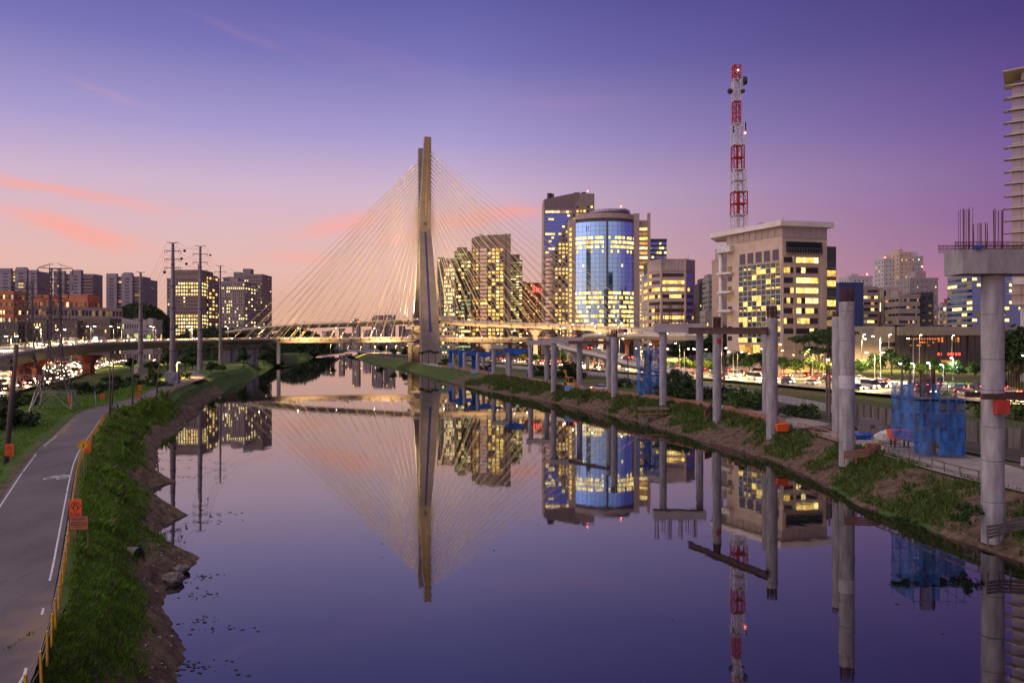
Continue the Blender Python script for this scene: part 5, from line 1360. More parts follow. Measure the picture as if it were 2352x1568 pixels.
def crosshead(T, w, d_, z0, z1, x_off, rg_seed, cages=(), mt=None, y_off=0):
    """beam on the pier head, local to the pier"""
    mb = MB(); x0, x1 = x_off, x_off + w; b = .06
    mb.box(x0, x1, y_off - d_ / 2, y_off + d_ / 2, z0, z1)
    o = mb.build('crosshead', mt or concrete, T)
    rg = random.Random(rg_seed)
    for (xa, xb, h, n) in cages:
        m2 = MB()
        for i in range(n):
            x = lerp(xa, xb, i / max(n - 1, 1)) + rg.uniform(-.04, .04); y = y_off + rg.choice((-.35, .35)) * d_ * .9
            m2.tube([(x, y, z1 - .1), (x + rg.uniform(-.06, .06), y, z1 + h + rg.uniform(-.15, .15))], .03 if h < 4 else .033, 4)
        stuff(m2.build('rebar', rust, T))
    return o

# near pier with the big crosshead at the right edge
P1 = pier('near concrete pier carrying a wide crosshead with tall starter bars', 2280, 64, 1.6, 632, .83, None)
z0, z1 = gz(632, 64) - 1.6, gz(577, 64) - 1.6
crosshead(P1, 12.5, 2.7, z0 + .02, z1, gx(2189, 64) - gx(2280, 64), 5)
rg = random.Random(55); X1 = gx(2280, 64)
def bars(u0, u1, v, n, T, Y, zb, z1, yy):
    for i in range(n):
        x = lerp(gx(u0, Y), gx(u1, Y), (i + .5) / n) - T.location.x + rg.uniform(-.02, .02); y = yy + rg.uniform(-.3, .3)
        mb = MB(); zt = gz(v, Y) - zb + rg.uniform(-.14, .14); mb.tube([(x, y, z1 - .05), (x + rg.uniform(-.05, .05), y, zt)], .019, 5); mb.build('rebar', rust, T)
bars(2207, 2232, 480, 13, P1, 63, 1.6, z1, -.9); bars(2234, 2275, 514, 15, P1, 63, 1.6, z1, -.7); bars(2282, 2308, 481, 12, P1, 63, 1.6, z1, -.9)
mb = MB()
for i in range(110):
    x = lerp(gx(2190, 63), gx(2352, 63) + 2.5, i / 110) - X1; 
    for y in (-1.2, 1.2): mb.tube([(x, y, z1 - .05), (x + rg.uniform(-.03, .03), y, z1 + rg.uniform(.42, .62))], .014, 4)
for y in (-1.2, 1.2):
    for h in (.52, .6, .3): mb.tube([(gx(2188, 63) - X1, y, z1 + h), (0, y, z1 + h + .03), (gx(2352, 63) - X1 + 3, y, z1 + h)], .02, 4)
stuff(mb.build('rebar_mat', rust, P1))
mb = MB(); mb.blob((gx(2240, 63) - X1, -1.45, z1 + .15), (.42, .14, .16), 11, 7, .35); mb.build('blue_tarpaulin', blue_paint, P1)
mb = MB(); zc = gz(908, 64) - 1.6
for y in (-1.15, 1.15): mb.box(gx(2236, 64) - X1, 9, y - .15, y + .15, zc - .22, zc + .22)
mb.build('support_beam', rust_beam, P1)
mb = MB(); mb.box(-.45, .55, -1.35, -.8, zc - 1.35, zc - .25); mb.build('red_bracket', mat('red_bracket_paint', (.55, .05, .03), .6), P1)
# steel cage waiting on the beam
c = at(2335, 893, 66); CG = thing('rebar_cage', 'dark woven rebar cage resting on the brown beam by the near pier', 'rebar cage', c)
mb = MB(); hh = 55 / F * 66
for i in range(17):
    x = -1.0 + i * .22
    for y in (-.5, .5): mb.beam((x, y, 0), (x, y, hh), .03)
for j in range(12):
    z = j * hh / 11
    for y in (-.5, .5): mb.beam((-1.0, y, z), (2.6, y, z), .03)
mb.build('bars', rust, CG)
def steel_beam(label, u0, u1, v, Y0, Y1, h=1.0):
    a, b = at(u0, v, Y0), at(u1, v, Y1); c = (a + b) / 2; c2 = Vector((c.x, c.y, c.z))
    T = thing('steel_beam', label, 'steel beam', c2, group='brown steel beams')
    mb = MB(); d_ = (b - a)
    for z in (-h / 2 + .06, h / 2 - .06): mb.beam(a - c2 + Vector((0, 0, z)), b - c2 + Vector((0, 0, z)), .5, .12)
    mb.build('flange', rust_beam, T); mb = MB(); mb.beam(a - c2, b - c2, .12, h - .26); mb.build('web', rust_beam, T)
P2 = pier('tall bare concrete pier with a dark rebar crown and one pale patched band', 1945, 93, 3.2, 693, .86, 660, band=(862, 892))
pier('slim second pier hidden behind the tall bare pier', 1925, 110, 4.2, 727, .80, 716)
pier('bare round pier with rebar crown at the end of the brown beam', 1773, 119, 2.9, 730, .82, 703)
pier('slim pier just behind the pier at the beam end', 1761, 134, 3.9, 758, .74)
P4 = pier('pier with white collar and dark rebar bundle crossed by the brown beam', 1647, 139, 3.4, 757, .74, 728)
mb = MB(); zz = gz(784, 139) - 3.4; mb.box(-.2, .5, -.95, -.6, zz - .3, zz + .5); mb.build('red_bracket', mat('red_bracket_paint', (.55, .05, .03), .6), P4)
steel_beam('long brown steel beam between two piers in front of the office', 1582, 1762, 759.5, 137.2, 118, 1.1)
def portal(l1, l2, ua, ub, Y, zb, vb, vt, u0, u1, r_, cages, seed):
    A = pier(l1, ua, Y, zb, vb, r_); Bp = pier(l2, ub, Y + 1.5, zb, vb, r_)
    crosshead(A, gx(u1, Y) - gx(u0, Y), 2.2, gz(vb, Y) - zb + .02, gz(vt, Y) - zb, gx(u0, Y) - gx(ua, Y), seed, [(gx(a, Y) - gx(ua, Y), gx(b, Y) - gx(ua, Y), h, n) for a, b, h, n in cages], concrete_pale)
    return A
portal('near leg of the widest pale portal frame, with bar clusters on its beam', 'far leg of the widest pale portal frame', 1523, 1607, 166, 3.7, 763, 743, 1500, 1620, .76, ((1503, 1513, 4.2, 8), (1520, 1526, 3, 6), (1531, 1543, 4.2, 10), (1560, 1570, 4.2, 9), (1575, 1585, 3, 8), (1593, 1602, 4, 8), (1503, 1618, .5, 60)), 3)
pier('round pier with short bar crown left of the tall blue scaffold', 1411, 190, 3.4, 774, .80, 757)
pier('slim pier close behind the one left of the blue scaffold', 1399, 207, 3.8, 772, .70, 768)
portal('far leg of the portal frame beside the yellow digger', 'near leg of the portal frame beside the yellow digger', 1272, 1331, 222, 3.6, 788, 775, 1263, 1338, .80, ((1268, 1276, 3, 8), (1292, 1300, 3, 8), (1322, 1334, 3.6, 10), (1263, 1337, .5, 40)), 4)
steel_beam('brown steel beam under the portal by the digger', 1306, 1400, 786.5, 219, 205, .9)
portal('leg of the second-farthest portal frame in front of the lit towers', 'back leg of the second-farthest portal frame', 1219, 1256, 262, 3.7, 792, 781, 1209, 1268, .80, ((1213, 1220, 3, 8), (1238, 1245, 3, 6), (1209, 1266, .5, 30)), 6)
pier('round pier wearing a blue-draped work platform', 1171, 283, 3.7, 801, .80, 787)
portal('leg of the farthest pale portal frame', 'back leg of the farthest pale portal frame', 1134, 1166, 305, 3.8, 801, 791, 1128, 1184, .80, ((1140, 1148, 2.5, 8), (1168, 1176, 2.5, 8)), 7)
for k, (u, Y, lab) in enumerate(((1097, 338, 'whitish pier nearest the blue-wrapped piers'), (1110, 350, 'slim grey pier behind the whitish pier'), (1067, 360, 'grey pier between two blue-wrapped piers'), (1043, 384, 'farthest grey pier of the site, by the palms'))):
    pier(lab, u, Y, 3.7, 809, .80)
for k, (u, Y, lab) in enumerate(((1088, 342, 'blue-wrapped pier beside the whitish pier'), (1058, 364, 'blue-wrapped pier in the middle of the far group'), (1035, 386, 'blue-wrapped pier closest to the palm trees'))):
    T = thing('wrapped_pier', lab, 'pier', (gx(u, Y), Y, 3.7), group='piers wrapped in blue netting')
    mb = MB(); h = gz(804, Y) - 3.7
    for i in range(6): mb.cbox((0, 0, h * (i + .5) / 6), (1.75 + .1 * (i % 2), 1.75, h / 6 - .05), .05 * i)
    mb.build('netting', blue_net, T); mb = MB(); mb.tube([(0, 0, -1), (0, 0, h + .5)], .7, 12); mb.build('shaft', concrete_new, T)
def platform(label, u0, u1, v, Y, net=True):
    a, b = at(u0, v, Y), at(u1, v, Y); c = (a + b) / 2; w = (b - a).length
    T = thing('work_platform', label, 'platform', c, group='work platforms')
    mb = MB(); mb.box(-w / 2, w / 2, -2.4, 2.4, -.35, .0); mb.build('deck', rust_beam, T)
    mb = MB()
    for i in range(int(w / 1.6) + 1):
        x = -w / 2 + i * 1.6
        for y in (-2.3, 2.3): mb.beam((x, y, 0), (x, y, 1.2), .07)
    for y in (-2.3, 2.3):
        for z in (.6, 1.15): mb.beam((-w / 2, y, z), (w / 2, y, z), .06)
    mb.build('guard_rail', rust, T)
    if net:
        mb = MB(); n = 14
        for i in range(n):
            x0, x1 = lerp(-w / 2, w / 2, i / n), lerp(-w / 2, w / 2, (i + 1) / n); da, db = [1.6 * (1 - abs(2 * t - 1) ** 2) + .5 + .2 * math.sin(i * 2.1) for t in (i / n, (i + 1) / n)]
            mb.add([(x0, -2.45, -.3), (x1, -2.45, -.3), (x1, -2.5, -.3 - db), (x0, -2.5, -.3 - da)], [(0, 3, 2, 1)])
        mb.build('safety_net', blue_net, T)
platform('brown work platform with blue net at the blue-draped pier', 1157, 1212, 799, 282); platform('long brown work platform over the far wrapped piers', 1072, 1155, 807.5, 340); platform('work platform closest to the palm trees', 1035, 1096, 803, 382)

def scaffold(label, u0, u1, vt, vb, Y, d_, core_vt, seed):
    zb = gz(vb, Y); a, b = gx(u0, Y), gx(u1, Y); w = b - a; h = gz(vt, Y) - zb
    T = thing('scaffold_tower', label, 'scaffold', ((a + b) / 2, Y + d_ / 2, zb)); rg = random.Random(seed)
    mb = MB(); nx, nz_ = 6, max(5, int(h / 1.35))
    for i in range(nx + 1):
        for y in (-d_ / 2, d_ / 2): mb.tube([(-w / 2 + w * i / nx, y, -.3), (-w / 2 + w * i / nx, y, h + rg.uniform(.1, .8))], .04, 5)
    for j in range(nz_ + 1):
        z = h * j / nz_
        for y in (-d_ / 2, d_ / 2): mb.beam((-w / 2 - .2, y, z), (w / 2 + .2, y, z), .06)
        for x in (-w / 2, w / 2): mb.beam((x, -d_ / 2, z), (x, d_ / 2, z), .06)
    for j in range(0, nz_ - 1, 2):
        mb.beam((-w / 2, -d_ / 2 - .05, h * j / nz_), (-w / 2 + w / nx * 2, -d_ / 2 - .05, h * (j + 2) / nz_), .05); mb.beam((w / 2, -d_ / 2 - .05, h * j / nz_), (w / 2 - w / nx * 2, -d_ / 2 - .05, h * (j + 2) / nz_), .05)
    mb.build('tube_frame', mat('blue_scaffold_tube', (.10, .24, .50), .5, .3), T)
    for j in range(nz_):
        for i in range(nx):
            for (fx, yy, s_) in ((0, -d_ / 2 - .08, 0),):
                top = j / nz_
                if rg.random() < (.10 if top < .6 else .3 if top < .8 else .8 if seed == 2 else .15): continue
                x0, x1 = -w / 2 + w * i / nx + .03, -w / 2 + w * (i + 1) / nx - .03; z0_, z1_ = h * j / nz_ + .04, h * (j + 1) / nz_ - .04
                m2 = MB(); bow = rg.uniform(-.22, .2); z1_ -= rg.uniform(0, .25) if rg.random() < .3 else 0
                m2.add([(x0, yy, z0_), ((x0 + x1) / 2, yy + bow, z0_), (x1, yy, z0_), (x1, yy, z1_), ((x0 + x1) / 2, yy + bow, z1_), (x0, yy, z1_)], [(0, 1, 4, 5), (1, 2, 3, 4)]); m2.build('net_panel', net_sheer, T)
        for sx in (-1, 1):
            if rg.random() < .25: continue
            z0_, z1_ = h * j / nz_ + .04, h * (j + 1) / nz_ - .04; x = sx * (w / 2 + .06)
            m2 = MB(); m2.add([(x, -d_ / 2, z0_), (x, d_ / 2, z0_), (x, d_ / 2, z1_), (x, -d_ / 2, z1_)], [(0, 1, 2, 3)]); m2.build('net_panel', net_sheer, T)
    mb = MB(); mb.tube([(0, 0, -.5), (0, 0, h * .62)], .85, 16); mb.build('pier_core', concrete, T)
    mb = MB(); zc = gz(core_vt, Y) - zb
    for i in range(40):
        t = 2 * math.pi * i / 40; mb.tube([(.75 * math.cos(t), .75 * math.sin(t), h * .55), (.75 * math.cos(t), .75 * math.sin(t), zc + rg.uniform(-.15, .1))], .035, 4)
    stuff(mb.build('rebar', rust, T))
    mb = MB(); mb.box(-w / 2 + .3, w / 2 - .3, -d_ / 2 + .2, d_ / 2 - .2, h * .8, h * .8 + .1); mb.build('plank_deck', timber_grey, T)
    return T
net_sheer = bpy.data.materials.new('sheer_blue_net'); net_sheer.use_nodes = True
def sheer():
    nt = net_sheer.node_tree; N, L = nt.nodes.new, nt.links.new; b = nt.nodes['Principled BSDF']; b.inputs['Base Color'].default_value = (.02, .14, .55, 1); b.inputs['Roughness'].default_value = .8
    tc = N('ShaderNodeTexCoord'); nz = N('ShaderNodeTexNoise'); nz.inputs['Scale'].default_value = 1.3; L(tc.outputs['Object'], nz.inputs['Vector'])
    mr = N('ShaderNodeMapRange'); mr.inputs[1].default_value = .35; mr.inputs[2].default_value = .65; mr.inputs[3].default_value = .5; mr.inputs[4].default_value = .9; L(nz.outputs[0], mr.inputs[0]); L(mr.outputs[0], b.inputs['Alpha'])
    n2 = N('ShaderNodeTexNoise'); n2.inputs['Scale'].default_value = .7; n2.inputs['Detail'].default_value = 8; oi = N('ShaderNodeObjectInfo'); vm = N('ShaderNodeVectorMath'); vm.operation = 'MULTIPLY_ADD'; L(oi.outputs['Random'], vm.inputs[0]); vm.inputs[1].default_value = (.6, .6, .6); L(tc.outputs['Object'], vm.inputs[2]); L(vm.outputs[0], n2.inputs['Vector'])
    r2 = N('ShaderNodeMapRange'); r2.inputs[1].default_value = .36; r2.inputs[2].default_value = .64; L(n2.outputs[0], r2.inputs[0])
    mx = N('ShaderNodeMix'); mx.data_type = 'RGBA'; L(r2.outputs[0], mx.inputs[0]); mx.inputs[6].default_value = (.012, .06, .24, 1); mx.inputs[7].default_value = (.03, .19, .58, 1); L(mx.outputs[2], b.inputs['Base Color'])
sheer()
scaffold('tall blue-netted scaffold between bare piers and the highway', 1469, 1514, 800, 907, 186, 4.2, 812, 1)
scaffold('wide blue-netted scaffold round a rebar core beside the near pier', 2099, 2216, 884, 1046, 87, 5.0, 850, 2)

# timber fences along the bank edge
def timber_fence(label, pts, h=1.1, planks=2, mt=wood, step=2.2, net=None, group='timber fences along the site', seed=1):
    base = Vector((pts[0][0], pts[0][1], pts[0][2])); T = thing('timber_fence', label, 'fence', base, group=group); rg = random.Random(seed)
    fr = frames([Vector(p) for p in pts]); tot, s_ = along(fr); n = max(2, int(tot / step)); prev = None
    for i in range(n + 1):
        p, d_, r_ = s_(tot * i / n); p = p - base; lean = Vector((rg.uniform(-.12, .12), rg.uniform(-.12, .12), h * rg.uniform(.92, 1.1)))
        mb = MB(); mb.beam(p - Vector((0, 0, .4)), p + lean, .09, .09); mb.build('post', mt, T)
        if prev is not None:
            for k in range(planks):
                f = .3 + .62 * k / max(planks - 1, 1); mb = MB(); off = r_ * .06
                mb.beam(prev[0] + prev[1] * f + off, p + lean * f + off, .04, .16 if planks < 4 else .2); mb.build('plank', mt, T)
            if net:
                mb = MB(); mb.add([prev[0] + prev[1] * .05, p + lean * .05, p + lean * .92, prev[0] + prev[1] * .92], [(0, 1, 2, 3)]); mb.build('net_panel', net, T)
        prev = (p, lean)
def crest_pts(Ya, Yb, off=0.0, n=10, z=3.75): return [(xcr(lerp(Ya, Yb, i / n)) + off, lerp(Ya, Yb, i / n), z) for i in range(n + 1)]
orange_net = mat('orange_net', (.36, .17, .10), .8, c2=(.20, .09, .055), scale=1.5, contrast=1.6)
timber_fence('low timber rail fence beside the sandy track, nearest the camera', crest_pts(71, 92, -.1), 1.0, 2, timber_grey, 2.3, seed=3)
timber_fence('plank fence wrapped round the foot of the tall bare pier', [(37.6, 90.5, 3.0), (40.4, 90.8, 3.2), (42.5, 92, 3.6), (43.6, 95, 3.7)], 1.15, 4, wood, 1.4, seed=4)
timber_fence('bent rail fence on the slope behind the tall bare pier', crest_pts(97, 116, -.3), 1.1, 2, wood, 2.6, seed=5)
timber_fence('orange board fence between the two bare piers', crest_pts(121, 146, -.2), 1.05, 4, wood, 2.0, orange_net, seed=6)
timber_fence('board fence stepping down to the water by the white-collared pier', [(34.0, 141, 2.9), (35.6, 145, 3.5), (37.4, 150, 3.75)], 1.3, 4, wood, 1.6, orange_net, seed=7)
timber_fence('orange board fence under the widest portal frame', crest_pts(152, 178, -.2), 1.1, 3, wood, 2.2, orange_net, seed=8)
timber_fence('orange board fence below the tall blue scaffold', crest_pts(180, 203, -.1), 1.1, 3, wood, 2.2, orange_net, seed=9)
timber_fence('orange net fence between the digger and the blue scaffold', crest_pts(206, 213, -.1), 1.1, 2, wood, 2.2, orange_net, seed=10)
timber_fence('orange net fence along the far bank edge', crest_pts(225, 300, -.1, 14), 1.1, 2, wood, 3.0, orange_net, seed=11)
timber_fence('faint orange fence towards the palms', crest_pts(305, 400, -.1, 12), 1.1, 2, wood, 4.0, orange_net, seed=12)
timber_fence('rough timber fence at the foot of the near pier', [(36.0, 60.5, 1.3), (38.0, 61.6, 1.5), (40.5, 62, 1.9), (43, 62, 2.4), (45, 61, 2.6)], 1.25, 4, timber_grey, 1.3, seed=13)
# timber jetty on the slope
T = thing('timber_trestle', 'grey timber trestle jutting from the bank below the blue scaffold', 'trestle', (gx(1500, 160), 160, 2.2))
for i in range(6):
    mb = MB(); mb.beam((-2.6 + i, -.6, -2.6), (-2.4 + i, -.4, 1.5), .12); mb.build('prop', timber_grey, T)
for z in (-.2, .7): 
    mb = MB(); mb.beam((-3.2, -.7, z), (3.2, -.5, z + .2), .1, .22); mb.build('rail', wood, T)
mb = MB(); mb.box(-3, 3, -.5, 1.2, .95, 1.05); mb.build('deck', timber_grey, T)
# hoarding, digger, small site things
T = thing('site_hoarding', 'light blue hoarding panels in front of the yellow digger', 'hoarding', (gx(1318, 213), 213, 3.3))
for i in range(6):
    mb = MB(); mb.cbox((-1.8 + i * .82 - .2, -.25 * i + .6, .75), (.8, .06, 1.5), -.28); mb.build('panel', blue_light, T)
T = thing('site_hoarding', 'light blue hoarding at the foot of the blue-wrapped pier', 'hoarding', (gx(1098, 330), 330, 3.4))
for i in range(7):
    mb = MB(); mb.cbox((-2.6 + i * .82, -.4 * i + .9, .6), (.8, .06, 1.3), -.45); mb.build('panel', blue_light, T)
def digger():
    T = thing('backhoe_loader', 'yellow backhoe loader parked beside a pier behind light blue panels', 'digger', (gx(1311, 218), 218.5, 3.75), R(25)); yl = mat('digger_yellow', (.72, .33, .03), .5); 
    mb = MB(); mb.box(-1.0, 1.0, -2.2, .6, .7, 1.45); mb.box(-.8, .8, -3.0, -2.2, .8, 1.35); mb.build('chassis', yl, T)
    mb = MB(); mb.prism([(-.8, -.3), (.8, -.3), (.8, 1.3), (-.8, 1.3)], 1.4, 1.55); mb.prism([(-.85, -.4), (.85, -.4), (.85, 1.4), (-.85, 1.4)], 2.85, 3.0)
    for x in (-.75, .75):
        for y in (-.25, 1.25): mb.beam((x, y, 1.5), (x, y, 2.9), .1)
    mb.build('cab', yl, T); mb = MB(); mb.box(-.68, .68, -.2, 1.2, 1.56, 2.82); mb.build('cab_glass', dark_glass, T)
    for (x, y, r_) in ((-1.0, 1.0, .75), (1.0, 1.0, .75), (-.95, -1.9, .5), (.95, -1.9, .5)):
        mb = MB(); mb.tube([(x - .18, y, r_), (x + .18, y, r_)], r_, 14); mb.build('wheel', rubber, T)
    mb = MB(); mb.beam((-.6, -2.6, 1.3), (-.6, -3.9, .6), .16); mb.beam((.6, -2.6, 1.3), (.6, -3.9, .6), .16); mb.build('loader_arm', yl, T)
    mb = MB(); mb.add([(-1.1, -3.8, .15), (1.1, -3.8, .15), (1.1, -4.5, .1), (-1.1, -4.5, .1), (-1.1, -3.8, .95), (1.1, -3.8, .95)], [(0, 1, 2, 3), (0, 4, 5, 1), (0, 3, 4), (1, 5, 2)]); mb.build('bucket', yl, T)
    mb = MB(); mb.beam((0, 1.4, 1.2), (0, 2.4, 3.4), .25, .3); mb.beam((0, 2.4, 3.4), (0, 3.2, 4.6), .2, .25); mb.build('boom', yl, T); mb = MB(); mb.box(-.3, .3, 2.8, 3.5, 4.2, 4.9); mb.build('backhoe_bucket', yl, T)
digger()
def cabin(label, u, v, Y, w, h, mt, cat='portable toilet', d_=1.2, name='portable_toilet'):
    z = gz(v, Y); T = thing(name, label, cat, (gx(u, Y), Y, z))
    mb = MB(); mb.box(-w / 2, w / 2, -d_ / 2, d_ / 2, 0, h); mb.build('body', mt, T)
    mb = MB(); mb.add([(-w / 2 - .05, -d_ / 2 - .05, h), (w / 2 + .05, -d_ / 2 - .05, h), (w / 2 + .05, d_ / 2 + .05, h), (-w / 2 - .05, d_ / 2 + .05, h), (0, -d_ / 2 - .05, h + .2), (0, d_ / 2 + .05, h + .2)], [(0, 1, 4), (2, 3, 5), (1, 2, 5, 4), (3, 0, 4, 5), (3, 2, 1, 0)]); mb.build('roof', w_white, T)
    mb = MB(); mb.box(-w * .36, w * .36, -d_ / 2 - .05, -d_ / 2, .1, h - .15); mb.build('door', mt, T)
cabin('blue portable toilet beside the second-farthest portal', 1214, 871, 268, 1.2, 2.3, blue_paint); cabin('blue portable toilet near the farthest portal frame', 1125, 859, 312, 1.3, 2.4, blue_paint); cabin('pale blue site kiosk near the blue-wrapped piers', 1034, 846, 375, 1.6, 2.4, blue_light)
# yard clutter on the near track
T = thing('steel_hopper', 'orange concrete hopper on legs standing on the sandy track', 'hopper', (gx(2066, 96), 96, 3.8))
mb = MB(); mb.add([(-1, -.7, 1.0), (1, -.7, 1.0), (1, .7, 1.0), (-1, .7, 1.0), (-1.2, -.9, 2.1), (1.2, -.9, 2.1), (1.2, .9, 2.1), (-1.2, .9, 2.1)], [(3, 2, 1, 0), (4, 5, 6, 7), (0, 1, 5, 4), (1, 2, 6, 5), (2, 3, 7, 6), (3, 0, 4, 7)]); mb.build('tank', orange_paint, T)
for x in (-.8, .8):
    for y in (-.5, .5): mb = MB(); mb.beam((x, y, 0), (x, y, 1.0), .14); mb.build('leg', rust_beam, T)
T = thing('bulk_bag', 'crumpled white bulk bag between grey formwork and orange hopper', 'bag', (gx(2038, 99), 99, 3.8)); mb = MB(); mb.blob((0, 0, .8), (1.5, .8, .95), 11, 7, .18); mb.build('sack', w_white, T)
T = thing('formwork_panel', 'grey hexagonal steel formwork lying by the railway', 'formwork', (gx(2003, 106), 106, 3.8)); mb = MB(); pts = [(-2.0, .2), (-1.6, 2.5), (.6, 2.5), (1.9, 1.2), (1.2, 0), (-1.9, 0)]
mb.add([(x, -.2, z) for x, z in pts] + [(x + .3, .6, z) for x, z in pts], [tuple(range(6))] + [tuple(range(6, 12))[::-1]] + [(i, 6 + i, 6 + (i + 1) % 6, (i + 1) % 6) for i in range(6)]); mb.build('shell', steel, T)
mb = MB(); mb.box(-.3, .3, -.28, -.18, 1.2, 1.7); mb.build('hatch', steel_dark, T)
T = thing('tarpaulin_heap', 'blue tarpaulin heap on the track behind the tall bare pier', 'tarpaulin', (gx(1976, 104), 104, 3.8)); mb = MB(); mb.blob((0, 0, .3), (1.7, .9, .55), 13, 6, .25); mb.build('sheet', blue_paint, T)
T = thing('spoil_heap', 'grey wrapped heap of materials on the track', 'heap', (gx(1893, 113), 113, 3.7)); mb = MB(); mb.blob((0, 0, .2), (3.4, 1.4, .7), 15, 6, .22); mb.blob((2.6, 1, .3), (2.4, 1.2, .9), 13, 6, .22); mb.build('sheet', steel_dark, T)
def cone(label, u, v, Y):
    T = thing('traffic_cone', label, 'traffic cone', (gx(u, Y), Y, gz(v, Y)))
    mb = MB(); mb.box(-.2, .2, -.2, .2, 0, .04); mb.lathe([(.15, .04), (.03, .75)], 10); mb.build('body', orange_paint, T)
    mb = MB(); mb.lathe([(.118, .25), (.085, .43)], 10); mb.build('white_band', white_paint, T)
cone('orange and white traffic cone alone on the sandy track', 1867, 981, 116)
T = thing('orange_bin', 'orange skip leaning at the foot of the beam-end pier', 'skip', (gx(1796, 117), 117, 3.4)); mb = MB(); mb.add([(-.7, -.5, 0), (.7, -.5, 0), (.7, .5, 0), (-.7, .5, 0), (-.9, -.6, 1), (.9, -.6, 1.2), (.9, .6, 1.2), (-.9, .6, 1)], [(3, 2, 1, 0), (0, 1, 5, 4), (1, 2, 6, 5), (2, 3, 7, 6), (3, 0, 4, 7), (4, 5, 6, 7)]); mb.build('tub', orange_paint, T)
for (lab, u, v, Y, w, h) in (('pale concrete block beside the tall bare pier foot', 2001, 1032, 94, 1.3, .9), ('pale concrete marker post near the track fence', 2030, 1042, 91, .5, 1.1)):
    T = thing('concrete_block', lab, 'concrete block', (gx(u, Y), Y, gz(v, Y) - .15)); mb = MB(); mb.prism([(-w / 2, -.3), (w / 2, -.3), (w / 2 - .08, .3), (-w / 2 + .08, .3)], 0, h); mb.box(-w / 2 - .08, w / 2 + .08, -.38, .38, -.1, .08); mb.build('block', wood if w > 1 else concrete_pale, T)
T = thing('site_sign', 'small white notice on two posts at the edge of the track', 'sign', (gx(2260 + 95, 76), 76, 3.8))
mb = MB(); mb.box(-.4, .4, -.03, .03, .9, 1.7); mb.build('board', white_paint, T); mb = MB(); mb.beam((0, .05, 0), (0, .05, 1.6), .07); mb.build('post', wood, T)

# railway wall, panel fence and catenary
T = thing('track_wall', 'long stained concrete wall between railway and highway', 'wall', (57, 160, 3.7)); tb = Vector((57, 160, 3.7)); tot, s_ = along(wall_fr); t = 0; k = 0
while t < tot - 3:
    L_ = 4.0 if t < 190 else 9.0
    p, d_, r_ = s_(t); q, _, _ = s_(t + L_ - .1)
    mb = MB(); h = 1.5; mb.beam(p - tb + Vector((0, 0, h / 2 - .3)), q - tb + Vector((0, 0, h / 2 - .3)), .25, h + .6); mb.build('wall_panel', concrete, T); t += L_; k += 1
T = thing('board_fence', 'tall dark board fence behind the catenary masts and blue scaffold', 'fence', (60, 105, 3.7)); tb = Vector((60, 105, 3.7)); t = 22
p0s = []
while t < 74:
    p, d_, r_ = s_(t); q, _, _ = s_(t + 2.3); off = r_ * -.5
    mb = MB(); mb.beam(p + off - tb + Vector((0, 0, 1.25)), q + off - tb + Vector((0, 0, 1.25)), .1, 2.6); mb.build('board_panel', timber_grey, T)
    mb = MB(); mb.beam(p + off * 1.5 - tb, p + off * 1.5 - tb + Vector((0, 0, 2.7)), .16); mb.build('post', timber_grey, T); t += 2.42
T = thing('railing', 'thin dark railing on top of the wall along the highway verge', 'railing', (62, 160, 5.6)); tb = Vector((62, 160, 5.6)); mb = MB(); t = 0
while t < 260:
    p, d_, r_ = s_(t); a_ = p + r_ * 4 + Vector((0, 0, .8)); mb.beam(a_ - tb, a_ - tb + Vector((0, 0, 1.9)), .05)
    t += .9
for z in (.9, 2.6):
    for t0 in range(0, 256, 4):
        p, _, r_ = s_(t0); q, _, r2 = s_(t0 + 4); mb.beam(p + r_ * 4 + Vector((0, 0, z)) - tb, q + r2 * 4 + Vector((0, 0, z)) - tb, .06)
stuff(mb.build('bars', steel_dark, T))
for k, (u, vb, Y, vt, lab) in enumerate(((1899, 961, 131, 836, 'concrete catenary mast in front of the twin one'), (1905, 966, 127, 839, 'twin catenary mast beside the tall bare pier'), (2072, 977, 119, 838, 'catenary mast near the dark board fence'), (2090, 1004, 104, 846, 'catenary mast beside the wide blue scaffold'), (1760, 918, 168, 800, 'catenary mast half hidden by the beam-end pier'), (1663, 902, 196, 822, 'thin dark catenary mast behind the office piers'), (1481, 875, 240, 812, 'catenary mast beside the tall blue scaffold'), (1442, 880, 235, 810, 'dark catenary mast right of the digger'))):
    z = gz(vb, Y); h = gz(vt, Y) - z; T = thing('catenary_mast', lab, 'mast', (gx(u, Y), Y, z), group='railway catenary masts')
    mb = MB(); mb.tube([(0, 0, -.3), (0, 0, h)], [.24, .15], 8); mb.build('pole', wood_pole, T)
    mb = MB(); mb.beam((0, 0, h * .86), (2.4, .3, h * .9), .08); mb.beam((0, 0, h * .74), (2.3, .3, h * .88), .06); cl = mb.build('cantilever', steel_dark, T)
    mb = MB(); mb.tube([(2.0, .25, h * .70), (2.0, .25, h * .87)], .05, 6); mb.build('insulator', insul, cl)
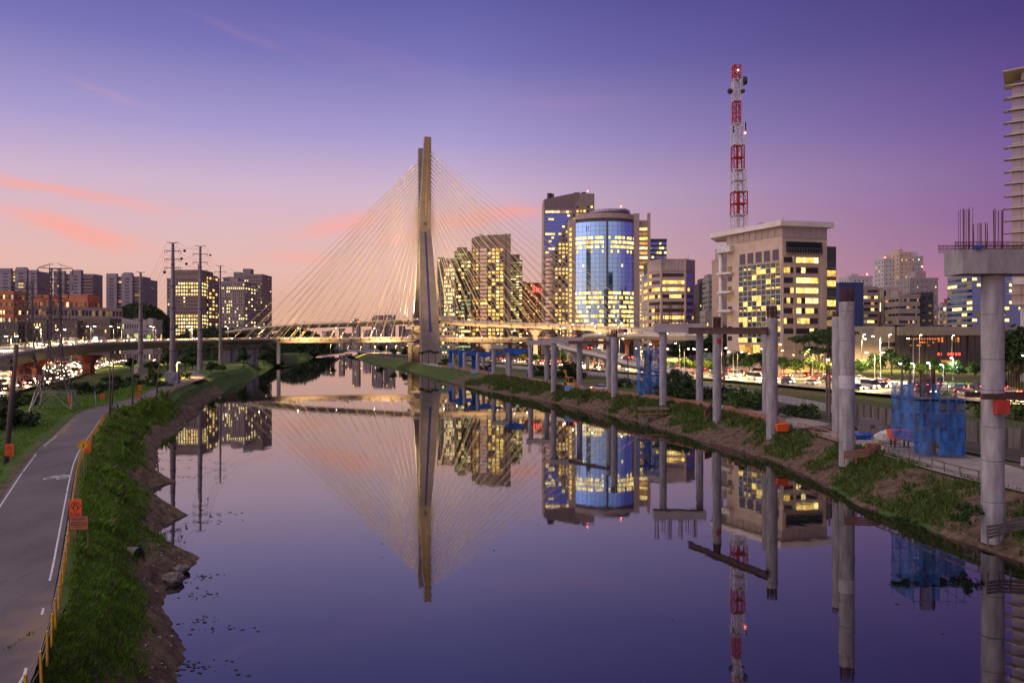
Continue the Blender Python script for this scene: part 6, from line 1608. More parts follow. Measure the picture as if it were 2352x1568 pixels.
# ------------------------------------------------------------------ left bank: pylons, poles, fence, signs
def monopole(label, u, Y, zb, vt, r0, r1, arms, block=None, rz=.15):
    T = thing('transmission_pole', label, 'pylon', (gx(u, Y), Y, zb), rz, 'steel transmission poles'); h = gz(vt, Y) - zb; z = 0
    if block:
        zt = gz(block, Y) - zb; mb = MB(); mb.box(-1.7, 1.7, -1.5, 1.5, -1, zt); mb.build('footing', concrete, T); z = zt
        if u == 397:
            mb = MB()
            for k, (x, zz, w, hh) in enumerate(((.7, .35, .5, .7), (1.1, .55, .35, .9), (.9, .25, .7, .3), (1.35, .4, .2, .5))): mb.box(x - w / 2, x + w / 2, -1.52 - .004 * k, -1.505, zt * zz - hh / 2 + .3, zt * zz + hh / 2 + .3)
            mb.build('blue_graffiti', mat('spray_paint', (.10, .16, .45), .6), T)
    tub = mat('galvanised_tube', (.30, .27, .265), .5, .35, c2=(.21, .185, .18), scale=.8)
    n = 6
    for i in range(n):
        za, zb_ = lerp(z, h, i / n), lerp(z, h, (i + 1) / n); mb = MB(); ra, rb = lerp(r0, r1, i / n), lerp(r0, r1, (i + 1) / n)
        mb.tube([(0, 0, za), (0, 0, zb_ - .05)], [ra, rb], 14); o = mb.build('tube_section', tub, T, smooth=False)
        mb = MB(); mb.tube([(0, 0, zb_ - .35), (0, 0, zb_ - .02)], rb + .07, 14); mb.build('flange', steel_dark, T) if i < n - 1 else None
    tips = []
    for k, (v, w) in enumerate(arms):
        za = gz(v, Y) - zb
        for s_ in (-1, 1):
            mb = MB(); mb.tube([(0, 0, za - .2), (s_ * w / 2, 0, za + .15)], [.16, .07], 6); ca = mb.build('crossarm', steel_dark, T)
            if k > 0:
                for dx in (0, -.55):
                    mb = MB(); x = s_ * (w / 2 + dx * (1 if s_ > 0 else 1) * s_ * s_); x = s_ * (w / 2 + dx)
                    mb.lathe([(.05, 0), (.1, -.15), (.06, -.25), (.1, -.4), (.06, -.5), (.1, -.65), (.05, -.8)], 6, (x, 0, za + .1)); mb.build('insulator', insul, ca)
            tips.append(Vector((gx(u, Y), Y, zb)) + Vector((s_ * w / 2 * math.cos(rz), s_ * w / 2 * math.sin(rz), za - (.7 if k else 0))))
    return tips
P1t = monopole('tallest steel pylon pole, standing on a concrete footing with blue graffiti', 397, 226, 4.6, 557, .95, .38, [(557, 3.1), (576, 4.3), (595, 4.3), (614.5, 4.3)], 854)
P2t = monopole('steel pylon pole rising from the grass where the path forks', 460, 282, 6.2, 565, .95, .38, [(565, 3.6), (583, 5.0), (602, 5.0), (621, 5.0)])
P3t = monopole('smaller far pylon pole in front of the grey office', 506, 400, 5, 610, .85, .35, [(610, 4.0), (624, 5.6), (639, 5.6), (655, 5.6)])
P0t = monopole('bare steel pole on a concrete footing left of the tallest pylon pole', 323, 252, 4.6, 625, .80, .34, [(625, 3.0), (706, 4.6), (733, 4.6), (760, 4.6)], 845, rz=.9)
P4t = monopole('thin steel pole partly hidden by the pylon pole at the path fork', 456, 330, 5, 607, .5, .25, [(607, 1.2), (628, 1.4)])
def lattice(label, u, Y, zb, vt, wb, wt, arms, rz=.3, splay_v=None):
    T = thing('lattice_pylon', label, 'pylon', (gx(u, Y), Y, zb), rz, 'lattice pylons'); h = gz(vt, Y) - zb
    prof = lambda t: interp([(0, wb), (.13, wb * .78), (.30, wt * 1.5), (.55, wt * 1.1), (1, wt)], t)
    ts = [0, .13] + [.13 + .87 * (i / 11) for i in range(1, 12)]
    mt = mat('pylon_steel', (.17, .145, .145), .6, .3, c2=(.10, .085, .085), scale=1)
    for sec, (i0, i1, nm) in enumerate(((0, 1, 'splayed_base'), (1, 5, 'lower_body'), (5, 12, 'upper_body'))):
        mb = MB()
        for a, b in zip(ts[i0:i1], ts[i0 + 1:i1 + 1]):
            w0, w1 = prof(a) / 2, prof(b) / 2; z0, z1 = a * h, b * h
            c0 = [(-w0, -w0, z0), (w0, -w0, z0), (w0, w0, z0), (-w0, w0, z0)]; c1 = [(-w1, -w1, z1), (w1, -w1, z1), (w1, w1, z1), (-w1, w1, z1)]
            for k in range(4):
                mb.beam(c0[k], c1[k], .17 if a < .3 else .15); mb.beam(c1[k], c1[(k + 1) % 4], .11)
                if sec == 0:
                    m_ = [(c1[k][j] + c1[(k + 1) % 4][j]) / 2 for j in range(3)]; mb.beam(c0[k], m_, .09); mb.beam(c0[(k + 1) % 4], m_, .09)
                else: mb.beam(c0[k], c1[(k + 1) % 4], .10); mb.beam(c0[(k + 1) % 4], c1[k], .10)
        mb.build(nm, mt if sec else mat('pale_pylon_steel', (.42, .39, .40), .5, .3), T)
    tips = []
    for v, w in arms:
        z = gz(v, Y) - zb
        for s_ in (-1, 1):
            mb = MB(); tip = (s_ * w / 2, 0, z + .1)
            for y in (-.5, .5): mb.beam((s_ * .4, y * wt, z), tip, .08); mb.beam((s_ * .4, y * wt, z + .9), tip, .07)
            for f in (.33, .66): mb.beam((s_ * w / 2 * f, 0, z), (s_ * w / 2 * f, 0, z + .9 * (1 - f)), .06)
            ca = mb.build('crossarm', mt, T)
            mb = MB(); mb.lathe([(.05, 0), (.12, -.2), (.06, -.35), (.12, -.55), (.06, -.7), (.12, -.9), (.05, -1.1)], 6, (tip[0], 0, z)); mb.build('insulator', insul, ca)
            tips.append(Vector((gx(u, Y), Y, zb)) + Vector((tip[0] * math.cos(rz), tip[0] * math.sin(rz), z - 1.0)))
    return tips
T2t = lattice('large lattice pylon with splayed feet on the lawn beside the path', 127, 144, 4.25, 617, 6.6, 1.5, [(617, 5.6), (652, 5.4), (672, 4.2), (694, 5.0), (715, 4.6)])
T1t = lattice('lattice pylon at the edge of the bright highway, left of the larger pylon', 68, 205, 4.4, 648, 5.6, 1.4, [(648, 7.0), (682, 6.4), (706, 6.4)], .4)

def wire(label, pts, r_=.022, sag=1.2, group='overhead wires', mt=None, cat='wire'):
    P = []
    for a, b in zip(pts, pts[1:]):
        n = 12; L_ = (b - a).length
        for i in range(n + (1 if b is pts[-1] else 0)):
            t = i / n; p = a.lerp(b, t); p.z -= sag * (L_ / 80) * 4 * t * (1 - t); P.append(p)
    c = P[0].copy(); mb = MB(); mb.tube([p - c for p in P], r_, 4, cap=False)
    return tag(mb.build('power_line', mt or steel_dark, loc=c), label, cat, group)
offL = Vector((-160, -170, 2)); 
for k in range(8):
    far_ = P3t[k] + Vector((25, 320, -12)); name_ = ['top', 'top', 'second', 'second', 'third', 'third', 'lowest', 'lowest'][k]
    wire(f'{name_} {"left" if k % 2 == 0 else "right"} conductor strung along the tubular steel pylon poles', [at(255 + 5 * k, 716 + 2 * k, 560), P1t[k], P2t[k], P3t[k], far_], .024, 2.0)
for k in range(6):
    wire(f'{["upper", "middle", "lower"][k // 2]} {"left" if k % 2 == 0 else "right"} conductor between the two lattice pylons', [T2t[min(k, len(T2t) - 1)] + Vector((-8, -120, 6)), T2t[k], T1t[k], T1t[k] + Vector((-95, 190, 4))], .03, 2.2)
for k, (u, v, Y) in enumerate(((424, 576, 240), (417, 594, 235), (428, 606, 244), (378, 625, 215), (483, 586, 300), (478, 627, 295))):
    p = at(u, v, Y); mb = MB(); mb.blob((0, 0, 0), (.42, .42, .42), 10, 8, 0)
    tag(mb.build('marker_ball', mat('marker_ball_paint', (.06, .035, .04), .6), loc=p, smooth=True), ['highest marker ball between the two pylon poles', 'marker ball just beside the tallest pylon pole', 'lowest of the marker balls between the two pylon poles', 'lone marker ball left of the tallest pylon pole', 'marker ball right of the pole at the path fork, high up', 'marker ball right of the pole at the path fork, low down'][k], 'marker ball', 'marker balls on the power lines')

def wood_post(label, ub, vb, ut, vt, z, r_=.15, trans=False):
    Y = yd(vb, z); b = at(ub, vb, Y); t = at(ut, vt, Y); T = thing('utility_pole', label, 'utility pole', b, group='wooden utility poles'); d_ = t - b
    mb = MB(); mb.tube([(0, 0, -.5), tuple(d_ * .5), tuple(d_)], [r_, r_ * .85, r_ * .7], 10); mb.build('pole', wood_pole, T, smooth=True)
    if trans:
        for f, w, h in ((.86, 1.25, .4), (.80, 1.5, .5)):
            c = d_ * f; mb = MB(); mb.cbox((c.x - .9, c.y, c.z), (w, .7, h)); mb.build('transformer_box', steel_dark, T)
        mb = MB(); c = d_ * .97; mb.beam((c.x - .9, c.y, c.z - 1.6), (c.x + .25, c.y, c.z - 1.6), .1); mb.build('crossarm', wood_pole, T)
        for k in range(8):
            c = d_ * (.18 + .06 * k); mb = MB(); mb.tube([(c.x - r_ - .02, c.y, c.z), (c.x - r_ - .16, c.y - .05, c.z)], .02, 5); mb.build('step_bolt', steel, T)
    else:
        mb = MB(); c = d_ * .96; mb.beam((c.x - .5, c.y, c.z), (c.x + .5, c.y, c.z), .09); mb.build('crossarm', wood_pole, T)
    return t
W0 = wood_post('big leaning wooden pole with transformer boxes beside an orange sign', 13, 1062, 38, 791, 4.4, .27, True)
W1 = wood_post('wooden pole standing where the yellow fence turns, nearest the path', 253, 959, 252, 818, 4.6)
W2 = wood_post('wooden pole close beside the one at the fence bend', 257, 944, 261, 824, 4.6, .13)
W3 = wood_post('wooden pole by the fence next to two small orange signs', 304, 932, 306, 815, 4.6)
W4 = wood_post('slightly tilted wooden pole on the grass bank', 358, 921, 368, 820, 4.6)
wire('slack cable between the wooden poles on the river side', [W1, W3, W4, W4 + Vector((5, 60, 1))], .018, 1.0)
wire('slack cable from the leaning pole to the fence-bend pole', [W0 + Vector((-10, -40, 1)), W0, W2], .018, 1.0)

# yellow post-and-wire fence along the path
fb = Vector((xpr(60) + .55, 60, ZP - .1)); FN = thing('yellow_fence', 'yellow post and wire fence along the water side of the path', 'fence', fb)
Yc, posts = 24.0, []
while Yc < 232:
    p = Vector((xpr(Yc) + .55, Yc, ZP - .12)); posts.append(p)
    dx = xpr(Yc + .5) - xpr(Yc); Yc += 2.1 / math.hypot(1, dx / .5)
rg = random.Random(8); pm = MB(); pm.box(-.036, .036, -.036, .036, -.2, 1.1); pm.box(-.042, .042, -.042, .042, 1.1, 1.12); pmesh = pm.mesh('post', yellow_paint)
pm = MB(); pm.box(-.03, .03, -.03, .03, -.2, 1.05); pm.box(-.035, .035, -.035, .035, 1.05, 1.07); pmesh2 = pm.mesh('post', mat('faded_yellow_paint', (.62, .45, .18), .6))
for p in posts:
    o = link('post', pmesh if p.y < 122 else pmesh2, FN, p - fb); o.rotation_euler = (rg.uniform(-.025, .025), rg.uniform(-.025, .025), rg.uniform(-.1, .1))
for z in (.45, .8, 1.05):
    mb = MB(); mb.tube([p - fb + Vector((-.06, 0, z)) for p in posts], .013, 4, cap=False); mb.build('wire', steel, FN)
mb = MB()
i40 = [p for p in posts if p.y > 120]
for z in (1.02,): mb.tube([p - fb + Vector((0, 0, z)) for p in i40], .014, 4, cap=False)
mb.build('top_rail', MATS['faded_yellow_paint'], FN)

def board_sign(label, u, v, Y, w, h, zfoot, kind, rz=0, posts_=1, name='road_sign'):
    c = at(u, v, Y); T = thing(name, label, 'sign', (c.x, c.y, zfoot), rz); z = c.z - zfoot
    bm = {'orange': orange_paint, 'ciclista': orange_pale, 'yellow': mat('yellow_sign', (.85, .42, .03), .5)}[kind]
    if kind == 'yellow':
        mb = MB(); s_ = w * .72; mb.add([(0, -.03, z - s_), (s_, -.03, z), (0, -.03, z + s_), (-s_, -.03, z), (0, 0, z - s_), (s_, 0, z), (0, 0, z + s_), (-s_, 0, z)], [(0, 1, 2, 3), (7, 6, 5, 4), (0, 4, 5, 1), (1, 5, 6, 2), (2, 6, 7, 3), (3, 7, 4, 0)]); bd = mb.build('board', bm, T)
        mb = MB(); k = s_ * .84
        P_ = [(0, z - k), (k, z), (0, z + k), (-k, z)]
        for a, b in zip(P_, P_[1:] + P_[:1]): mb.beam((a[0], -.036, a[1]), (b[0], -.036, b[1]), .025, .008)
        mb.beam((0, -.036, z - .2), (0, -.036, z + .12), .06, .008); mb.beam((0, -.036, z + .18), (.12, -.036, z + .05), .05, .008); mb.beam((0, -.036, z - .02), (-.14, -.036, z - .14), .05, .008); mb.build('symbol', black_paint, bd)
    else:
        mb = MB(); mb.box(-w / 2, w / 2, -.03, 0, z - h / 2, z + h / 2); bd = mb.build('board', bm, T)
    if kind == 'orange':
        mb = MB(); k = w * .44; zc = z + h * .12; kz = h * .30
        P_ = [(0, zc - kz), (k, zc), (0, zc + kz), (-k, zc)]
        for a, b in zip(P_, P_[1:] + P_[:1]): mb.beam((a[0], -.036, a[1]), (b[0], -.036, b[1]), .022, .008, up=(0, 1, 0))
        for s_ in (-1, 1):
            pts = [(s_ * .13, zc - kz * .55), (s_ * .13, zc - kz * .15), (s_ * .055, zc + kz * .15), (s_ * .055, zc + kz * .62)]
            for a, b in zip(pts, pts[1:]): mb.beam((a[0] * w / .75, -.037, a[1]), (b[0] * w / .75, -.037, b[1]), .05 * w / .75, .009, up=(0, 1, 0))
        mb.beam((-w * .46, -.036, z - h * .27), (w * .46, -.036, z - h * .27), .02, .008, up=(0, 1, 0)); mb.build('symbol', black_paint, bd)
        letters('A 100m', h * .17, black_paint, bd, (0, -.036, z - h * .38), ext=.002)
        mb = MB(); mb.box(-w * .35, w * .35, -.035, -.031, z + h * .445, z + h * .48); mb.build('reflective_strip', mat('yellow_sign', (.85, .42, .03), .5), bd)
    if kind == 'ciclista':
        letters('CICLISTA', h * .24, black_paint, bd, (0, -.036, z + h * .28), ext=.002)
        mb = MB()
        for k, (a, b) in enumerate(((-.34, .36), (-.46, .48), (-.40, .42), (-.20, .22))):
            zz = z + h * (.06 - .12 * k)
            # one line of small print as a row of word blocks
            x = a * w; rgx = random.Random(k)
            while x < b * w:
                ww = rgx.uniform(.05, .13) * w; mb.box(x, min(x + ww, b * w), -.037, -.031, zz - .016, zz + .016); x += ww + .02 * w
        mb.build('small_print', black_paint, bd)
        mb = MB()
        for x0, x1, z0, z1 in ((-w / 2, w / 2, z + h / 2 - .02, z + h / 2), (-w / 2, w / 2, z - h / 2, z - h / 2 + .02), (-w / 2, -w / 2 + .02, z - h / 2, z + h / 2), (w / 2 - .02, w / 2, z - h / 2, z + h / 2)): mb.box(x0, x1, -.036, -.0305, z0, z1)
        mb.build('border', black_paint, bd)
    for k in range(posts_):
        x = 0 if posts_ == 1 else (-w * .46 + k * w * .92); mb = MB(); mb.beam((x, .04, -.3), (x, .04, z + h * .4), .05); mb.build('post', wood if kind != 'yellow' else steel, T)
board_sign('orange road-narrows board reading A 100m above the faded board', 174, 1166, 47.6, .74, 1.02, 4.3, 'orange')
board_sign('faded orange board headed CICLISTA on two posts', 181, 1200, 46.2, 1.10, .80, 4.0, 'ciclista', posts_=2, rz=.05)
board_sign('orange road-narrows board at the foot of the leaning wooden pole', 22, 1033, 79, .86, 1.16, 4.4, 'orange', rz=.08)
board_sign('yellow diamond warning sign on a thin post by the fence', 192, 1022, 70, .86, .86, 4.4, 'yellow')
board_sign('orange board half hidden behind the yellow diamond sign', 198, 1025, 74, .9, 1.1, 4.4, 'orange')
board_sign('small orange board on the lawn left of the fence-bend poles', 235, 910, 146, .75, 1.0, 4.4, 'orange')
board_sign('small orange board beside the wooden pole, the lower of two', 316, 907, 150, .75, 1.0, 4.5, 'orange')
board_sign('small orange board beyond the path, the upper of two', 321, 890, 175, .80, 1.1, 4.4, 'orange')
board_sign('small orange board in front of the foot of the large lattice pylon', 160, 918, 140, .5, 1.1, 4.3, 'orange')
T = thing('marker_post', 'thin white marker post on the lawn by the path', 'post', at(221, 933, 150)); mb = MB(); mb.beam((0, 0, -.2), (-.25, 0, 2.8), .09); mb.build('shaft', white_paint, T); mb = MB(); mb.box(-.3, -.2, -.06, .06, 2.78, 2.9); mb.build('cap', steel, T)

# culvert pipes and boulders on the left bank
for k, (u, v, Y, L_, lab) in enumerate(((303, 1204, 62.3, 3.4, 'half-buried concrete drain pipe higher up the grassy bank'), (306, 1274, 54.5, 2.4, 'half-buried concrete drain pipe lower down the muddy bank'))):
    c = at(u, v, Y) + Vector((-.5, 0, -.25)); T = thing('drain_pipe', lab, 'pipe', c, R(-6)); mb = MB(); n = 20; ro, ri = .80, .68
    for i in range(n):
        t = 2 * math.pi * i / n
        for r_, x in ((ro, -L_), (ro, .9), (ri, .9), (ri, -L_ * .3)): mb.v.append((x, r_ * math.cos(t), r_ * math.sin(t)))
    for i in range(n):
        a, b = 4 * i, 4 * ((i + 1) % n)
        for j in range(3): mb.f.append((a + j, b + j, b + j + 1, a + j + 1)); mb.m.append(0)
    mb.build('barrel', concrete_dark, T); mb = MB(); mb.tube([(-L_ * .3, 0, 0), (-L_ * .3 + .05, 0, 0)], ri - .01, 16); mb.build('dark_bore', black_paint, T)
rg = random.Random(77)
rock = mat('river_rock', (.25, .20, .175), .9, c2=(.13, .10, .09), scale=1.5, bump=.5)
for k, (u, v, sx, lab) in enumerate(((410, 1318, .8, 'largest brown boulder at the water below the lower pipe'), (392, 1306, .6, 'boulder beside the largest one'), (430, 1294, .5, 'small boulder at the tip of the spit'), (372, 1296, .7, 'flat boulder above the water by the lower pipe'), (418, 1300, .45, 'pale boulder on the spit'), (400, 1285, .5, 'upper boulder on the spit near the lower pipe'))):
    Y = yd(v, .6); mb = MB(); mb.blob((0, 0, 0), (sx, sx * .8, sx * .6), 16, 12, .03, rg=rg); mb.v = [tuple(Vector(q) * (1 + .35 * noise.noise(Vector(q) * 1.7 / sx + Vector((k * 5, 0, 0))) + .16 * noise.noise(Vector(q) * 5 / sx))) for q in mb.v]; tag(mb.build('boulder', rock, loc=(gx(u, Y) - .35, Y, .25)), lab, 'boulder', 'boulders on the bank')
# ------------------------------------------------------------------ vegetation
def crown_mesh(name, lobes, n, leaf, mt, seed):
    rg = random.Random(seed); mb = MB(); tw = sum(l[3] * l[4] * l[5] for l in lobes)
    for (cx, cy_, cz, rx, ry, rz_) in lobes:
        k = int(n * rx * ry * rz_ / tw)
        for _ in range(k):
            d_ = Vector((rg.gauss(0, 1), rg.gauss(0, 1), rg.gauss(0, 1))).normalized(); q = rg.uniform(.55, 1.05) if rg.random() < .8 else rg.uniform(.2, .6)
            if d_.z < -.5 and rg.random() < .6: continue
            c = Vector((cx + d_.x * rx * q, cy_ + d_.y * ry * q, cz + d_.z * rz_ * q)); a = Vector((rg.gauss(0, 1), rg.gauss(0, 1), rg.gauss(0, .6))).normalized(); nn = (d_ + Vector((rg.gauss(0, .6), rg.gauss(0, .6), rg.gauss(0, .6) + .3))).normalized(); a = (a - nn * a.dot(nn)).normalized(); b = nn.cross(a); s_ = leaf * rg.uniform(.6, 1.4)
            mb.add([c - a * s_, c + b * s_ * .45, c + a * s_, c - b * s_ * .45], [(0, 1, 2, 3)])
    return mb.mesh(name, mt)
def tree_proto(seed, h, r_, n, leaf, mt, kind='round'):
    rg = random.Random(seed); lobes = []
    nl = 8 if kind == 'round' else 7
    for i in range(nl):
        a = 2 * math.pi * i / nl + rg.uniform(-.4, .4); rr = r_ * rg.uniform(.25, .65)
        if kind == 'flat': lobes.append((rr * 1.25 * math.cos(a), rr * 1.25 * math.sin(a), h * rg.uniform(.7, .95), r_ * rg.uniform(.32, .5), r_ * rg.uniform(.32, .5), h * .07))
        else: lobes.append((rr * math.cos(a), rr * math.sin(a), h * rg.uniform(.45, .82), r_ * rg.uniform(.35, .55), r_ * rg.uniform(.35, .55), h * rg.uniform(.13, .22)))
    if kind != 'flat': lobes.append((0, 0, h * .8, r_ * .5, r_ * .5, h * .2))
    mb = MB(); mb.tube([(0, 0, -.5), (rg.uniform(-.2, .2), 0, h * .3), (rg.uniform(-.3, .3), 0, h * .62)], [h * .03, h * .022, h * .012], 7)
    for l in lobes: mb.tube([(0, 0, h * rg.uniform(.25, .42)), (l[0] * .5, l[1] * .5, l[2] * .8), (l[0], l[1], l[2])], [h * .013, h * .009, h * .004], 5)
    return mb.mesh('trunk', bark), crown_mesh('crown', lobes, n, leaf, mt, seed + 1)
PROT = {'dark': [tree_proto(1, 8, 4.2, 1500, .42, leaf_dark), tree_proto(2, 9, 4.0, 1500, .42, leaf_dark)], 'mid': [tree_proto(3, 8, 4.0, 1500, .40, leaf_mid), tree_proto(4, 7, 3.6, 1300, .40, leaf_mid)], 'fresh': [tree_proto(5, 7, 3.4, 1300, .36, leaf_fresh)], 'flat': [tree_proto(6, 13, 7.5, 2200, .42, leaf_dark, 'flat')]}
def tree(label, x, y, z, s, kind, k=0, group=None, name=None, rz=None):
    tr, cr = PROT[kind][k % len(PROT[kind])]; T = thing(name or {'dark': 'leafy_tree', 'mid': 'leafy_tree', 'fresh': 'young_tree', 'flat': 'spreading_tree'}[kind], label, 'tree', (x, y, z), rz if rz is not None else rnd.uniform(0, 6), group)
    T.scale = (s, s, s); link('trunk', tr, T); link('crown', cr, T); return T
def bush_proto(seed, r_, h, n, leaf, mt):
    rg = random.Random(seed); lobes = [(rg.uniform(-.9, .9) * r_, rg.uniform(-.8, .8) * r_, h * rg.uniform(.15, .75), r_ * rg.uniform(.2, .45), r_ * rg.uniform(.2, .45), h * rg.uniform(.18, .4)) for _ in range(11)]
    mb = MB()
    for l in lobes: mb.tube([(0, 0, -.3), (l[0] * .6, l[1] * .6, l[2] * .6), (l[0], l[1], l[2])], [.06, .04, .02], 5)
    return mb.mesh('stems', bark), crown_mesh('foliage', lobes, n, leaf, mt, seed + 3)
BUSH = {'dark': [bush_proto(11, 2.2, 2.6, 900, .24, leaf_dark), bush_proto(12, 2.6, 2.2, 900, .24, leaf_dark)], 'mid': [bush_proto(13, 2.0, 2.0, 800, .22, leaf_mid)]}
def bush(label, x, y, z, s, kind='dark', k=0, group='bushes'):
    st, fo = BUSH[kind][k % len(BUSH[kind])]; T = thing('bush', label, 'bush', (x, y, z), rnd.uniform(0, 6), group); T.scale = (s, s, s * rnd.uniform(.85, 1.15)); link('stems', st, T); link('foliage', fo, T)

# trees beyond the highway: row lit by the street lamps
lit_row = [(1530, 815, 300, .75, 'fresh'), (1548, 817, 300, .7, 'fresh'), (1570, 815, 305, .8, 'mid'), (1598, 815, 300, .75, 'fresh'), (1500, 812, 320, .9, 'mid'), (1625, 815, 310, .8, 'mid'), (1655, 818, 300, .9, 'dark'), (1690, 820, 290, 1.0, 'dark'), (1722, 822, 285, 1.0, 'mid'), (1750, 824, 285, .95, 'dark'), (1800, 828, 275, .9, 'mid'),
           (1828, 830, 270, .95, 'mid'), (1868, 832, 265, .95, 'mid'), (1895, 834, 268, .8, 'fresh'), (1932, 836, 262, .8, 'dark'), (1975, 838, 262, .95, 'mid'), (2010, 840, 268, 1.05, 'dark'), (2048, 842, 270, 1.1, 'dark'), (2080, 844, 262, 1.0, 'dark'), (2112, 846, 255, .8, 'fresh'), (2140, 848, 260, .85, 'mid'), (2170, 848, 258, .8, 'mid'), (2200, 850, 250, .8, 'dark'), (2240, 852, 245, .9, 'mid'), (1260, 812, 420, .9, 'fresh'), (1230, 811, 430, .8, 'mid'), (1290, 815, 400, .9, 'mid'), (1060, 808, 500, .9, 'fresh'), (1090, 808, 490, .8, 'mid'), (1200, 811, 440, .8, 'fresh')]
for k, (u, v, Y, s, kd) in enumerate(lit_row):
    tree(f'{ORD[k]} {dict(dark="dark", mid="mid-green", fresh="yellow-green")[kd]} street tree of the row beyond the right highway', gx(u, Y), Y, 4.3, s, kd, k, 'street trees beyond the right highway')
tree('tall umbrella-shaped tree in front of the flat-roofed office', gx(1862, 285), 285, 4.3, 1.15, 'flat', 0, rz=.4)
tree('second umbrella-shaped tree at the office corner, partly behind the tall pier', gx(1908, 300), 300, 4.3, 1.3, 'flat', 0, rz=2.4)
tree('small umbrella-shaped tree low before the office entrance', gx(1880, 262), 262, 4.3, .82, 'flat', 0, rz=4.0)
for k, (u, Y, s, lab) in enumerate(((2335, 190, 1.9, 'huge dark tree at the picture edge behind the near pier'), (2372, 185, 1.8, 'huge dark tree half outside the picture edge'), (1665, 400, 2.6, 'dark tree rising behind the white-collared pier'), (1625, 380, 1.9, 'dark tree behind the widest portal frame'), (1560, 400, 1.6, 'dark tree below the banded office'), (1590, 395, 1.7, 'second dark tree below the banded office'))):
    tree(lab, gx(u, Y), Y, 4.2, s, 'dark', k, 'big dark trees')
# left side: copses below the viaduct and on the hill
for k, (u, v, Y, s, kd, lab) in enumerate(((352, 840, 262, .75, 'dark', 'dark tree between the two pylon footings'), (338, 845, 258, .6, 'dark', 'small dark tree left of the footing with graffiti'), (425, 838, 340, .9, 'mid', 'lamp-lit tree behind the tallest pylon pole'), (442, 838, 345, .8, 'mid', 'second lamp-lit tree behind the tallest pylon pole'), (484, 850, 300, .62, 'dark', 'small round tree on the grass right of the fork pylon'), (512, 847, 310, .5, 'mid', 'sapling in front of the viaduct piers'), (500, 845, 312, .45, 'mid', 'smaller sapling beside the viaduct piers'), (560, 840, 370, .9, 'dark', 'dark tree at the foot of the pale viaduct piers'), (605, 835, 420, 1.0, 'dark', 'dark tree on the bank beyond the viaduct piers'), (385, 836, 330, .9, 'dark', 'dark tree behind the graffiti footing'), (300, 838, 330, .7, 'dark', 'dark tree beyond the highway exit'), (640, 815, 600, 1.0, 'dark', 'far dark tree on the bend of the river'), (760, 808, 800, 1.4, 'dark', 'far dark tree beside the orange lamps'), (690, 812, 700, 1.0, 'dark', 'far dark tree under the lower deck'), (930, 822, 580, 1.0, 'dark', 'dark tree on the far bank by the mast foot'), (905, 822, 600, .8, 'dark', 'smaller dark tree on the far bank by the mast foot'), (875, 815, 760, 1.2, 'dark', 'dark tree on the grassy far spit'))):
    tree(lab, gx(u, Y), Y, 4.2, s, kd, k, 'trees on the riverside')
for k, (u, v, s, kd, lab) in enumerate(((10, 985, 1.5, 'dark', 'dark bush at the picture edge behind the leaning pole'), (28, 975, 1.1, 'dark', 'dark bush just right of the leaning pole'), (60, 930, 1.1, 'mid', 'low bush left of the large lattice pylon'), (30, 930, 1.0, 'mid', 'low bush at the edge of the lawn'), (200, 905, 1.1, 'dark', 'bush behind the large lattice pylon'), (225, 900, 1.2, 'dark', 'bush between lattice pylon and fence-bend poles'), (265, 890, 1.3, 'dark', 'bush behind the fence-bend poles'), (290, 885, 1.2, 'mid', 'bush left of the pylon footing'), (345, 884, 1.2, 'dark', 'bush right of the left pylon footing'), (370, 890, 1.0, 'dark', 'bush between the two concrete footings'), (420, 872, 1.0, 'dark', 'round bush right of the graffiti footing'), (180, 895, 1.0, 'mid', 'bush near the highway behind the lattice pylon'), (140, 900, 1.0, 'mid', 'bush inside the feet of the large lattice pylon'))):
    Y = yd(v, 4.3); bush(lab, gx(u, Y), Y, 4.2, s * 1.15, kd, k)
# right bushes between track and railway
for k, (u, v, s, kd, lab) in enumerate(((1545, 905, 2.2, 'dark', 'tall tangled bush right of the blue scaffold'), (1560, 915, 1.8, 'dark', 'bush between the legs of the widest portal'), (1585, 912, 1.9, 'dark', 'dark bush beside the far leg of the widest portal'), (1625, 915, 1.8, 'dark', 'bush left of the white-collared pier'), (1680, 930, 1.7, 'mid', 'yellowish bush right of the white-collared pier'), (1710, 935, 1.7, 'mid', 'bush in the middle of the railway verge'), (1738, 940, 1.5, 'mid', 'bush left of the beam-end pier'), (1815, 955, 1.3, 'dark', 'bush right of the beam-end pier'), (1845, 958, 1.2, 'mid', 'low bush on the verge before the catenary masts'), (1440, 888, 1.4, 'dark', 'bush left of the blue scaffold foot'), (1300, 868, 2.3, 'dark', 'big dark bush between portal and digger'), (1312, 868, 2.0, 'dark', 'dark bush behind the digger'), (1240, 862, 1.8, 'dark', 'dark bush behind the second-farthest portal'), (1120, 850, 1.8, 'dark', 'dark bush behind the farthest piers'), (1020, 838, 1.4, 'dark', 'dark bush by the palm trees'), (2260, 955, 1.6, 'mid', 'bush on the verge behind the near pier'), (2330, 960, 1.8, 'mid', 'bush on the verge right of the near pier'), (2170, 1003 - 80, 1.3, 'mid', 'bush behind the wide blue scaffold'))):
    Y = yd(v, 3.9); bush(lab, gx(u, Y), Y, 3.7, s, kd, k)
